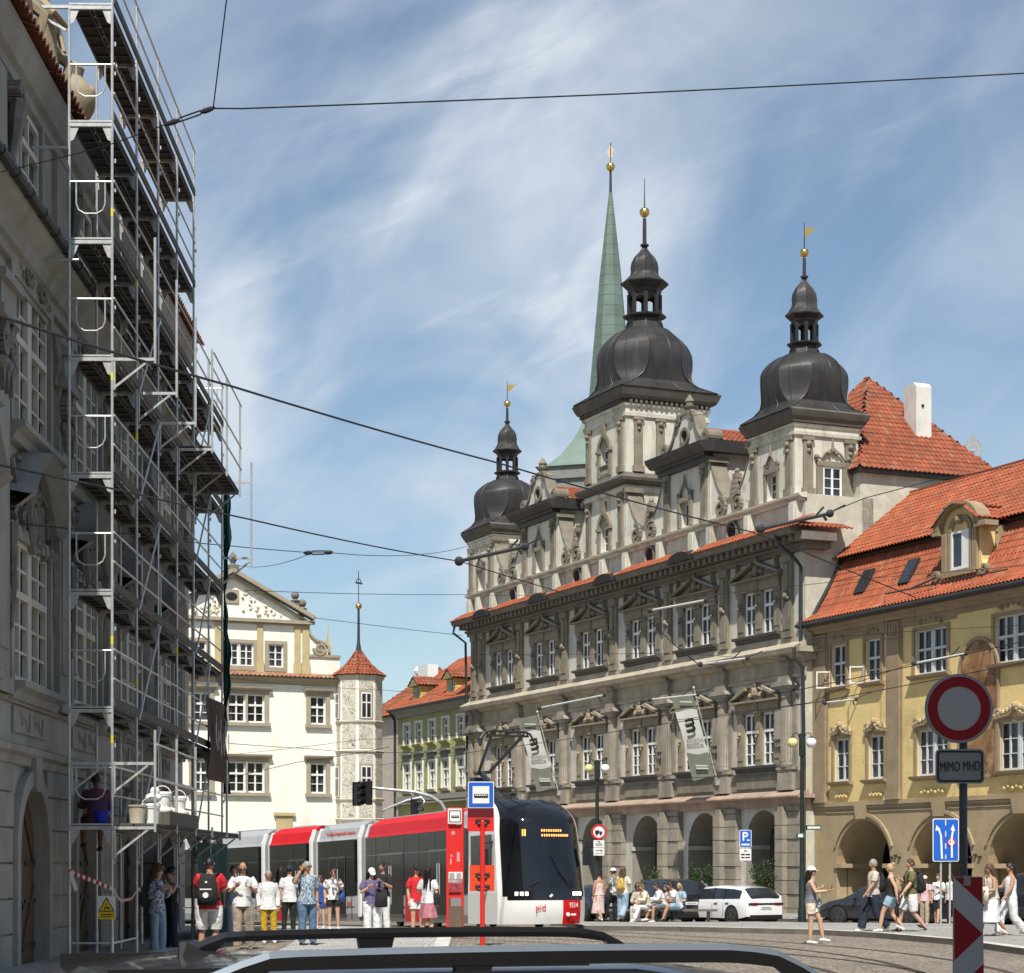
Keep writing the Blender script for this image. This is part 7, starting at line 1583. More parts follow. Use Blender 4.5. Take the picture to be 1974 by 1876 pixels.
t = thing('parking_sign', 'blue parking sign with white P on a grey post behind the white car', 'road sign', (at(1437, HZ, 86).x, 86, B)); g = G(); g.tube([(0, .04, 0), (0, .04, Z(1605))], .035, 8); g.build('post', M_galv, t); g = G(); g.prism(rrect(.5, Z(1600) - Z(1634), .05, 0, (Z(1600) + Z(1634)) / 2), -.02, 0); pl_ = g.build('plate', M_swh, t); g = G(); g.prism(rrect(.45, Z(1600) - Z(1634) - .05, .04, 0, (Z(1600) + Z(1634)) / 2), -.026, -.0205); g.build('blue_field', M_sbl, pl_)
text('P', .5, M_swh, pl_, (-.02, -.03, Z(1613.5)), (R(90), 0, 0), bold=.012); g = G(); g.box(.05, .18, -.034, -.03, Z(1621), Z(1618.5)); g.box(-.17, .17, -.034, -.03, Z(1630), Z(1626.5)); g.build('small_symbol', M_swh, pl_)
g = G(); g.box(-.24, .24, -.02, 0, Z(1659), Z(1636)); pl_ = g.build('supplementary_plate', M_swh, t); g = G(); g.box(-.05, .05, -.024, -.02, Z(1642), Z(1639.5))
for a, b in ((1646, 1649), (1652, 1654.5)): g.box(-.19, -.03, -.024, -.02, Z(b), Z(a)); g.box(.0, .19, -.024, -.02, Z(b), Z(a))
g.build('print', M_blk, pl_)
# ---------------- banners on the town hall ----------------
M_flag = mat('flag_green_grey', (.17, .18, .14), .8, var=.12, sc=2); M_flagw = mat('flag_pale', (.52, .52, .50), .8, var=.05)
def banner(s, zb, lab):
    b0 = V((*fp(s, .35), zb)); t = thing('banner', lab, 'banner', tuple(b0), RZT)
    top = V((-.3, 1.45, 4.45)); g = G(); g.tube([(0, 0, 0), tuple(top)], .035, 6); g.ball(tuple(top), .07, 8); g.box(-.08, .08, -.35, .05, -.12, .12); g.build('flagpole', M_galv, t)
    cuts = [(.0, .25, 0), (.25, .74, 1), (.74, .93, 0)]
    def q(u, v): return tuple(top * v + V((.04 * sin(v * 9) * u, .12 + 1.15 * u, -.1 * u + .06 * sin(u * 5 + v * 8))))
    G1 = G()
    N_ = 20
    for i in range(6):
        for j in range(N_):
            v0, v1 = .05 + .9 * j / N_, .05 + .9 * (j + 1) / N_; vm = (v0 + v1) / 2; mi = 1 if .3 < vm < .78 else 0
            G1.quad(q(i / 6, v0), q((i + 1) / 6, v0), q((i + 1) / 6, v1), q(i / 6, v1), mi)
    cl = G1.build('cloth', [M_flag, M_flagw], t, smooth='all')
    # print: bold letter and name, on the side facing the street and camera (-x side)
    for body, size, v, bold in (('m', .95, .6, .02), ('BESEDA', .27, .45, .004)):
        c = V(q(.5, v)); ax = V((0, -1, 0)); az = top.normalized()
        if body == 'm': ax = V((0, -.25, -.97)); 
        else: ax = V((0, -1, .08))
        nrm = V((-1, 0, 0)); up = nrm.cross(ax).normalized(); ax = up.cross(nrm).normalized()
        o = text(body, size, M_blk if body == 'm' else M_flag, cl, (0, 0, 0), bold=bold)
        Mx = mathutils.Matrix(((ax.x, up.x, nrm.x, c.x - .12), (ax.y, up.y, nrm.y, c.y), (ax.z, up.z, nrm.z, c.z), (0, 0, 0, 1))); o.matrix_basis = Mx
    g = G()
    for v in (.16, .19, .85): c = V(q(.5, v)); g.box(c.x - .13, c.x - .11, c.y - .35, c.y + .3, c.z, c.z + .06)
    g.build('small_print', M_flagw, cl)
banner(7.3, 5.65, 'green grey banner reading BESEDA hanging nearer the right end of town hall'); banner(25.2, 5.7, 'green grey banner reading BESEDA hanging above the tram front')
# notice board in the arcade
p = fp(14.5, -2.0); t = thing('notice_board', 'dark framed notice board with pale poster inside the arcade', 'notice board', (p[0], p[1], gz(90) + .12), RZT); t.rotation_euler.z = RZT + R(90)
g = G(); g.box(-.7, .7, -.05, .05, .5, 2.3); b_ = g.build('frame', M_black, t); g = G(); g.box(-.5, .5, .052, .056, .8, 2.0); g.box(-.5, .5, -.056, -.052, .8, 2.0); g.build('poster', mat('poster_print', (.5, .38, .36), .6, var=.5, sc=2), t); g = G(); g.box(-.6, -.5, -.03, .03, 0, .5); g.box(.5, .6, -.03, .03, 0, .5); g.build('leg', M_black, t)
# potted oleanders
M_leaf = mat('oleander_leaf', (.045, .08, .025), .6, sc=3, var=.5); M_pot = mat('planter', (.09, .09, .085), .8)
def shrub(s, n, lab, h, seed):
    random.seed(seed); p = fp(s, n); t = thing('potted_shrub', lab, 'shrub', (p[0], p[1], gz(90) + .12), 0, 'potted shrubs in front of the arcade piers')
    g = G(); g.lathe([(.3, 0), (.42, .6), (.45, .62), (.4, .62)], n=14); g.build('planter', M_pot, t); g = G()
    tips = []
    for k in range(22):
        a = random.random() * 2 * pi; r = random.random() * .6; z = h * random.uniform(.5, 1); tips.append((r * cos(a), r * sin(a), z)); g.tube([(0, 0, .5), (r * .4 * cos(a), r * .4 * sin(a), z * .6), tips[-1]], [.02, .012, .006], 4)
    g.build('stem', M_wood, t); g = G()
    for _ in range(1700):
        tx, ty, tz = random.choice(tips); f = random.uniform(.45, 1.03); c = V((tx * f, ty * f, .5 + (tz - .5) * f)) + V((random.gauss(0, .08), random.gauss(0, .08), random.gauss(0, .07)))
        d = V((random.gauss(0, 1), random.gauss(0, 1), random.gauss(.6, .8))).normalized(); s_ = d.cross(V((random.random(), random.random(), random.random()))).normalized() * .022; l_ = random.uniform(.10, .19)
        g.quad(c, c + d * l_ * .5 + s_, c + d * l_, c + d * l_ * .5 - s_)
    g.build('foliage', M_leaf, t)
shrub(11.6, 1.6, 'sparse potted oleander left of the two, behind the black car', 2.1, 1); shrub(7.0, 1.5, 'tall potted oleander beside the man in the grey shirt', 2.35, 2); shrub(1.2, 1.5, 'potted oleander beside the corner pier above the white car', 2.3, 3)
g = None
# ---------------- cars ----------------
def car(name, label, L_, W, H, paint, prof, fwd, rear, z0, wheels, gw=.76, wr=.33, plate=True, rails=False, grp=None):
    """prof: stations (distance from rear, deck height, roof height or None, width factor); local +x forward from the rear bumper, y sideways"""
    t = thing(name, label, 'car', (rear[0], rear[1], z0), atan2(fwd[1], fwd[0]), grp)
    hw = W / 2; P = []
    st = []
    for a, b in zip(prof, prof[1:]):
        n = max(1, int((b[0] - a[0]) / .22))
        for k in range(n):
            f = k / n; ra = a[2] or a[1]; rb = b[2] or b[1]
            st.append((a[0] + (b[0] - a[0]) * f, a[1] + (b[1] - a[1]) * f, ra + (rb - ra) * f, a[3] + (b[3] - a[3]) * f))
    st.append((prof[-1][0], prof[-1][1], prof[-1][2] or prof[-1][1], prof[-1][3]))
    def sec(x, zd, zr, wf):
        w_ = hw * wf; g_ = min(1, max(0, (zr - zd) / .35)); gr = gw * g_ + .93 * (1 - g_); lo = .2 + (.08 if x < .15 or x > L_ - .15 else 0)
        half = [(.80 * w_, lo), (.965 * w_, lo + .06), (1.0 * w_, .48), (.985 * w_, zd - .13), (.94 * w_, zd), ((.94 * (1 - g_) + gr * g_ * 1.06 if g_ else .9) * w_, zr - .09 * g_), (gr * .93 * w_ if g_ else .8 * w_, zr - .02 * g_), (.45 * w_, zr + .012), (0, zr + .02)]
        return half
    rings = [sec(*s) for s in st]; nh = len(rings[0])
    body = G(); glass = G(); low = G()
    bi = {}
    for i in range(len(st) - 1):
        for side in (1, -1):
            for k in range(nh - 1):
                a, b, c, d = rings[i][k], rings[i][k + 1], rings[i + 1][k + 1], rings[i + 1][k]
                q = [(st[i][0], side * a[0], a[1]), (st[i][0], side * b[0], b[1]), (st[i + 1][0], side * c[0], c[1]), (st[i + 1][0], side * d[0], d[1])]
                if side < 0: q = q[::-1]
                gh = min(st[i][2] - st[i][1], st[i + 1][2] - st[i + 1][1])
                slope = abs(st[i + 1][2] - st[i][2]) / max(.01, st[i + 1][0] - st[i][0])
                isg = (k == 4 and gh > .16) or (k >= 6 and gh >= -.01 and slope > .32 and max(st[i][2] - st[i][1], st[i + 1][2] - st[i + 1][1]) > .1)
                (glass if isg else low if k == 0 else body).quad(*q)
    for i, s in ((0, 1), (-1, -1)):
        vs = [(st[i][0], y, z) for y, z in rings[i]] + [(st[i][0], -y, z) for y, z in rings[i][::-1][1:]]; body.add(vs, [tuple(range(len(vs)))[::s]])
    b_ = body.build('body', paint, t, smooth='all'); glass.build('window', M_glass, t, smooth='all'); low.build('sill', M_black, b_)
    bm_ = bmesh.new(); bm_.from_mesh(b_.data); bmesh.ops.remove_doubles(bm_, verts=bm_.verts, dist=.0008); bmesh.ops.recalc_face_normals(bm_, faces=bm_.faces); bm_.to_mesh(b_.data); bm_.free(); b_.data.set_sharp_from_angle(angle=R(35))
    g = G(); g.box(.2, L_ - .2, -hw * .75, hw * .75, .16, .24); g.build('underbody', M_black, b_)
    cab = [s for s in st if s[2] - s[1] > .2]
    xa, xb = cab[0][0], cab[-1][0]
    g = G()                                        # door pillars and seams
    for f in (.36, .66):
        x = xa + (xb - xa) * f; s = min(st, key=lambda q: abs(q[0] - x)); r_ = sec(*s)
        for side in (1, -1): g.bar((s[0], side * (r_[4][0] + .006), r_[4][1]), (s[0], side * (r_[5][0] + .006), r_[5][1]), .05, .02); g.bar((s[0], side * (hw * s[3] + .001), .35), (s[0], side * (r_[3][0] + .006), r_[3][1]), .012, .012)
        for side in (1, -1): g.box(s[0] - .35, s[0] - .15, side * (r_[3][0] + .0), side * (r_[3][0] + .03), r_[3][1] - .03, r_[3][1])
    g.build('pillar', M_black, b_)
    for x in wheels:
        for side in (1, -1):
            g = G(); y = side * hw; g.lathe([(wr + .06, y - side * .12), (wr + .06, y - side * .004 + side * .01)], (x, 0, wr + .02), 24, axis='y'); g.build('wheel_arch', M_black, b_)
            g = G(); c = (x, 0, wr); g.lathe([(wr * .72, y - side * .2), (wr * .97, y - side * .18), (wr, y - side * .1), (wr * .98, y + side * .005), (wr * .74, y + side * .02)], c, 24, axis='y'); wh = g.build('wheel', M_rubber, t, smooth='all')
            g = G(); g.lathe([(wr * .72, y + side * .0), (wr * .72, y + side * .022), (wr * .66, y + side * .024), (wr * .64, y + side * .005)], c, 20, axis='y')
            for k in range(10): an = 2 * pi * k / 10 + (.12 if k % 2 else -.12); g.bar((x + .03 * cos(an), y + side * .024, wr + .03 * sin(an)), (x + wr * .68 * cos(an), y + side * .018, wr + wr * .68 * sin(an)), .02, .035)
            g.lathe([(.05, y), (.05, y + side * .03)], c, 12, axis='y'); g.build('rim', flat('dark_rim', (.12, .12, .125), .35, .7), wh)
    s0_ = sec(*st[0]); zt = prof[0][1]
    for side in (1, -1):
        g = G(); g.box(-.015, .25, side * hw * prof[0][3] * .55, side * (hw * .95 * prof[0][3] + .01), zt - .22, zt - .12); g.build('tail_light', flat('tail_red', (.10, .006, .006), .2), t)
        g = G(); g.box(L_ - .35, L_ + .005, side * hw * .45, side * hw * prof[-1][3] * .97, .6, .7); g.build('headlight', flat('head_lens', (.5, .52, .55), .1), t)
        g = G(); xm = xb - .05; g.ball((xm, side * (hw + .09), prof[len(prof) // 2][1] + .02), .1, 8, sx=.6, sy=1.0, sz=.7); g.build('wing_mirror', paint if 'white' in label else M_black, t, smooth='all')
    if plate:
        g = G(); g.box(-.02, 0, -.26, .26, zt - .36, zt - .25); g.build('number_plate', M_swh, t); g = G(); g.box(-.024, -.02, -.2, .2, zt - .33, zt - .28); g.build('plate_print', M_sgr, t)
    if 'white' in label: g = G(); g.box(-.012, .02, -hw * .86, hw * .86, zt - .2, zt - .13); g.build('tail_band', M_black, b_)
    g = G(); g.box(-.02, .1, -hw * .8, hw * .8, .24, .4); g.box(L_ - .06, L_ + .01, -hw * .6, hw * .6, .25, .5); g.parts('bumper_insert', M_black, b_)
    return t
M_cw = flat('car_white', (.72, .72, .72), .18, coat=.8); M_cb = flat('car_black', (.012, .012, .014), .12, coat=.8); M_cg = flat('car_anthracite', (.035, .038, .042), .15, .3, coat=.8); M_cn = flat('car_navy', (.015, .017, .022), .12, coat=.8)
estate = [(0, .98, None, .80), (.04, 1.0, 1.0, .86), (.12, 1.02, 1.12, .92), (.5, 1.0, 1.40, .97), (1.0, .99, 1.46, 1), (2.2, .97, 1.49, 1), (3.0, .95, 1.44, 1), (3.75, .93, .98, 1), (4.3, .84, None, .97), (4.75, .70, None, .88), (4.93, .6, None, .74)]
hatch = [(0, .98, None, .80), (.04, 1.0, 1.0, .86), (.12, 1.0, 1.08, .92), (.55, .98, 1.4, .97), (1.1, .96, 1.45, 1), (1.9, .94, 1.45, 1), (2.5, .93, 1.38, 1), (3.2, .92, .96, 1), (3.8, .82, None, .97), (4.15, .68, None, .88), (4.3, .6, None, .74)]
suv = [(0, 1.1, None, .84), (.04, 1.12, 1.12, .9), (.1, 1.14, 1.3, .94), (.4, 1.12, 1.66, .98), (1.0, 1.1, 1.72, 1), (2.4, 1.08, 1.72, 1), (3.0, 1.06, 1.64, 1), (3.6, 1.04, 1.1, 1), (4.3, .98, None, .98), (4.7, .82, None, .9), (4.85, .65, None, .78)]
fw = (U.x, U.y)
wc = car('parked_car', 'white estate car with dark wheels parked before the arcades', 4.93, 1.88, 1.49, M_cw, estate, (-.5, .866), (at(1477, HZ, 78.2).x, 78.2), gz(81), (.95, 3.95), wr=.35)
car('parked_car', 'black people carrier parked behind the seated people', 4.85, 1.9, 1.72, M_cb, suv, fw, (at(1333, HZ, 80.3).x, 80.3), gz(81), (.9, 3.9), wr=.34)
car('parked_car', 'black saloon half hidden behind the walking women near the tram front', 4.3, 1.8, 1.45, M_cn, hatch, fw, (at(1180, HZ, 84).x, 84), gz(84), (.75, 3.4))
car('parked_car', 'anthracite hatchback parked behind the crossing pedestrians', 4.3, 1.78, 1.45, M_cg, hatch, (-.80, .60), (at(1808, HZ, 71.6).x, 71.6), gz(72.5), (.75, 3.4))
car('parked_car', 'dark car cut off by the right edge of the photo', 4.3, 1.8, 1.45, M_cn, suv[:], (-.86, .5), (18.7, 64.5), gz(66), (.85, 3.7))
g = None
# the near car whose roof crosses the bottom edge
fa = R(19); f2 = (-cos(fa), -sin(fa))
# its rear is on the left: forward direction points right and away
f3 = (cos(fa), sin(fa)); rr0 = V((-.19, 6.05)) - V(f3) * 2.15
nc = car('near_car', 'black estate car in the foreground with long glossy roof rails', 4.9, 1.86, 1.5, flat('deep_grey_paint', (.025, .028, .035), .22, .5, coat=.7), [(0, 1.0, None, .82), (.05, 1.02, 1.04, .9), (.14, 1.02, 1.2, .94), (.42, 1.0, 1.22, .97), (.85, 1.0, 1.37, .98), (1.12, .99, 1.472, .99), (1.4, .98, 1.503, 1), (2.5, .97, 1.503, 1), (3.0, .95, 1.44, 1), (3.8, .93, .98, 1), (4.4, .84, None, .97), (4.75, .7, None, .88), (4.9, .6, None, .76)], f3, (rr0.x, rr0.y), 0, (.95, 3.9), wr=.34, gw=.84)
M_rl = mat('gloss_black_rail', (.010, .010, .011), .16, var=.1, spec=.6, coat=.7); M_ch = flat('sky_tinted_edge', (.14, .17, .21), .4, .3)
for sd in (1, -1):
    g = G(); gt = G(); y = sd * .58; n = 26; xs_, xe = (1.42, 3.06) if sd > 0 else (1.28, 3.14)
    T = []; 
    for i in range(n + 1):
        f = i / n; x = xs_ + (xe - xs_) * f; e = min(f, 1 - f); rise = min(1, (e / .13)) ; rise = rise * rise * (3 - 2 * rise) if e < .13 else 1
        base = 1.497 - (.014 if sd < 0 else 0) - .05 * max(0, f - .8) ** 1.5 / .09
        arc = 1 - (2 * f - 1) ** 2; zt_ = base + .006 + .062 * rise + .012 * arc; zb_ = base + (-.02 if e < .09 else (.018 if sd < 0 else .036) + .012 * arc); T.append((x, zt_, zb_))
    for (x, a, b), (x2, a2, b2) in zip(T, T[1:]):
        g.add([(x, y - .016, b), (x, y + .016, b), (x, y + .018, a - .016), (x, y + .004, a), (x, y - .004, a), (x, y - .018, a - .016), (x2, y - .016, b2), (x2, y + .016, b2), (x2, y + .018, a2 - .016), (x2, y + .004, a2), (x2, y - .004, a2), (x2, y - .018, a2 - .016)],
              [(k, (k + 1) % 6, 6 + (k + 1) % 6, 6 + k) for k in range(6)])
        gt.add([(x, y - .019, a - .0155), (x, y - .0045, a + .001), (x, y + .0045, a + .001), (x2, y - .019, a2 - .0155), (x2, y - .0045, a2 + .001), (x2, y + .0045, a2 + .001)], [(0, 1, 4, 3), (1, 2, 5, 4)])
    xm = xs_ + (xe - xs_) * .41; g.prism([(xm - .05, 1.49), (xm + .045, 1.49), (xm + .06, 1.55), (xm - .06, 1.55)], y - .014, y + .014)
    r_ = g.build('roof_rail', M_rl, nc, smooth=True)
    if sd < 0: gt.build('rail_sky_sheen', M_ch, r_)  # edge strip on near rail, sky reflection put into its blue-grey colour
g = G(); xf_ = 1.36; g.add([(xf_, 0, 1.48), (xf_ + .13, 0, 1.5), (xf_ + .03, 0, 1.562), (xf_ + .01, 0, 1.56), (xf_ + .0, -.03, 1.48), (xf_ + .0, .03, 1.48), (xf_ + .12, -.01, 1.5), (xf_ + .12, .01, 1.5)], [(0, 4, 3), (4, 2, 3), (4, 6, 2), (6, 1, 2), (0, 3, 5), (5, 3, 2), (5, 2, 7), (7, 2, 1)]); g.build('fin_antenna', M_black, nc)
g = G()
for y in (-.5, .5): g.box(1.1, 2.4, y - .006, y + .006, 1.47, 1.512)
g.parts('roof_seam', M_black, nc)

# ---------------- people ----------------
SK = {'fair': mat('skin_fair', (.52, .31, .21), .6, var=.06), 'tan': mat('skin_tan', (.38, .21, .13), .6, var=.06), 'dark': mat('skin_dark', (.13, .07, .045), .6, var=.06)}
M_eye = flat('eye_dark', (.01, .01, .01), .2); M_lip = flat('lips', (.35, .12, .10), .6); M_shoew = flat('shoe_white', (.66, .66, .63), .6); M_shoeb = flat('shoe_black', (.02, .02, .022), .6)
FAB = {}
def fab(c, nm=None, **k):
    key = nm or 'fabric_%02d' % len(FAB)
    if key not in FAB: FAB[key] = mat(key, c, .9, var=.16, sc=7, bump=2.2, bsc=8, **k)
    return FAB[key]
F = dict(red=fab((.55, .02, .03), 'red_cotton'), white=fab((.68, .68, .68), 'white_cotton'), black=fab((.018, .018, .02), 'black_cloth'), khaki=fab((.33, .27, .20), 'khaki_cloth'), must=fab((.50, .31, .02), 'mustard_cloth'),
         jean=fab((.09, .16, .25), 'denim'), ljean=fab((.27, .38, .48), 'light_denim'), navy=fab((.02, .028, .05), 'navy_cloth'), beige=fab((.50, .44, .37), 'beige_cloth'), olive=fab((.13, .125, .05), 'olive_cloth'), purple=fab((.12, .10, .20), 'purple_cloth'),
         pink=fab((.42, .17, .20), 'pink_cloth'), lpink=fab((.62, .42, .44), 'pale_pink_cloth'), cream=fab((.62, .56, .44), 'cream_cloth'), grey=fab((.14, .15, .16), 'grey_cloth'), blue=fab((.03, .07, .25), 'blue_cloth'), wine=fab((.10, .035, .06), 'wine_cloth'), gold=fab((.50, .34, .08), 'yellow_canvas'), tan=fab((.36, .24, .13), 'tan_leather'),
         floral=fab((.06, .13, .22), 'blue_floral', kind='floral', stain=(.5, .58, .62)), ), 
F = F[0]
FAB['floral'] = mat('blue_floral_print', (.045, .10, .19), .9, kind='floral', bsc=26, stain=(.50, .56, .58)); FAB['leafy'] = mat('blue_white_print', (.08, .11, .2), .9, kind='floral', bsc=18, stain=(.6, .62, .65)); FAB['soft'] = mat('pink_floral_print', (.55, .35, .36), .9, kind='floral', bsc=16, stain=(.62, .58, .5)); FAB['tee'] = mat('printed_white_tee', (.12, .12, .12), .9, kind='floral', bsc=5, stain=(.66, .66, .66))
HC = dict(black=flat('hair_black', (.012, .010, .010), .5), brown=flat('hair_brown', (.075, .04, .022), .55), blond=flat('hair_blond', (.38, .26, .13), .55), grey=flat('hair_grey', (.25, .24, .23), .6), curl=flat('hair_curly_brown', (.13, .07, .035), .7))
ARM = dict(down=((.05, .02, -.28), (-.01, -.05, -.25)), bent=((.07, -.03, -.27), (-.13, -.19, .13)), ear=((.17, -.12, -.10), (-.15, -.02, .25)), face=((.05, -.2, -.18), (-.06, -.10, .22)), fwd=((.02, -.13, -.24), (-.02, -.26, .03)), swf=((.03, -.1, -.26), (0, -.16, -.19)),
           swb=((.04, .12, -.25), (.01, .04, -.26)), lap=((.05, -.07, -.27), (-.08, -.22, -.03)), strap=((.09, -.05, -.26), (-.10, -.13, .2)), hip=((.16, .06, -.24), (-.12, -.1, -.18)), hold=((.05, -.04, -.28), (-.12, -.2, -.02)))
LEG = dict(st=((.0, -.01, -.43), (0, .02, -.41)), st2=((.03, -.03, -.43), (.02, .03, -.41)), f=((0, -.20, -.385), (0, -.07, -.405)), b=((0, .04, -.43), (0, .27, -.32)), sit=((.05, -.42, .0), (0, -.03, -.43)), sit2=((.02, -.42, .03), (-.02, -.16, -.40)), cross=((.02, -.42, .06), (-.14, -.22, -.28)))
def limb(g, P, Rr, n=10, mi=0):
    pts = []; rs = []
    for i in range(len(P) - 1):
        for k in range(4): f = k / 4; pts.append(P[i].lerp(P[i + 1], f)); rs.append(Rr[i] + (Rr[i + 1] - Rr[i]) * f + (.006 * sin(pi * f) if i else .004 * sin(pi * f)))
    pts.append(P[-1]); rs.append(Rr[-1]); g.tube(pts, rs, n, mi)
def hand(g, w_, d, side, mi=0, s=1.):
    d = d.normalized(); u = d.cross(V((0, 1, 0)));
    if u.length < .2: u = d.cross(V((0, 0, 1)))
    u.normalize(); v = u.cross(d)
    loft(g, [(w_, .022 * s, .019 * s, u, v), (w_ + d * .035 * s, .038 * s, .016 * s, u, v), (w_ + d * .085 * s, .042 * s, .014 * s, u, v), (w_ + d * .097 * s, .036 * s, .010 * s, u, v)], 10, mi)
    for k, l_ in enumerate((.062, .074, .070, .055)):
        o = w_ + d * .088 * s + u * (.03 - .02 * k) * s; g.tube([o, o + d * l_ * .45 * s + v * .006, o + d * l_ * .8 * s + v * .02, o + d * l_ * .95 * s + v * .034], [.0095 * s, .0088 * s, .008 * s, .006 * s], 6, mi)
    o = w_ + d * .025 * s + u * .033 * s * (1 if side > 0 else 1); g.tube([o, o + d * .028 + u * .022 + v * .01, o + d * .058 + u * .026 + v * .02], [.012 * s, .0105 * s, .008 * s], 6, mi)
def headmesh(g, c, Rm, mi=0, s=1.):
    n, m = 20, 16; vs = []; fs = []
    for j in range(m + 1):
        ph = pi * j / m; z = -cos(ph)
        for k in range(n):
            an = 2 * pi * k / n; x, y = sin(ph) * cos(an), sin(ph) * sin(an)      # y negative = face
            X_, Y_, Z_ = x * .076, y * .096, z * .118
            if z < 0: X_ *= 1 - .28 * (-z) ** 1.4; Y_ = Y_ * (1 - .10 * (-z)) - .012 * (-z)
            fr = max(0, -y) ** 3
            if fr > 0:
                Y_ -= .018 * math.exp(-((x / .16) ** 2)) * math.exp(-(((z + .12) / .17) ** 2)) * fr * 1.6      # nose
                Y_ += .008 * fr * math.exp(-(((abs(x) - .38) / .16) ** 2)) * math.exp(-(((z - .08) / .12) ** 2))    # eye sockets
                Y_ -= .005 * fr * math.exp(-((x / .3) ** 2)) * math.exp(-(((z + .42) / .07) ** 2))
                Y_ -= .008 * fr * math.exp(-((x / .3) ** 2)) * math.exp(-(((z + .78) / .12) ** 2))
            vs.append(c + Rm @ (V((X_, Y_, Z_)) * s))
    for j in range(m):
        for k in range(n): k2 = (k + 1) % n; fs.append((j * n + k, j * n + k2, (j + 1) * n + k2, (j + 1) * n + k))
    g.add(vs, fs, mi)
    for sx in (-1, 1):
        loft(g, [(c + Rm @ (V((sx * .070, .008, -.035)) * s), .006, .010), (c + Rm @ (V((sx * .082, .010, -.01)) * s), .008, .018), (c + Rm @ (V((sx * .086, .014, .015)) * s), .007, .018), (c + Rm @ (V((sx * .074, .008, .03)) * s), .004, .008)], 8, mi)
    for sx in (-1, 1): g.ball(tuple(c + Rm @ (V((sx * .030, -.082, .008)) * s)), .010 * s, 8, 1)
    g.add([tuple(c + Rm @ (V(p) * s)) for p in ((-.024, -.0915, -.051), (0, -.0965, -.047), (.024, -.0915, -.051), (.016, -.094, -.059), (0, -.098, -.062), (-.016, -.094, -.059))], [(0, 1, 2, 3, 4, 5)], 2)
NPEOPLE = 0
def person(x, Y, z, rot, H, label, arms=('down', 'down'), legs=('st', 'st2'), skin='fair', top=None, bot=None, hair=('short', 'brown'), shoe=M_shoew, lean=0., look=0., nod=0., glasses=False, hat=None, build=1., mat_top=None, grp=None, sitz=None):
    """rot: 0 faces the camera, 90 faces right, -90 left, 180 away"""
    global NPEOPLE; NPEOPLE += 1
    p = at(x, HZ, Y); k = H / 1.75
    t = thing('person', label, 'person', (p.x, p.y, z), R(rot), grp)
    sit = any(l in ('sit', 'sit2', 'cross') for l in legs)
    hipz = .92 if not sit else (sitz or .50)
    Rl = mathutils.Matrix.Rotation(R(lean), 3, 'X'); hp = V((0, 0, hipz))
    def up(x_, y_, z_): return hp + Rl @ V((x_, y_, z_ - .92))
    bw = build
    sh = {1: up(.175 * bw, .0, 1.415), -1: up(-.175 * bw, 0, 1.415)}
    hips = {1: V((.092 * bw, 0, hipz - .02)), -1: V((-.092 * bw, 0, hipz - .02))}
    el, wr_, kn, an = {}, {}, {}, {}
    for i, sd in enumerate((-1, 1)):
        e, w_ = ARM[arms[i]]; el[sd] = sh[sd] + V((e[0] * sd, e[1], e[2])); wr_[sd] = el[sd] + V((w_[0] * sd, w_[1], w_[2]))
        a, b = LEG[legs[i]]; kn[sd] = hips[sd] + V((a[0] * sd, a[1], a[2])); an[sd] = kn[sd] + V((b[0] * sd, b[1], b[2]))
    drop = min(an[1].z, an[-1].z) - .085
    if not sit:
        off = V((0, 0, -drop))
        for dct in (sh, el, wr_, kn, an, hips):
            for q in dct: dct[q] = dct[q] + off
        hp = hp + off
    def up2(x_, y_, z_): return hp + Rl @ V((x_, y_, z_ - .92))
    ax_, ay_ = V((1, 0, 0)), Rl @ V((0, 1, 0))
    # body: one watertight skin
    g = G()
    loft(g, [(up2(0, 0, .84), .13 * bw, .10 * bw, ax_, ay_), (up2(0, .005, .92), .165 * bw, .12 * bw, ax_, ay_), (up2(0, 0, 1.06), .135 * bw, .105 * bw, ax_, ay_), (up2(0, -.005, 1.2), .15 * bw, .112 * bw, ax_, ay_), (up2(0, -.005, 1.32), .165 * bw, .11 * bw, ax_, ay_), (up2(0, .005, 1.42), .15 * bw, .085 * bw, ax_, ay_), (up2(0, .01, 1.465), .075, .065, ax_, ay_), (up2(0, .005, 1.5), .055, .055, ax_, ay_), (up2(0, -.01, 1.58), .052, .055, ax_, ay_)], 16)
    for sd in (-1, 1):
        limb(g, [sh[sd] + V((-sd * .03, 0, .005)), el[sd], wr_[sd]], [.055 * bw, .043, .029]); limb(g, [hips[sd] + V((0, 0, .03)), kn[sd], an[sd]], [.095 * bw, .057, .040]); 
        toe = V((0, -.16, -.045)) if True else 0
        limb(g, [an[sd] + V((0, .03, -.03)), an[sd] + V((sd * .01, -.13, -.055))], [.038, .026])
    me = g.mesh('b', SK[skin]); o = bpy.data.objects.new('b', me); COL.objects.link(o); m_ = o.modifiers.new('r', 'REMESH'); m_.mode = 'VOXEL'; m_.voxel_size = .017; m_.use_smooth_shade = True
    dg = bpy.context.evaluated_depsgraph_get(); bm2 = bpy.data.meshes.new_from_object(o.evaluated_get(dg)); bpy.data.objects.remove(o)
    g = G(); g.v = [tuple(v.co) for v in bm2.vertices]; g.f = [tuple(q.vertices) for q in bm2.polygons]; g.m = [0] * len(g.f)
    for sd in (-1, 1):
        d = (wr_[sd] - el[sd]).normalized(); d = (d + V((0, -.12 if arms[0] != 'down' else -.05, 0))).normalized(); hand(g, wr_[sd], d, sd)
    Rh = Rl.copy() if abs(lean) < 25 else Rl; Rm = mathutils.Matrix.Rotation(R(look), 3, 'Z') @ mathutils.Matrix.Rotation(R(lean * .4 + nod), 3, 'X')
    hc = up2(0, -.015, 1.645); headmesh(g, hc, Rm)
    g.v = [tuple(V(v) * k) for v in g.v]
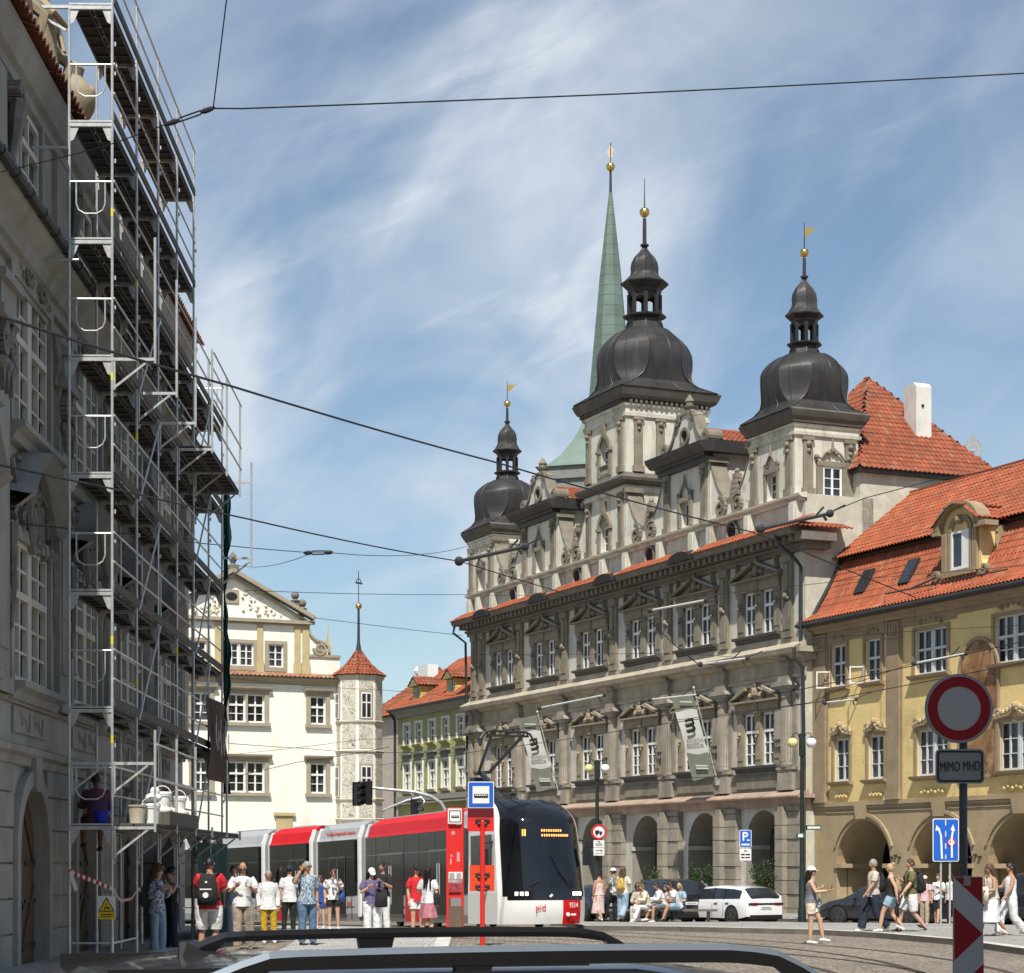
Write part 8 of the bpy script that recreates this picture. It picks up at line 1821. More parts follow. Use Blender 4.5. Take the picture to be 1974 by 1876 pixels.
    g.build('body', [SK[skin], M_eye, M_lip], t, smooth='all')
    def fin(g, nm, m, sm=True): g.v = [tuple(V(v) * k) for v in g.v]; return g.build(nm, m, t, smooth=sm)
    # top
    kind, m = top
    if kind:
        g = G(); e = .016; zl = .86 if kind not in ('tank', 'tube') else .93
        rg = [(zl, .189, .148), (.95, .182, .142), (1.08, .148, .122), (1.22, .162, .13), (1.34, .178, .126), (1.40, .17, .108)]
        if kind in ('tee', 'long', 'blouse'): rg += [(1.45, .125, .09), (1.475, .078, .072)]
        elif kind == 'tank': rg = rg[:-1] + [(1.40, .125, .105), (1.43, .10, .085)]
        else: rg = rg[:-2] + [(1.33, .158, .12)]
        if kind in ('blouse', 'long'): rg[0] = (.80, .20, .15)
        loft(g, [(up2(0, 0, zz), (a) * bw + .004, b * bw + .004, ax_, ay_) for zz, a, b in rg], 18)
        if kind in ('tee', 'long', 'blouse'):
            for sd in (-1, 1):
                s_ = sh[sd] + V((-sd * .05, 0, .012))
                if kind == 'tee': limb(g, [s_, sh[sd].lerp(el[sd], .35), sh[sd].lerp(el[sd], .72)], [.078 * bw, .074 * bw, .07 * bw])
                else: limb(g, [s_, el[sd], wr_[sd]], [.078 * bw, .062, .048])
        fin(g, 'top', m)
    kind, m = bot
    if kind == 'skirt' or kind == 'dress' or kind == 'longskirt':
        g = G(); zb = {'skirt': .52, 'dress': .28, 'longskirt': .34}[kind]; dz = hp.z - .92
        yo = (kn[1].y + kn[-1].y) / 2
        L2 = [(V((0, 0, 1.04 + dz)), .142, .115), (V((0, 0, .93 + dz)), .178, .138), (V((0, yo * .3, .8 + dz)), .195, .155), (V((0, yo * .7, (zb + .8) / 2)), .215, .175 + abs(yo) * .3), (V((0, yo, zb)), .235, .19 + abs(yo) * .5)]
        n = 24; vs = []; 
        for c, a, b in L2:
            for q in range(n): an_ = 2 * pi * q / n; w_ = 1 + .05 * cos(6 * an_) * (1 if c.z < .8 else 0); vs.append((c.x + a * w_ * cos(an_), c.y + b * w_ * sin(an_), c.z))
        g.add(vs, [(i * n + q, i * n + (q + 1) % n, (i + 1) * n + (q + 1) % n, (i + 1) * n + q) for i in range(4) for q in range(n)]); fin(g, 'skirt', m)
    elif kind:
        g = G(); cut = {'trousers': 9, 'wide': 9, 'leggings': 9, 'shorts': .55, 'longshorts': .9}[kind]; ex = {'trousers': .022, 'wide': .04, 'leggings': .006, 'shorts': .028, 'longshorts': .03}[kind]
        hips_c = (hips[1] + hips[-1]) / 2
        loft(g, [(V((0, 0, hp.z - .10)), .165 * bw, .12 * bw), (V((0, 0, hp.z)), .182 * bw, .14 * bw), (up2(0, 0, 1.0), .165 * bw, .128 * bw, ax_, ay_), (up2(0, 0, 1.05), .15 * bw, .12 * bw, ax_, ay_)], 16)
        for sd in (-1, 1):
            h_ = hips[sd] + V((0, 0, .02))
            if cut > 1: limb(g, [h_, kn[sd], an[sd] + V((0, 0, .0))], [.10 * bw + ex * .4, .06 + ex, .046 + ex * (1.3 if kind != 'leggings' else .6)])
            else: limb(g, [h_, hips[sd].lerp(kn[sd], .5), hips[sd].lerp(kn[sd], cut)], [.10 * bw + ex * .5, .092 * bw + ex * .6, .07 + ex])
        fin(g, kind if kind in ('trousers', 'shorts', 'leggings') else ('trousers' if kind == 'wide' else 'shorts'), m)
    for sd in (-1, 1):
        g = G(); a = an[sd]; pit = 0 if legs[0 if sd < 0 else 1] != 'b' else -.55; Mx = mathutils.Matrix.Rotation(pit, 3, 'X')
        rings = []
        for y, zc, rx, rz in ((.075, -.045, .018, .02), (.055, -.045, .036, .038), (.0, -.035, .042, .048), (-.07, -.05, .046, .036), (-.14, -.058, .044, .027), (-.175, -.062, .022, .018)): rings.append((a + Mx @ V((0, y, zc)), rx, rz, V((1, 0, 0)), Mx @ V((0, 0, 1))))
        loft(g, rings, 12); fin(g, 'shoe', shoe)
    # hair and hats
    hk, hcx = hair; hm = HC.get(hcx)
    def hp_(x_, y_, z_): return hc + Rm @ V((x_, y_, z_))
    if hk != 'bald':
        g = G(); n, m2 = 18, 9; vs = []; rad = {'short': .008, 'curly': .05, 'long': .014, 'bun': .010, 'pony': .010}[hk]
        for j in range(m2 + 1):
            ph = pi / 2 * j / m2 * 1.22
            for q in range(n):
                an_ = 2 * pi * q / n; front = max(0, -sin(an_)); ph2 = ph * (1 - .36 * front)
                r_ = 1 + (random.uniform(-.03, .03) if hk != 'curly' else random.uniform(-.12, .14)); vs.append(hp_((.078 + rad) * sin(ph2) * cos(an_) * r_, ((.098 + rad) * sin(ph2) * sin(an_) + .006) * r_, (.118 + rad) * cos(ph2) * r_))
        g.add(vs, [(j * n + q, (j + 1) * n + q, (j + 1) * n + (q + 1) % n, j * n + (q + 1) % n) for j in range(m2) for q in range(n)])
        if hk == 'curly':
            for _ in range(70): a_, b_ = random.uniform(0, 2 * pi), random.uniform(-.5, 1.3); r_ = .115; 
            for _ in range(110):
                a_ = random.uniform(0, 2 * pi); b_ = random.uniform(-.9, 1.4)
                if sin(a_) < -.35 and b_ < .7: continue
                g.ball(tuple(hp_(.115 * cos(a_) * cos(b_), .02 + .125 * sin(a_) * cos(b_), .125 * sin(b_) - .01)), random.uniform(.018, .034), 6)
        if hk == 'long':
            for _ in range(26):
                a_ = random.uniform(-.25 * pi, 1.25 * pi); P0 = hp_(.08 * cos(a_), .085 * sin(a_) * (1 if sin(a_) > 0 else .3) + .01, .0); zz = up2(.09 * cos(a_), .12 + random.uniform(-.02, .03), 1.24 + random.uniform(-.07, .05)); md = hp_(.09 * cos(a_), .10 * max(.1, sin(a_)) + .02, -.13); g.tube([P0, md, zz], [.03, .034, .012], 6)
        if hk == 'bun': g.ball(tuple(hp_(0, .075, .10)), .055, 10)
        if hk == 'pony': g.tube([hp_(0, .09, .05), hp_(0, .15, .0), hp_(0, .15, -.15), hp_(0, .12, -.27)], [.03, .036, .03, .008], 8)
        fin(g, 'hair', hm)
    if hat:
        g = G(); n = 18; vs = []
        for j in range(6):
            ph = pi / 2 * j / 5
            for q in range(n): an_ = 2 * pi * q / n; vs.append(hp_(.092 * sin(ph) * cos(an_), .112 * sin(ph) * sin(an_) + .004, .035 + .10 * cos(ph)))
        g.add(vs, [(j * n + q, (j + 1) * n + q, (j + 1) * n + (q + 1) % n, j * n + (q + 1) % n) for j in range(5) for q in range(n)])
        br = [hp_(.075 * sin(a_), -.09 - .085 * cos(a_), .035 - .02 * cos(a_)) for a_ in [pi * (q / 8 - .5) for q in range(9)]] + [hp_(.078, -.05, .04), hp_(-.078, -.05, .04)]; br = br[:9] + [hp_(.085, -.03, .045), hp_(-.085, -.03, .045)]
        g.add(br + [b + V((0, 0, .008)) for b in br], [tuple(range(11)), tuple(range(11, 22))[::-1]] + [(i, (i + 1) % 11, 11 + (i + 1) % 11, 11 + i) for i in range(11)]); fin(g, 'cap', hat)
    if glasses:
        g = G()
        for sx in (-1, 1): loft(g, [(hp_(sx * .033, -.094, .008), .028, .02, Rm @ V((1, 0, 0)), Rm @ V((0, 0, 1))), (hp_(sx * .033, -.101, .008), .026, .018, Rm @ V((1, 0, 0)), Rm @ V((0, 0, 1)))], 10); g.tube([hp_(sx * .06, -.09, .012), hp_(sx * .082, .0, .012)], .004, 4)
        fin(g, 'sunglasses', M_eye)
    return t, dict(sh=sh, el=el, wr=wr_, hp=hp, up=up2, k=k, hc=hc, rot=R(rot), loc=V((p.x, p.y, z)))
def inworld(i, v): v = V(v) * i['k']; c_, s_ = cos(i['rot']), sin(i['rot']); return V((v.x * c_ - v.y * s_, v.x * s_ + v.y * c_, v.z)) + i['loc']
def backpack(i, label, m, name='backpack', s=1., trim=None, low=0.):
    c = inworld(i, i['up'](0, .19 * s ** .5, 1.22 - low)); t = thing(name, label, 'backpack', tuple(c), i['rot']); g = G(); k = i['k'] * s
    loft(g, [((0, 0, -.27 * k), .10 * k, .05 * k), ((0, .01, -.25 * k), .15 * k, .095 * k), ((0, .015, -.1 * k), .165 * k, .115 * k), ((0, .01, .08 * k), .155 * k, .10 * k), ((0, 0, .2 * k), .11 * k, .07 * k), ((0, 0, .23 * k), .05 * k, .03 * k)], 18)
    g.build('bag', m, t, smooth='all'); g = G(); loft(g, [((0, .10 * k, -.22 * k), .09 * k, .03 * k), ((0, .115 * k, -.2 * k), .12 * k, .045 * k), ((0, .12 * k, -.05 * k), .12 * k, .04 * k), ((0, .11 * k, .0), .08 * k, .02 * k)], 14); pk = g.build('pocket', m, t, smooth='all')
    if trim: g = G(); g.box(-.09 * k, .09 * k, .155 * k, .165 * k, -.02 * k, .0); g.lathe([(.045 * k, .155 * k), (.045 * k, .17 * k)], (0, 0, -.1 * k), 14, axis='y'); g.lathe([(.018 * k, .10 * k), (.018 * k, .125 * k)], (0, 0, .1 * k), 10, axis='y'); g.build('badge', trim, pk)
    g = G()
    for sx in (-1, 1):
        P = [(sx * .09, -.02, .2), (sx * .115, -.13, .235), (sx * .12, -.235, .215), (sx * .125, -.31, .12), (sx * .13, -.30, -.02), (sx * .15, -.18, -.13), (sx * .13, -.03, -.2)]; P = [V(p) * k for p in P]
        for a, b in zip(P, P[1:]): g.bar(a, b, .045 * k, .018)
    g.tube([V((-.03, -.01, .22)) * k, V((0, -.01, .27)) * k, V((.03, -.01, .22)) * k], .008, 5); g.build('strap', m, t); return t
def bag(i, label, m, at_, size=(.3, .34, .1), name='tote_bag', strap=None, cat='bag', rnd=True):
    c = inworld(i, at_); t = thing(name, label, cat, tuple(c), i['rot']); g = G(); a, b, c_ = [q * i['k'] / 2 for q in size]
    if rnd: loft(g, [((0, 0, -b), a * .8, c_ * .6), ((0, 0, -b * .8), a, c_), ((0, 0, b * .2), a * .95, c_), ((0, 0, b), a * .8, c_ * .5)], 16)
    else: g.box(-a, a, -c_, c_, -b, b)
    g.build('bag', m, t, smooth='all'); g = G()
    tp = strap or [(-a * .6, 0, b), (-a * .4, 0, b + .2), (a * .4, 0, b + .2), (a * .6, 0, b)]
    g.tube(tp, .012, 5); g.build('strap', m, t); return t
def phone(i, sd=-1, label='', m=M_black, name='phone'):
    c = inworld(i, i['wr'][sd] + V((-sd * .03, -.10, .07))); t = thing(name, label, 'phone', tuple(c), i['rot']); g = G(); g.box(-.037, .037, -.005, .005, -.075, .075); g.build('case', m, t); g = G(); g.box(-.033, .033, .005, .007, -.07, .07); g.build('screen', M_glass, t)
W_ = M_shoew; Bk = M_shoeb; wh = F['white']
# left group, on and beside the platform
_, i = person(303, 40.5, 0, 60, 1.70, 'woman with curly brown hair and blue white patterned blouse seen from behind', ('bent', 'bent'), ('st', 'st2'), 'fair', ('blouse', FAB['leafy']), ('trousers', F['ljean']), ('curly', 'curl'), look=20)
backpack(i, 'dark olive backpack worn by the curly haired woman', F['grey'], s=1.15)
_, i = person(329, 41.6, 0, -35, 1.66, 'dark haired woman in sunglasses raising a hand to her face', ('face', 'face'), ('st', 'st2'), 'tan', ('tank', F['black']), ('trousers', F['navy']), ('bun', 'black'), glasses=True, look=-10)
bag(i, 'black shoulder bag hanging on the woman in sunglasses', F['black'], (.12, -.16, .92), (.26, .34, .12), 'shoulder_bag')
_, i = person(404, 38.3, 0, 178, 1.86, 'man in red shirt and white shorts seen from behind', ('fwd', 'fwd'), ('st', 'st2'), 'tan', ('tee', F['red']), ('longshorts', wh), ('short', 'black'), build=1.14, nod=10)
backpack(i, 'black backpack with round white badge on the man in red', F['black'], s=1.12, trim=M_swh)
_, i = person(450, 48, 0, 15, 1.70, 'person in pale denim mostly hidden behind the bald man', ('down', 'down'), ('st', 'st2'), 'fair', ('tee', F['ljean']), ('trousers', F['ljean']), ('short', 'brown'))
_, i = person(468, 43, 0, 8, 1.77, 'bald man in white shirt and khaki trousers looking down at his hands', ('bent', 'bent'), ('st', 'st2'), 'tan', ('tee', wh), ('wide', F['khaki']), ('bald', None), glasses=True, nod=28, build=1.12, shoe=mat('shoe_khaki', (.2, .17, .13), .8))
phone(i, 1, 'pale phone held by the bald man', M_swh)
_, i = person(517, 46.5, 0, 12, 1.60, 'woman with greying hair in white blouse and mustard trousers', ('down', 'down'), ('st', 'st2'), 'tan', ('blouse', wh), ('trousers', F['must']), ('short', 'grey'), build=1.1)
_, i = person(541, 52, 0, 165, 1.66, 'woman with long brown hair and bare legs behind the others', ('down', 'bent'), ('st', 'b'), 'fair', ('blouse', wh), ('shorts', F['lpink']), ('long', 'brown'))
_, i = person(558, 50, 0, 190, 1.70, 'person in white tee and black leggings seen from behind', ('bent', 'down'), ('st', 'st2'), 'fair', ('tee', wh), ('leggings', F['black']), ('short', 'black'), hat=F['navy'])
_, i = person(591, 45, 0, 35, 1.79, 'man in blue floral shirt and jeans holding his hand to his ear', ('ear', 'down'), ('st', 'st2'), 'tan', ('tee', FAB['floral']), ('trousers', F['jean']), ('short', 'grey'), Bk, glasses=True, look=15, build=1.15)
_, i = person(617, 57, 0, -10, 1.42, 'child in blue top standing beside the woman with blue bag', ('down', 'down'), ('st', 'st2'), 'fair', ('tee', F['blue']), ('shorts', F['blue']), ('long', 'brown'), glasses=True)
_, i = person(642, 56, 0, 12, 1.60, 'woman in printed white tee, black shorts and sunglasses', ('down', 'bent'), ('st', 'st2'), 'fair', ('tee', FAB['tee']), ('shorts', F['black']), ('short', 'brown'), glasses=True, build=1.12)
bag(i, 'blue shoulder bag at the side of the woman in black shorts', F['blue'], (.24, .0, .98), (.22, .36, .16), 'shoulder_bag')
_, i = person(737, 51, 0, -25, 1.78, 'man in black tee standing behind the woman in white cap', ('bent', 'bent'), ('st', 'st2'), 'tan', ('tee', F['black']), ('trousers', wh), ('short', 'black'), build=1.05)
_, i = person(716, 49, 0, 20, 1.64, 'woman in white cap, purple top and wide white trousers looking at a phone', ('bent', 'bent'), ('st', 'st2'), 'fair', ('tee', F['purple']), ('wide', wh), ('long', 'black'), nod=25, hat=wh, build=1.15)
phone(i, 1, 'dark phone held by the woman in white cap')
bag(i, 'bundled black jacket and bag held in front of the white trousers', F['black'], (.2, -.2, 1.02), (.34, .44, .2), 'jacket_bundle')
_, i = person(803, 50.6, 0, 25, 1.70, 'woman in red top, white shorts and black cap at the tram door', ('down', 'bent'), ('st', 'st2'), 'fair', ('tee', F['red']), ('shorts', wh), ('long', 'brown'), glasses=True, hat=F['black'])
_, i = person(825, 49.6, 0, 170, 1.65, 'woman in white tee and short pink skirt seen from behind', ('down', 'bent'), ('st', 'st2'), 'fair', ('tee', wh), ('skirt', F['pink']), ('long', 'black'))
bag(i, 'black shoulder bag on the woman in the pink skirt', F['black'], (-.22, .02, 1.0), (.2, .3, .14), 'shoulder_bag')
# right side: walkers on the island
zi = gz(66) + .13
_, i = person(1155, 66.5, zi, -150, 1.64, 'dark haired woman with bare shoulders in long pale patterned dress', ('down', 'down'), ('f', 'b'), 'tan', ('tube', FAB['soft']), ('dress', FAB['soft']), ('bun', 'black'))
bag(i, 'tan straw bag against the patterned dress', F['tan'], (-.16, -.1, .72), (.28, .24, .12), 'straw_bag')
_, i = person(1183, 67, zi, -120, 1.67, 'person in white cap, printed tee and black trousers', ('down', 'swf'), ('st', 'f'), 'tan', ('tee', FAB['tee']), ('trousers', F['black']), ('short', 'black'), Bk, hat=wh)
_, i = person(1201, 66, zi, 150, 1.70, 'woman with very long dark hair and light jeans', ('bent', 'down'), ('b', 'st'), 'fair', ('tee', F['cream']), ('wide', F['ljean']), ('long', 'brown'), Bk)
backpack(i, 'yellow backpack carried by the woman in light jeans', F['gold'], s=.8)
# seated people and the low bench
p = at(1272, HZ, 68.6); bt = thing('bench', 'low dark bench carrying the row of seated people', 'bench', (p.x, p.y, gz(68.6) + .1), R(-6)); g = G(); g.box(-1.9, 1.9, -.22, .22, .38, .45); g.build('seat', M_kerb, bt)
for x in (-1.6, 0, 1.6): g = G(); g.box(x - .06, x + .06, -.2, .2, -.1, .38); g.build('leg', M_dark, bt)
zi = gz(68) + .13; sit = ('sit', 'sit2')
_, i = person(1233, 68.7, zi, -20, 1.66, 'person with brown curls seated at the left end of the bench', ('lap', 'lap'), sit, 'fair', ('long', F['beige']), ('trousers', F['beige']), ('curly', 'brown'), lean=14, sitz=.5)
_, i = person(1249, 68.3, zi, -62, 1.68, 'person with orange brown hair seated in cream hooded top and white trousers', ('lap', 'fwd'), sit, 'fair', ('long', F['cream']), ('trousers', wh), ('short', 'curl'), lean=18, sitz=.5)
_, i = person(1279, 68.3, zi, -70, 1.75, 'seated man in white shirt and long grey shorts leaning forward', ('lap', 'fwd'), ('sit2', 'sit'), 'tan', ('long', wh), ('longshorts', F['grey']), ('short', 'black'), lean=20, sitz=.5)
_, i = person(1290, 68.9, zi, -40, 1.62, 'woman with crossed bare legs sitting between the two men in white', ('lap', 'lap'), ('cross', 'sit'), 'fair', ('tee', F['lpink']), ('shorts', F['navy']), ('long', 'brown'), lean=16, sitz=.5, shoe=Bk)
_, i = person(1307, 68.2, zi, -68, 1.78, 'seated man in white tee and pale denim shorts at the right end of the bench', ('lap', 'fwd'), sit, 'tan', ('tee', wh), ('longshorts', F['ljean']), ('short', 'black'), Bk, lean=22, sitz=.5)
_, i = person(1313, 69.3, zi, -30, 1.66, 'blond woman seated behind the man in denim shorts', ('lap', 'lap'), sit, 'fair', ('tee', F['ljean']), ('trousers', F['grey']), ('long', 'blond'), lean=12, sitz=.5)
_, i = person(1353, 88, gz(88), 175, 1.80, 'man in dark grey shirt walking away between shrubs and white car', ('down', 'swf'), ('st', 'b'), 'tan', ('tee', F['grey']), ('longshorts', F['khaki']), ('short', 'black'))
# woman standing in the road
_, i = person(1563, 46, 0, 78, 1.68, 'woman in white cap and white shorts standing in the road holding a phone', ('fwd', 'bent'), ('st', 'f'), 'fair', ('tank', F['grey']), ('shorts', F['cream']), ('long', 'black'), glasses=True, hat=wh)
phone(i, -1, 'phone held out by the woman in the road')
bag(i, 'small grey waist bag on the woman in the road', F['ljean'], (.02, -.2, .98), (.2, .16, .1), 'waist_bag')
# pedestrians crossing
zi = gz(50) + .13
_, i = person(1684, 50.4, zi, -78, 1.77, 'grey haired man in beige tee and navy trousers walking left', ('swb', 'swf'), ('f', 'b'), 'tan', ('tee', F['beige']), ('wide', F['navy']), ('short', 'grey'), build=1.05)
backpack(i, 'black backpack on the man in the beige tee', F['black'], s=.9)
_, i = person(1717, 50.2, zi, -100, 1.66, 'woman with blond bun, black top and denim shorts walking left', ('swf', 'swb'), ('b', 'f'), 'fair', ('tank', F['black']), ('shorts', F['ljean']), ('bun', 'blond'))
backpack(i, 'small tan backpack on the woman with blond bun', F['tan'], s=.72, low=.02)
_, i = person(1756, 50.3, zi, -82, 1.78, 'bearded man in olive tee and white shorts walking left', ('bent', 'swf'), ('f', 'b'), 'fair', ('tee', F['olive']), ('longshorts', wh), ('short', 'brown'), Bk, build=1.08)
backpack(i, 'large black backpack on the man in the olive tee', F['black'], s=1.05)
_, i = person(1783, 70.5, gz(70.5), -15, 1.66, 'person in pink shirt with cap and bag strap in front of the arcade', ('down', 'swf'), ('st', 'f'), 'tan', ('tee', F['lpink']), ('trousers', F['khaki']), ('short', 'black'), hat=F['cream'])
_, i = person(1809, 70, gz(70), -35, 1.72, 'person in white tee and black shorts behind the lane sign posts', ('down', 'bent'), ('st', 'f'), 'fair', ('tee', wh), ('longshorts', F['black']), ('short', 'brown'), Bk)
_, i = person(1833, 69, gz(69), -60, 1.70, 'person in white top partly hidden behind the chevron board', ('down', 'down'), ('st', 'b'), 'fair', ('tee', wh), ('trousers', F['black']), ('long', 'black'))
zi = gz(47) + .13
_, i = person(1914, 47.2, zi, -72, 1.66, 'woman with long dark hair in long white skirt carrying a tote', ('strap', 'hold'), ('f', 'b'), 'tan', ('tank', F['beige']), ('longskirt', wh), ('long', 'brown'), lean=6, nod=8)
bag(i, 'cream tote bag with orange print carried by the woman in white skirt', FAB['cream_cloth'], (.02, -.26, .98), (.36, .42, .05), rnd=False)
c = inworld(i, (.02, -.26, .98))
tb = thing('bag_print', 'x', 'bag', (0, 0, 0)) if 0 else None
_, i = person(1948, 47.6, zi, -76, 1.68, 'woman in sleeveless white outfit with dark ponytail and white headband', ('fwd', 'swf'), ('f', 'b'), 'tan', ('tank', wh), ('wide', wh), ('pony', 'black'))
bag(i, 'small white handbag held low by the woman with ponytail', wh, (-.2, -.22, .35), (.22, .24, .08), 'handbag')
# worker sitting on the scaffold deck
x_, y_, _ = pw(s0 - 1.3, YI + .25)
_, i = person(CX + x_ / y_ * FV, y_, lv[0] + .06 - .5 + .06, 205, 1.78, 'worker in wine red shirt sitting on the lowest scaffold deck with legs hanging', ('lap', 'fwd'), ('sit', 'sit2'), 'dark', ('long', F['wine']), ('longshorts', F['black']), ('short', 'black'), F and M_shoeb, lean=10, sitz=.5, build=1.15)

# ---------------- overhead wires ----------------
M_wire = mat('cable_black', (.015, .016, .018), .6, var=.1)
def wire(name, label, pts, r, extra=None, grp=None, cat='cable'):
    P = [at(*p) for p in pts]; t = thing(name, label, cat, tuple(P[0]))
    g = G(); n = []
    for a, b in zip(P, P[1:]):
        L_ = (b - a).length
        for k in range(8): f = k / 8; q = a.lerp(b, f); q.z -= .0012 * L_ * L_ * f * (1 - f) * .5; n.append(q - P[0])
    n.append(P[-1] - P[0]); g.tube(n, r, 5); g.build('wire', M_wire, t)
    if extra:
        for nm, a, b, rr in extra:
            a, b = at(*a) - P[0], at(*b) - P[0]; g = G(); d = b - a
            g.tube([a, a + d * .08, a + d * .2, a + d * .3], [rr * .4, rr, rr * 1.2, rr * .6], 8); g.tube([a + d * .7, a + d * .8, a + d * .92, b], [rr * .6, rr * 1.2, rr, rr * .4], 8)
            o = V((0, 0, rr * .8)); g.tube([a + d * .28 + o, a + d * .72 + o], rr * .35, 6); g.tube([a + d * .28 - o, a + d * .72 - o], rr * .35, 6); g.build(nm, M_wire, t)
    return t
wire('span_wire', 'black span wire crossing the upper sky to the right edge', [(412, 209, 24), (466, 209.5, 24), (1200, 181, 26), (1980, 141, 28)], .0095, [('turnbuckle', (318, 241, 24), (415, 207, 24), .028)])
wire('span_wire', 'short black wire dropping from the top edge to the turnbuckle', [(439, -20, 23), (411, 208, 24)], .008)
wire('span_wire', 'black wire running from the turnbuckle down left to the palace', [(320, 240, 24), (200, 283, 26), (-12, 335, 29)], .0075)
wire('feeder_cable', 'thick black cable sweeping from the left edge to the orange roof', [(-20, 603, 27), (170, 665, 30), (450, 746, 36), (950, 890, 50), (1450, 1026, 66), (1530, 1056, 68), (1765, 1152, 76)], .022)
wire('feeder_cable', 'black cable running from the left edge to the bracket above the tram', [(-20, 893, 30), (230, 945, 34), (475, 1000, 40), (885, 1082, 58), (1205, 1177, 70)], .017)
wire('feeder_cable', 'black cable slanting down across the town hall windows', [(1240, 1186, 70), (1300, 1243, 70), (1345, 1280, 70), (1400, 1283, 70)], .02)
wire('span_wire', 'thin wire with turnbuckle between scaffold and town hall', [(-10, 1004, 33), (250, 1030, 40), (440, 1052, 52), (592, 1065, 60), (640, 1066, 60), (905, 1052, 100)], .012, [('turnbuckle', (585, 1066, 60), (642, 1065, 60), .06)])
wire('span_wire', 'thin wire rising from the white gable urn to the turnbuckle', [(452, 1088, 100), (600, 1067, 60.1)], .012)
wire('span_wire', 'thin level wire across the sky above the white gable', [(475, 1138, 90), (905, 1146, 110)], .014)
wire('span_wire', 'thin wire from the pediment tip to the town hall eaves', [(605, 1191, 100), (890, 1225, 110)], .014)
wire('span_wire', 'thin wire across the cornice of the cream house', [(430, 1306, 70), (735, 1330, 90), (912, 1344, 100)], .009)
wire('span_wire', 'thin wire crossing the blank cream wall', [(440, 1433, 66), (590, 1443, 75), (660, 1449, 80), (905, 1452, 90)], .010)
wire('span_wire', 'thin lower wire near the cream house ground floor', [(440, 1500, 60), (570, 1470, 66), (750, 1440, 80)], .010)
wire('contact_wire', 'tram contact wire above the pantograph running right', [(440, 1455, 92), (700, 1425, 78), (950, 1410, 58.4), (1010, 1403, 58.9), (1250, 1375, 52), (1540, 1330, 46), (1980, 1235, 38)], .010)
wire('contact_wire', 'second tram contact wire across the first floor windows', [(730, 1475, 90), (930, 1447, 75), (1260, 1398, 60), (1560, 1356, 52), (1980, 1276, 44)], .011)
wire('span_wire', 'thin wire from the corner pipe across the yellow house', [(1290, 1390, 80), (1560, 1355, 76), (1640, 1320, 74), (1761, 1278, 72)], .012)
wire('span_wire', 'thin wire over the town hall second floor', [(905, 1147, 88), (1180, 1150, 84), (1340, 1150, 80), (1640, 1118, 76), (1980, 1090, 72)], .010)
wire('span_wire', 'thin wire low over the arcade tops', [(905, 1540, 80), (1250, 1505, 76), (1520, 1488, 72)], .012)
wire('span_wire', 'thin wire above the town hall mid cornice', [(915, 1262, 84), (1250, 1260, 80), (1345, 1262, 78), (1560, 1276, 74)], .010)
wire('span_wire', 'thin sagging wire across the yellow wall windows', [(1566, 1232, 78), (1780, 1215, 74), (1980, 1205, 70)], .010)
wire('hanger_cable', 'vertical thin cable hanging in front of the yellow house', [(1765, 1152, 74), (1762, 1280, 74)], .012)
def rod(label, a, b, r, m):
    A_, B_ = at(*a), at(*b); t = thing('registration_arm', label, 'wire bracket', tuple(A_)); g = G(); d = B_ - A_; g.tube([V((0, 0, 0)), d], r, 6); o = g.build('tube', m, t); g = G(); n = d.normalized()
    g.ball((0, 0, 0), r * 2.6, 8); g.tube([d - n * .5, d - n * .2 + V((0, 0, .25))], r * .6, 5); g.tube([d - n * .1, d + n * .5 + V((0, 0, .16))], r * .5, 5); g.tube([d * .9, d * .95 + V((0, 0, -.2))], r * .8, 5); g.ball(tuple(d), r * 2.2, 8); g.build('clamp', M_dark, t)
M_lrod = mat('light_rod', (.38, .38, .35), .5, .3)
rod('dark registration arm pointing right beside the left cupola', (885, 1082, 60), (1012, 1054, 60), .055, M_dark)
rod('dark registration arm over the town hall eaves at the right tower', (1466, 1020, 66), (1600, 990, 66), .06, M_dark)
wire('span_wire', 'wire leading up from the eaves arm to the yellow roof ridge', [(1590, 992, 66), (1668, 960, 67), (1800, 925, 72), (1950, 900, 78)], .016)
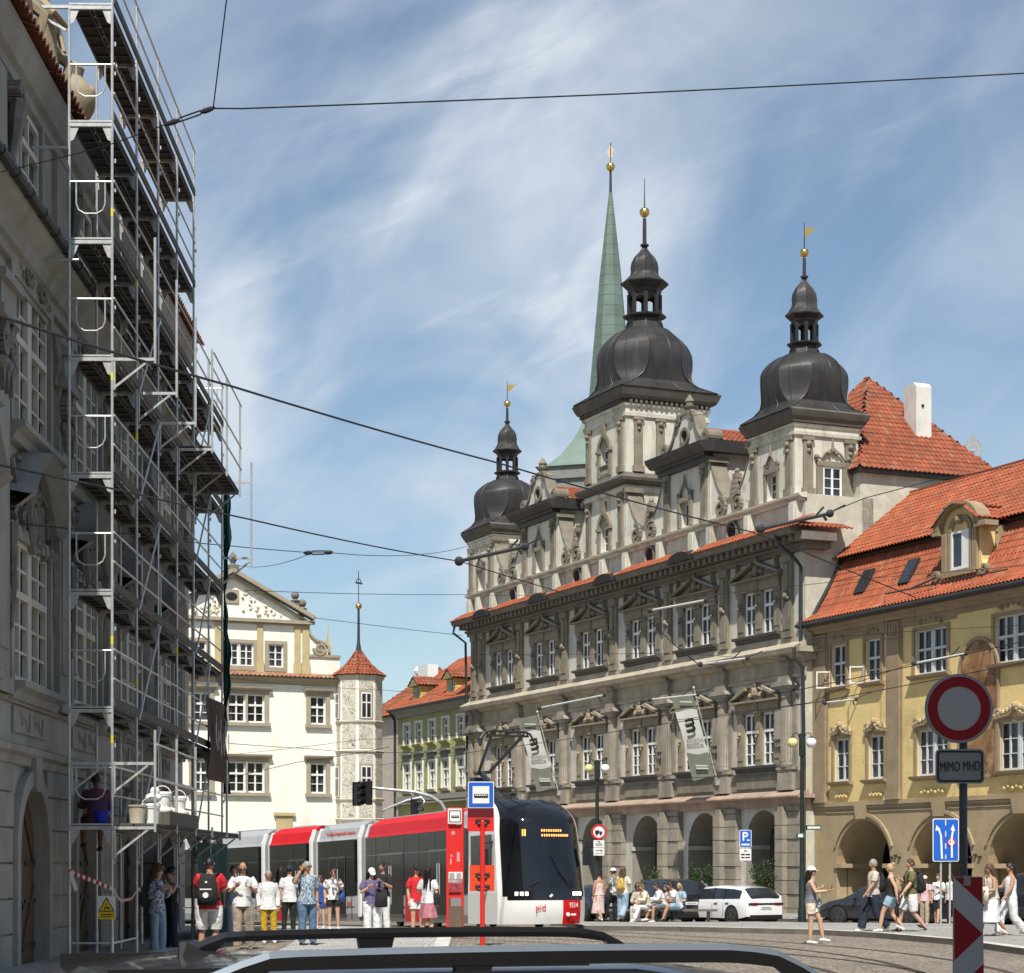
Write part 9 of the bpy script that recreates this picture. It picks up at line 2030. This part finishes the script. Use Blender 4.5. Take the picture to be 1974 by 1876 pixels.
rod('pale registration arm in front of the fifth upper window', (1253, 1177, 66), (1360, 1157, 66), .035, M_lrod)
rod('pale registration arm lying along the mid cornice', (1350, 1281, 66), (1440, 1269, 66), .035, M_lrod)
rod('pale registration arm above the near banner', (1253, 1349, 66), (1345, 1339, 66), .03, M_lrod)
rod('pale registration arm in front of the yellow house painting', (1762, 1279, 66), (1862, 1260, 66), .035, M_lrod)
rod('pale registration arm over the far banner', (1040, 1365, 66), (1165, 1340, 66), .03, M_lrod)
rod('pale registration arm beside the yellow house window', (1590, 1355, 66), (1650, 1348, 66), .03, M_lrod)
# ---------------- added houses behind and beside the viewpoint (unseen; the right shades near signs) ----------------
def offhouse(label, x0, x1, y0, y1, h, nx, ny):
    t = thing('added_house', label, 'building', ((x0 + x1) / 2, (y0 + y1) / 2, 0)); a, b = (x1 - x0) / 2, (y1 - y0) / 2
    g = G(); g.box(-a, a, -b, b, -.3, h); g.build('wall', MATS['palace_plaster'], t); g = G(); g.box(-a - .3, a + .3, -b - .3, b + .3, h, h + .4); g.build('cornice', MATS['palace_stone'], t); g = G(); g.prism([(-b, h + .4), (b, h + .4), (0, h + 2.4)], -a, a, 'x'); g.build('roof', MATS['dark_clay_tiles'], t)
    for i in range(nx):
        for z in range(5, int(h) - 3, 4):
            x = -a + (i + .5) * 2 * a / nx; g = G(); g.box(x - .6, x + .6, b - .01, b + .05, z, z + 2); f = g.build('window', M_white, t); g = G(); g.box(x - .5, x + .5, b + .05, b + .07, z + .1, z + 1.9); g.build('pane', M_glass, f)
    for i in range(ny):
        for z in range(5, int(h) - 3, 4):
            y = -b + (i + .5) * 2 * b / ny; g = G(); g.box(-a - .05, -a + .01, y - .6, y + .6, z, z + 2); f = g.build('window', M_white, t); g = G(); g.box(-a - .07, -a - .05, y - .5, y + .5, z + .1, z + 1.9); g.build('pane', M_glass, f)
offhouse('added unseen house behind the viewpoint', -5.4, 16, -30, -16, 9, 8, 0)
offhouse('added unseen house on the right that shades the near signs', 3.3, 14, -2.2, 11.6, 17.8, 4, 5)
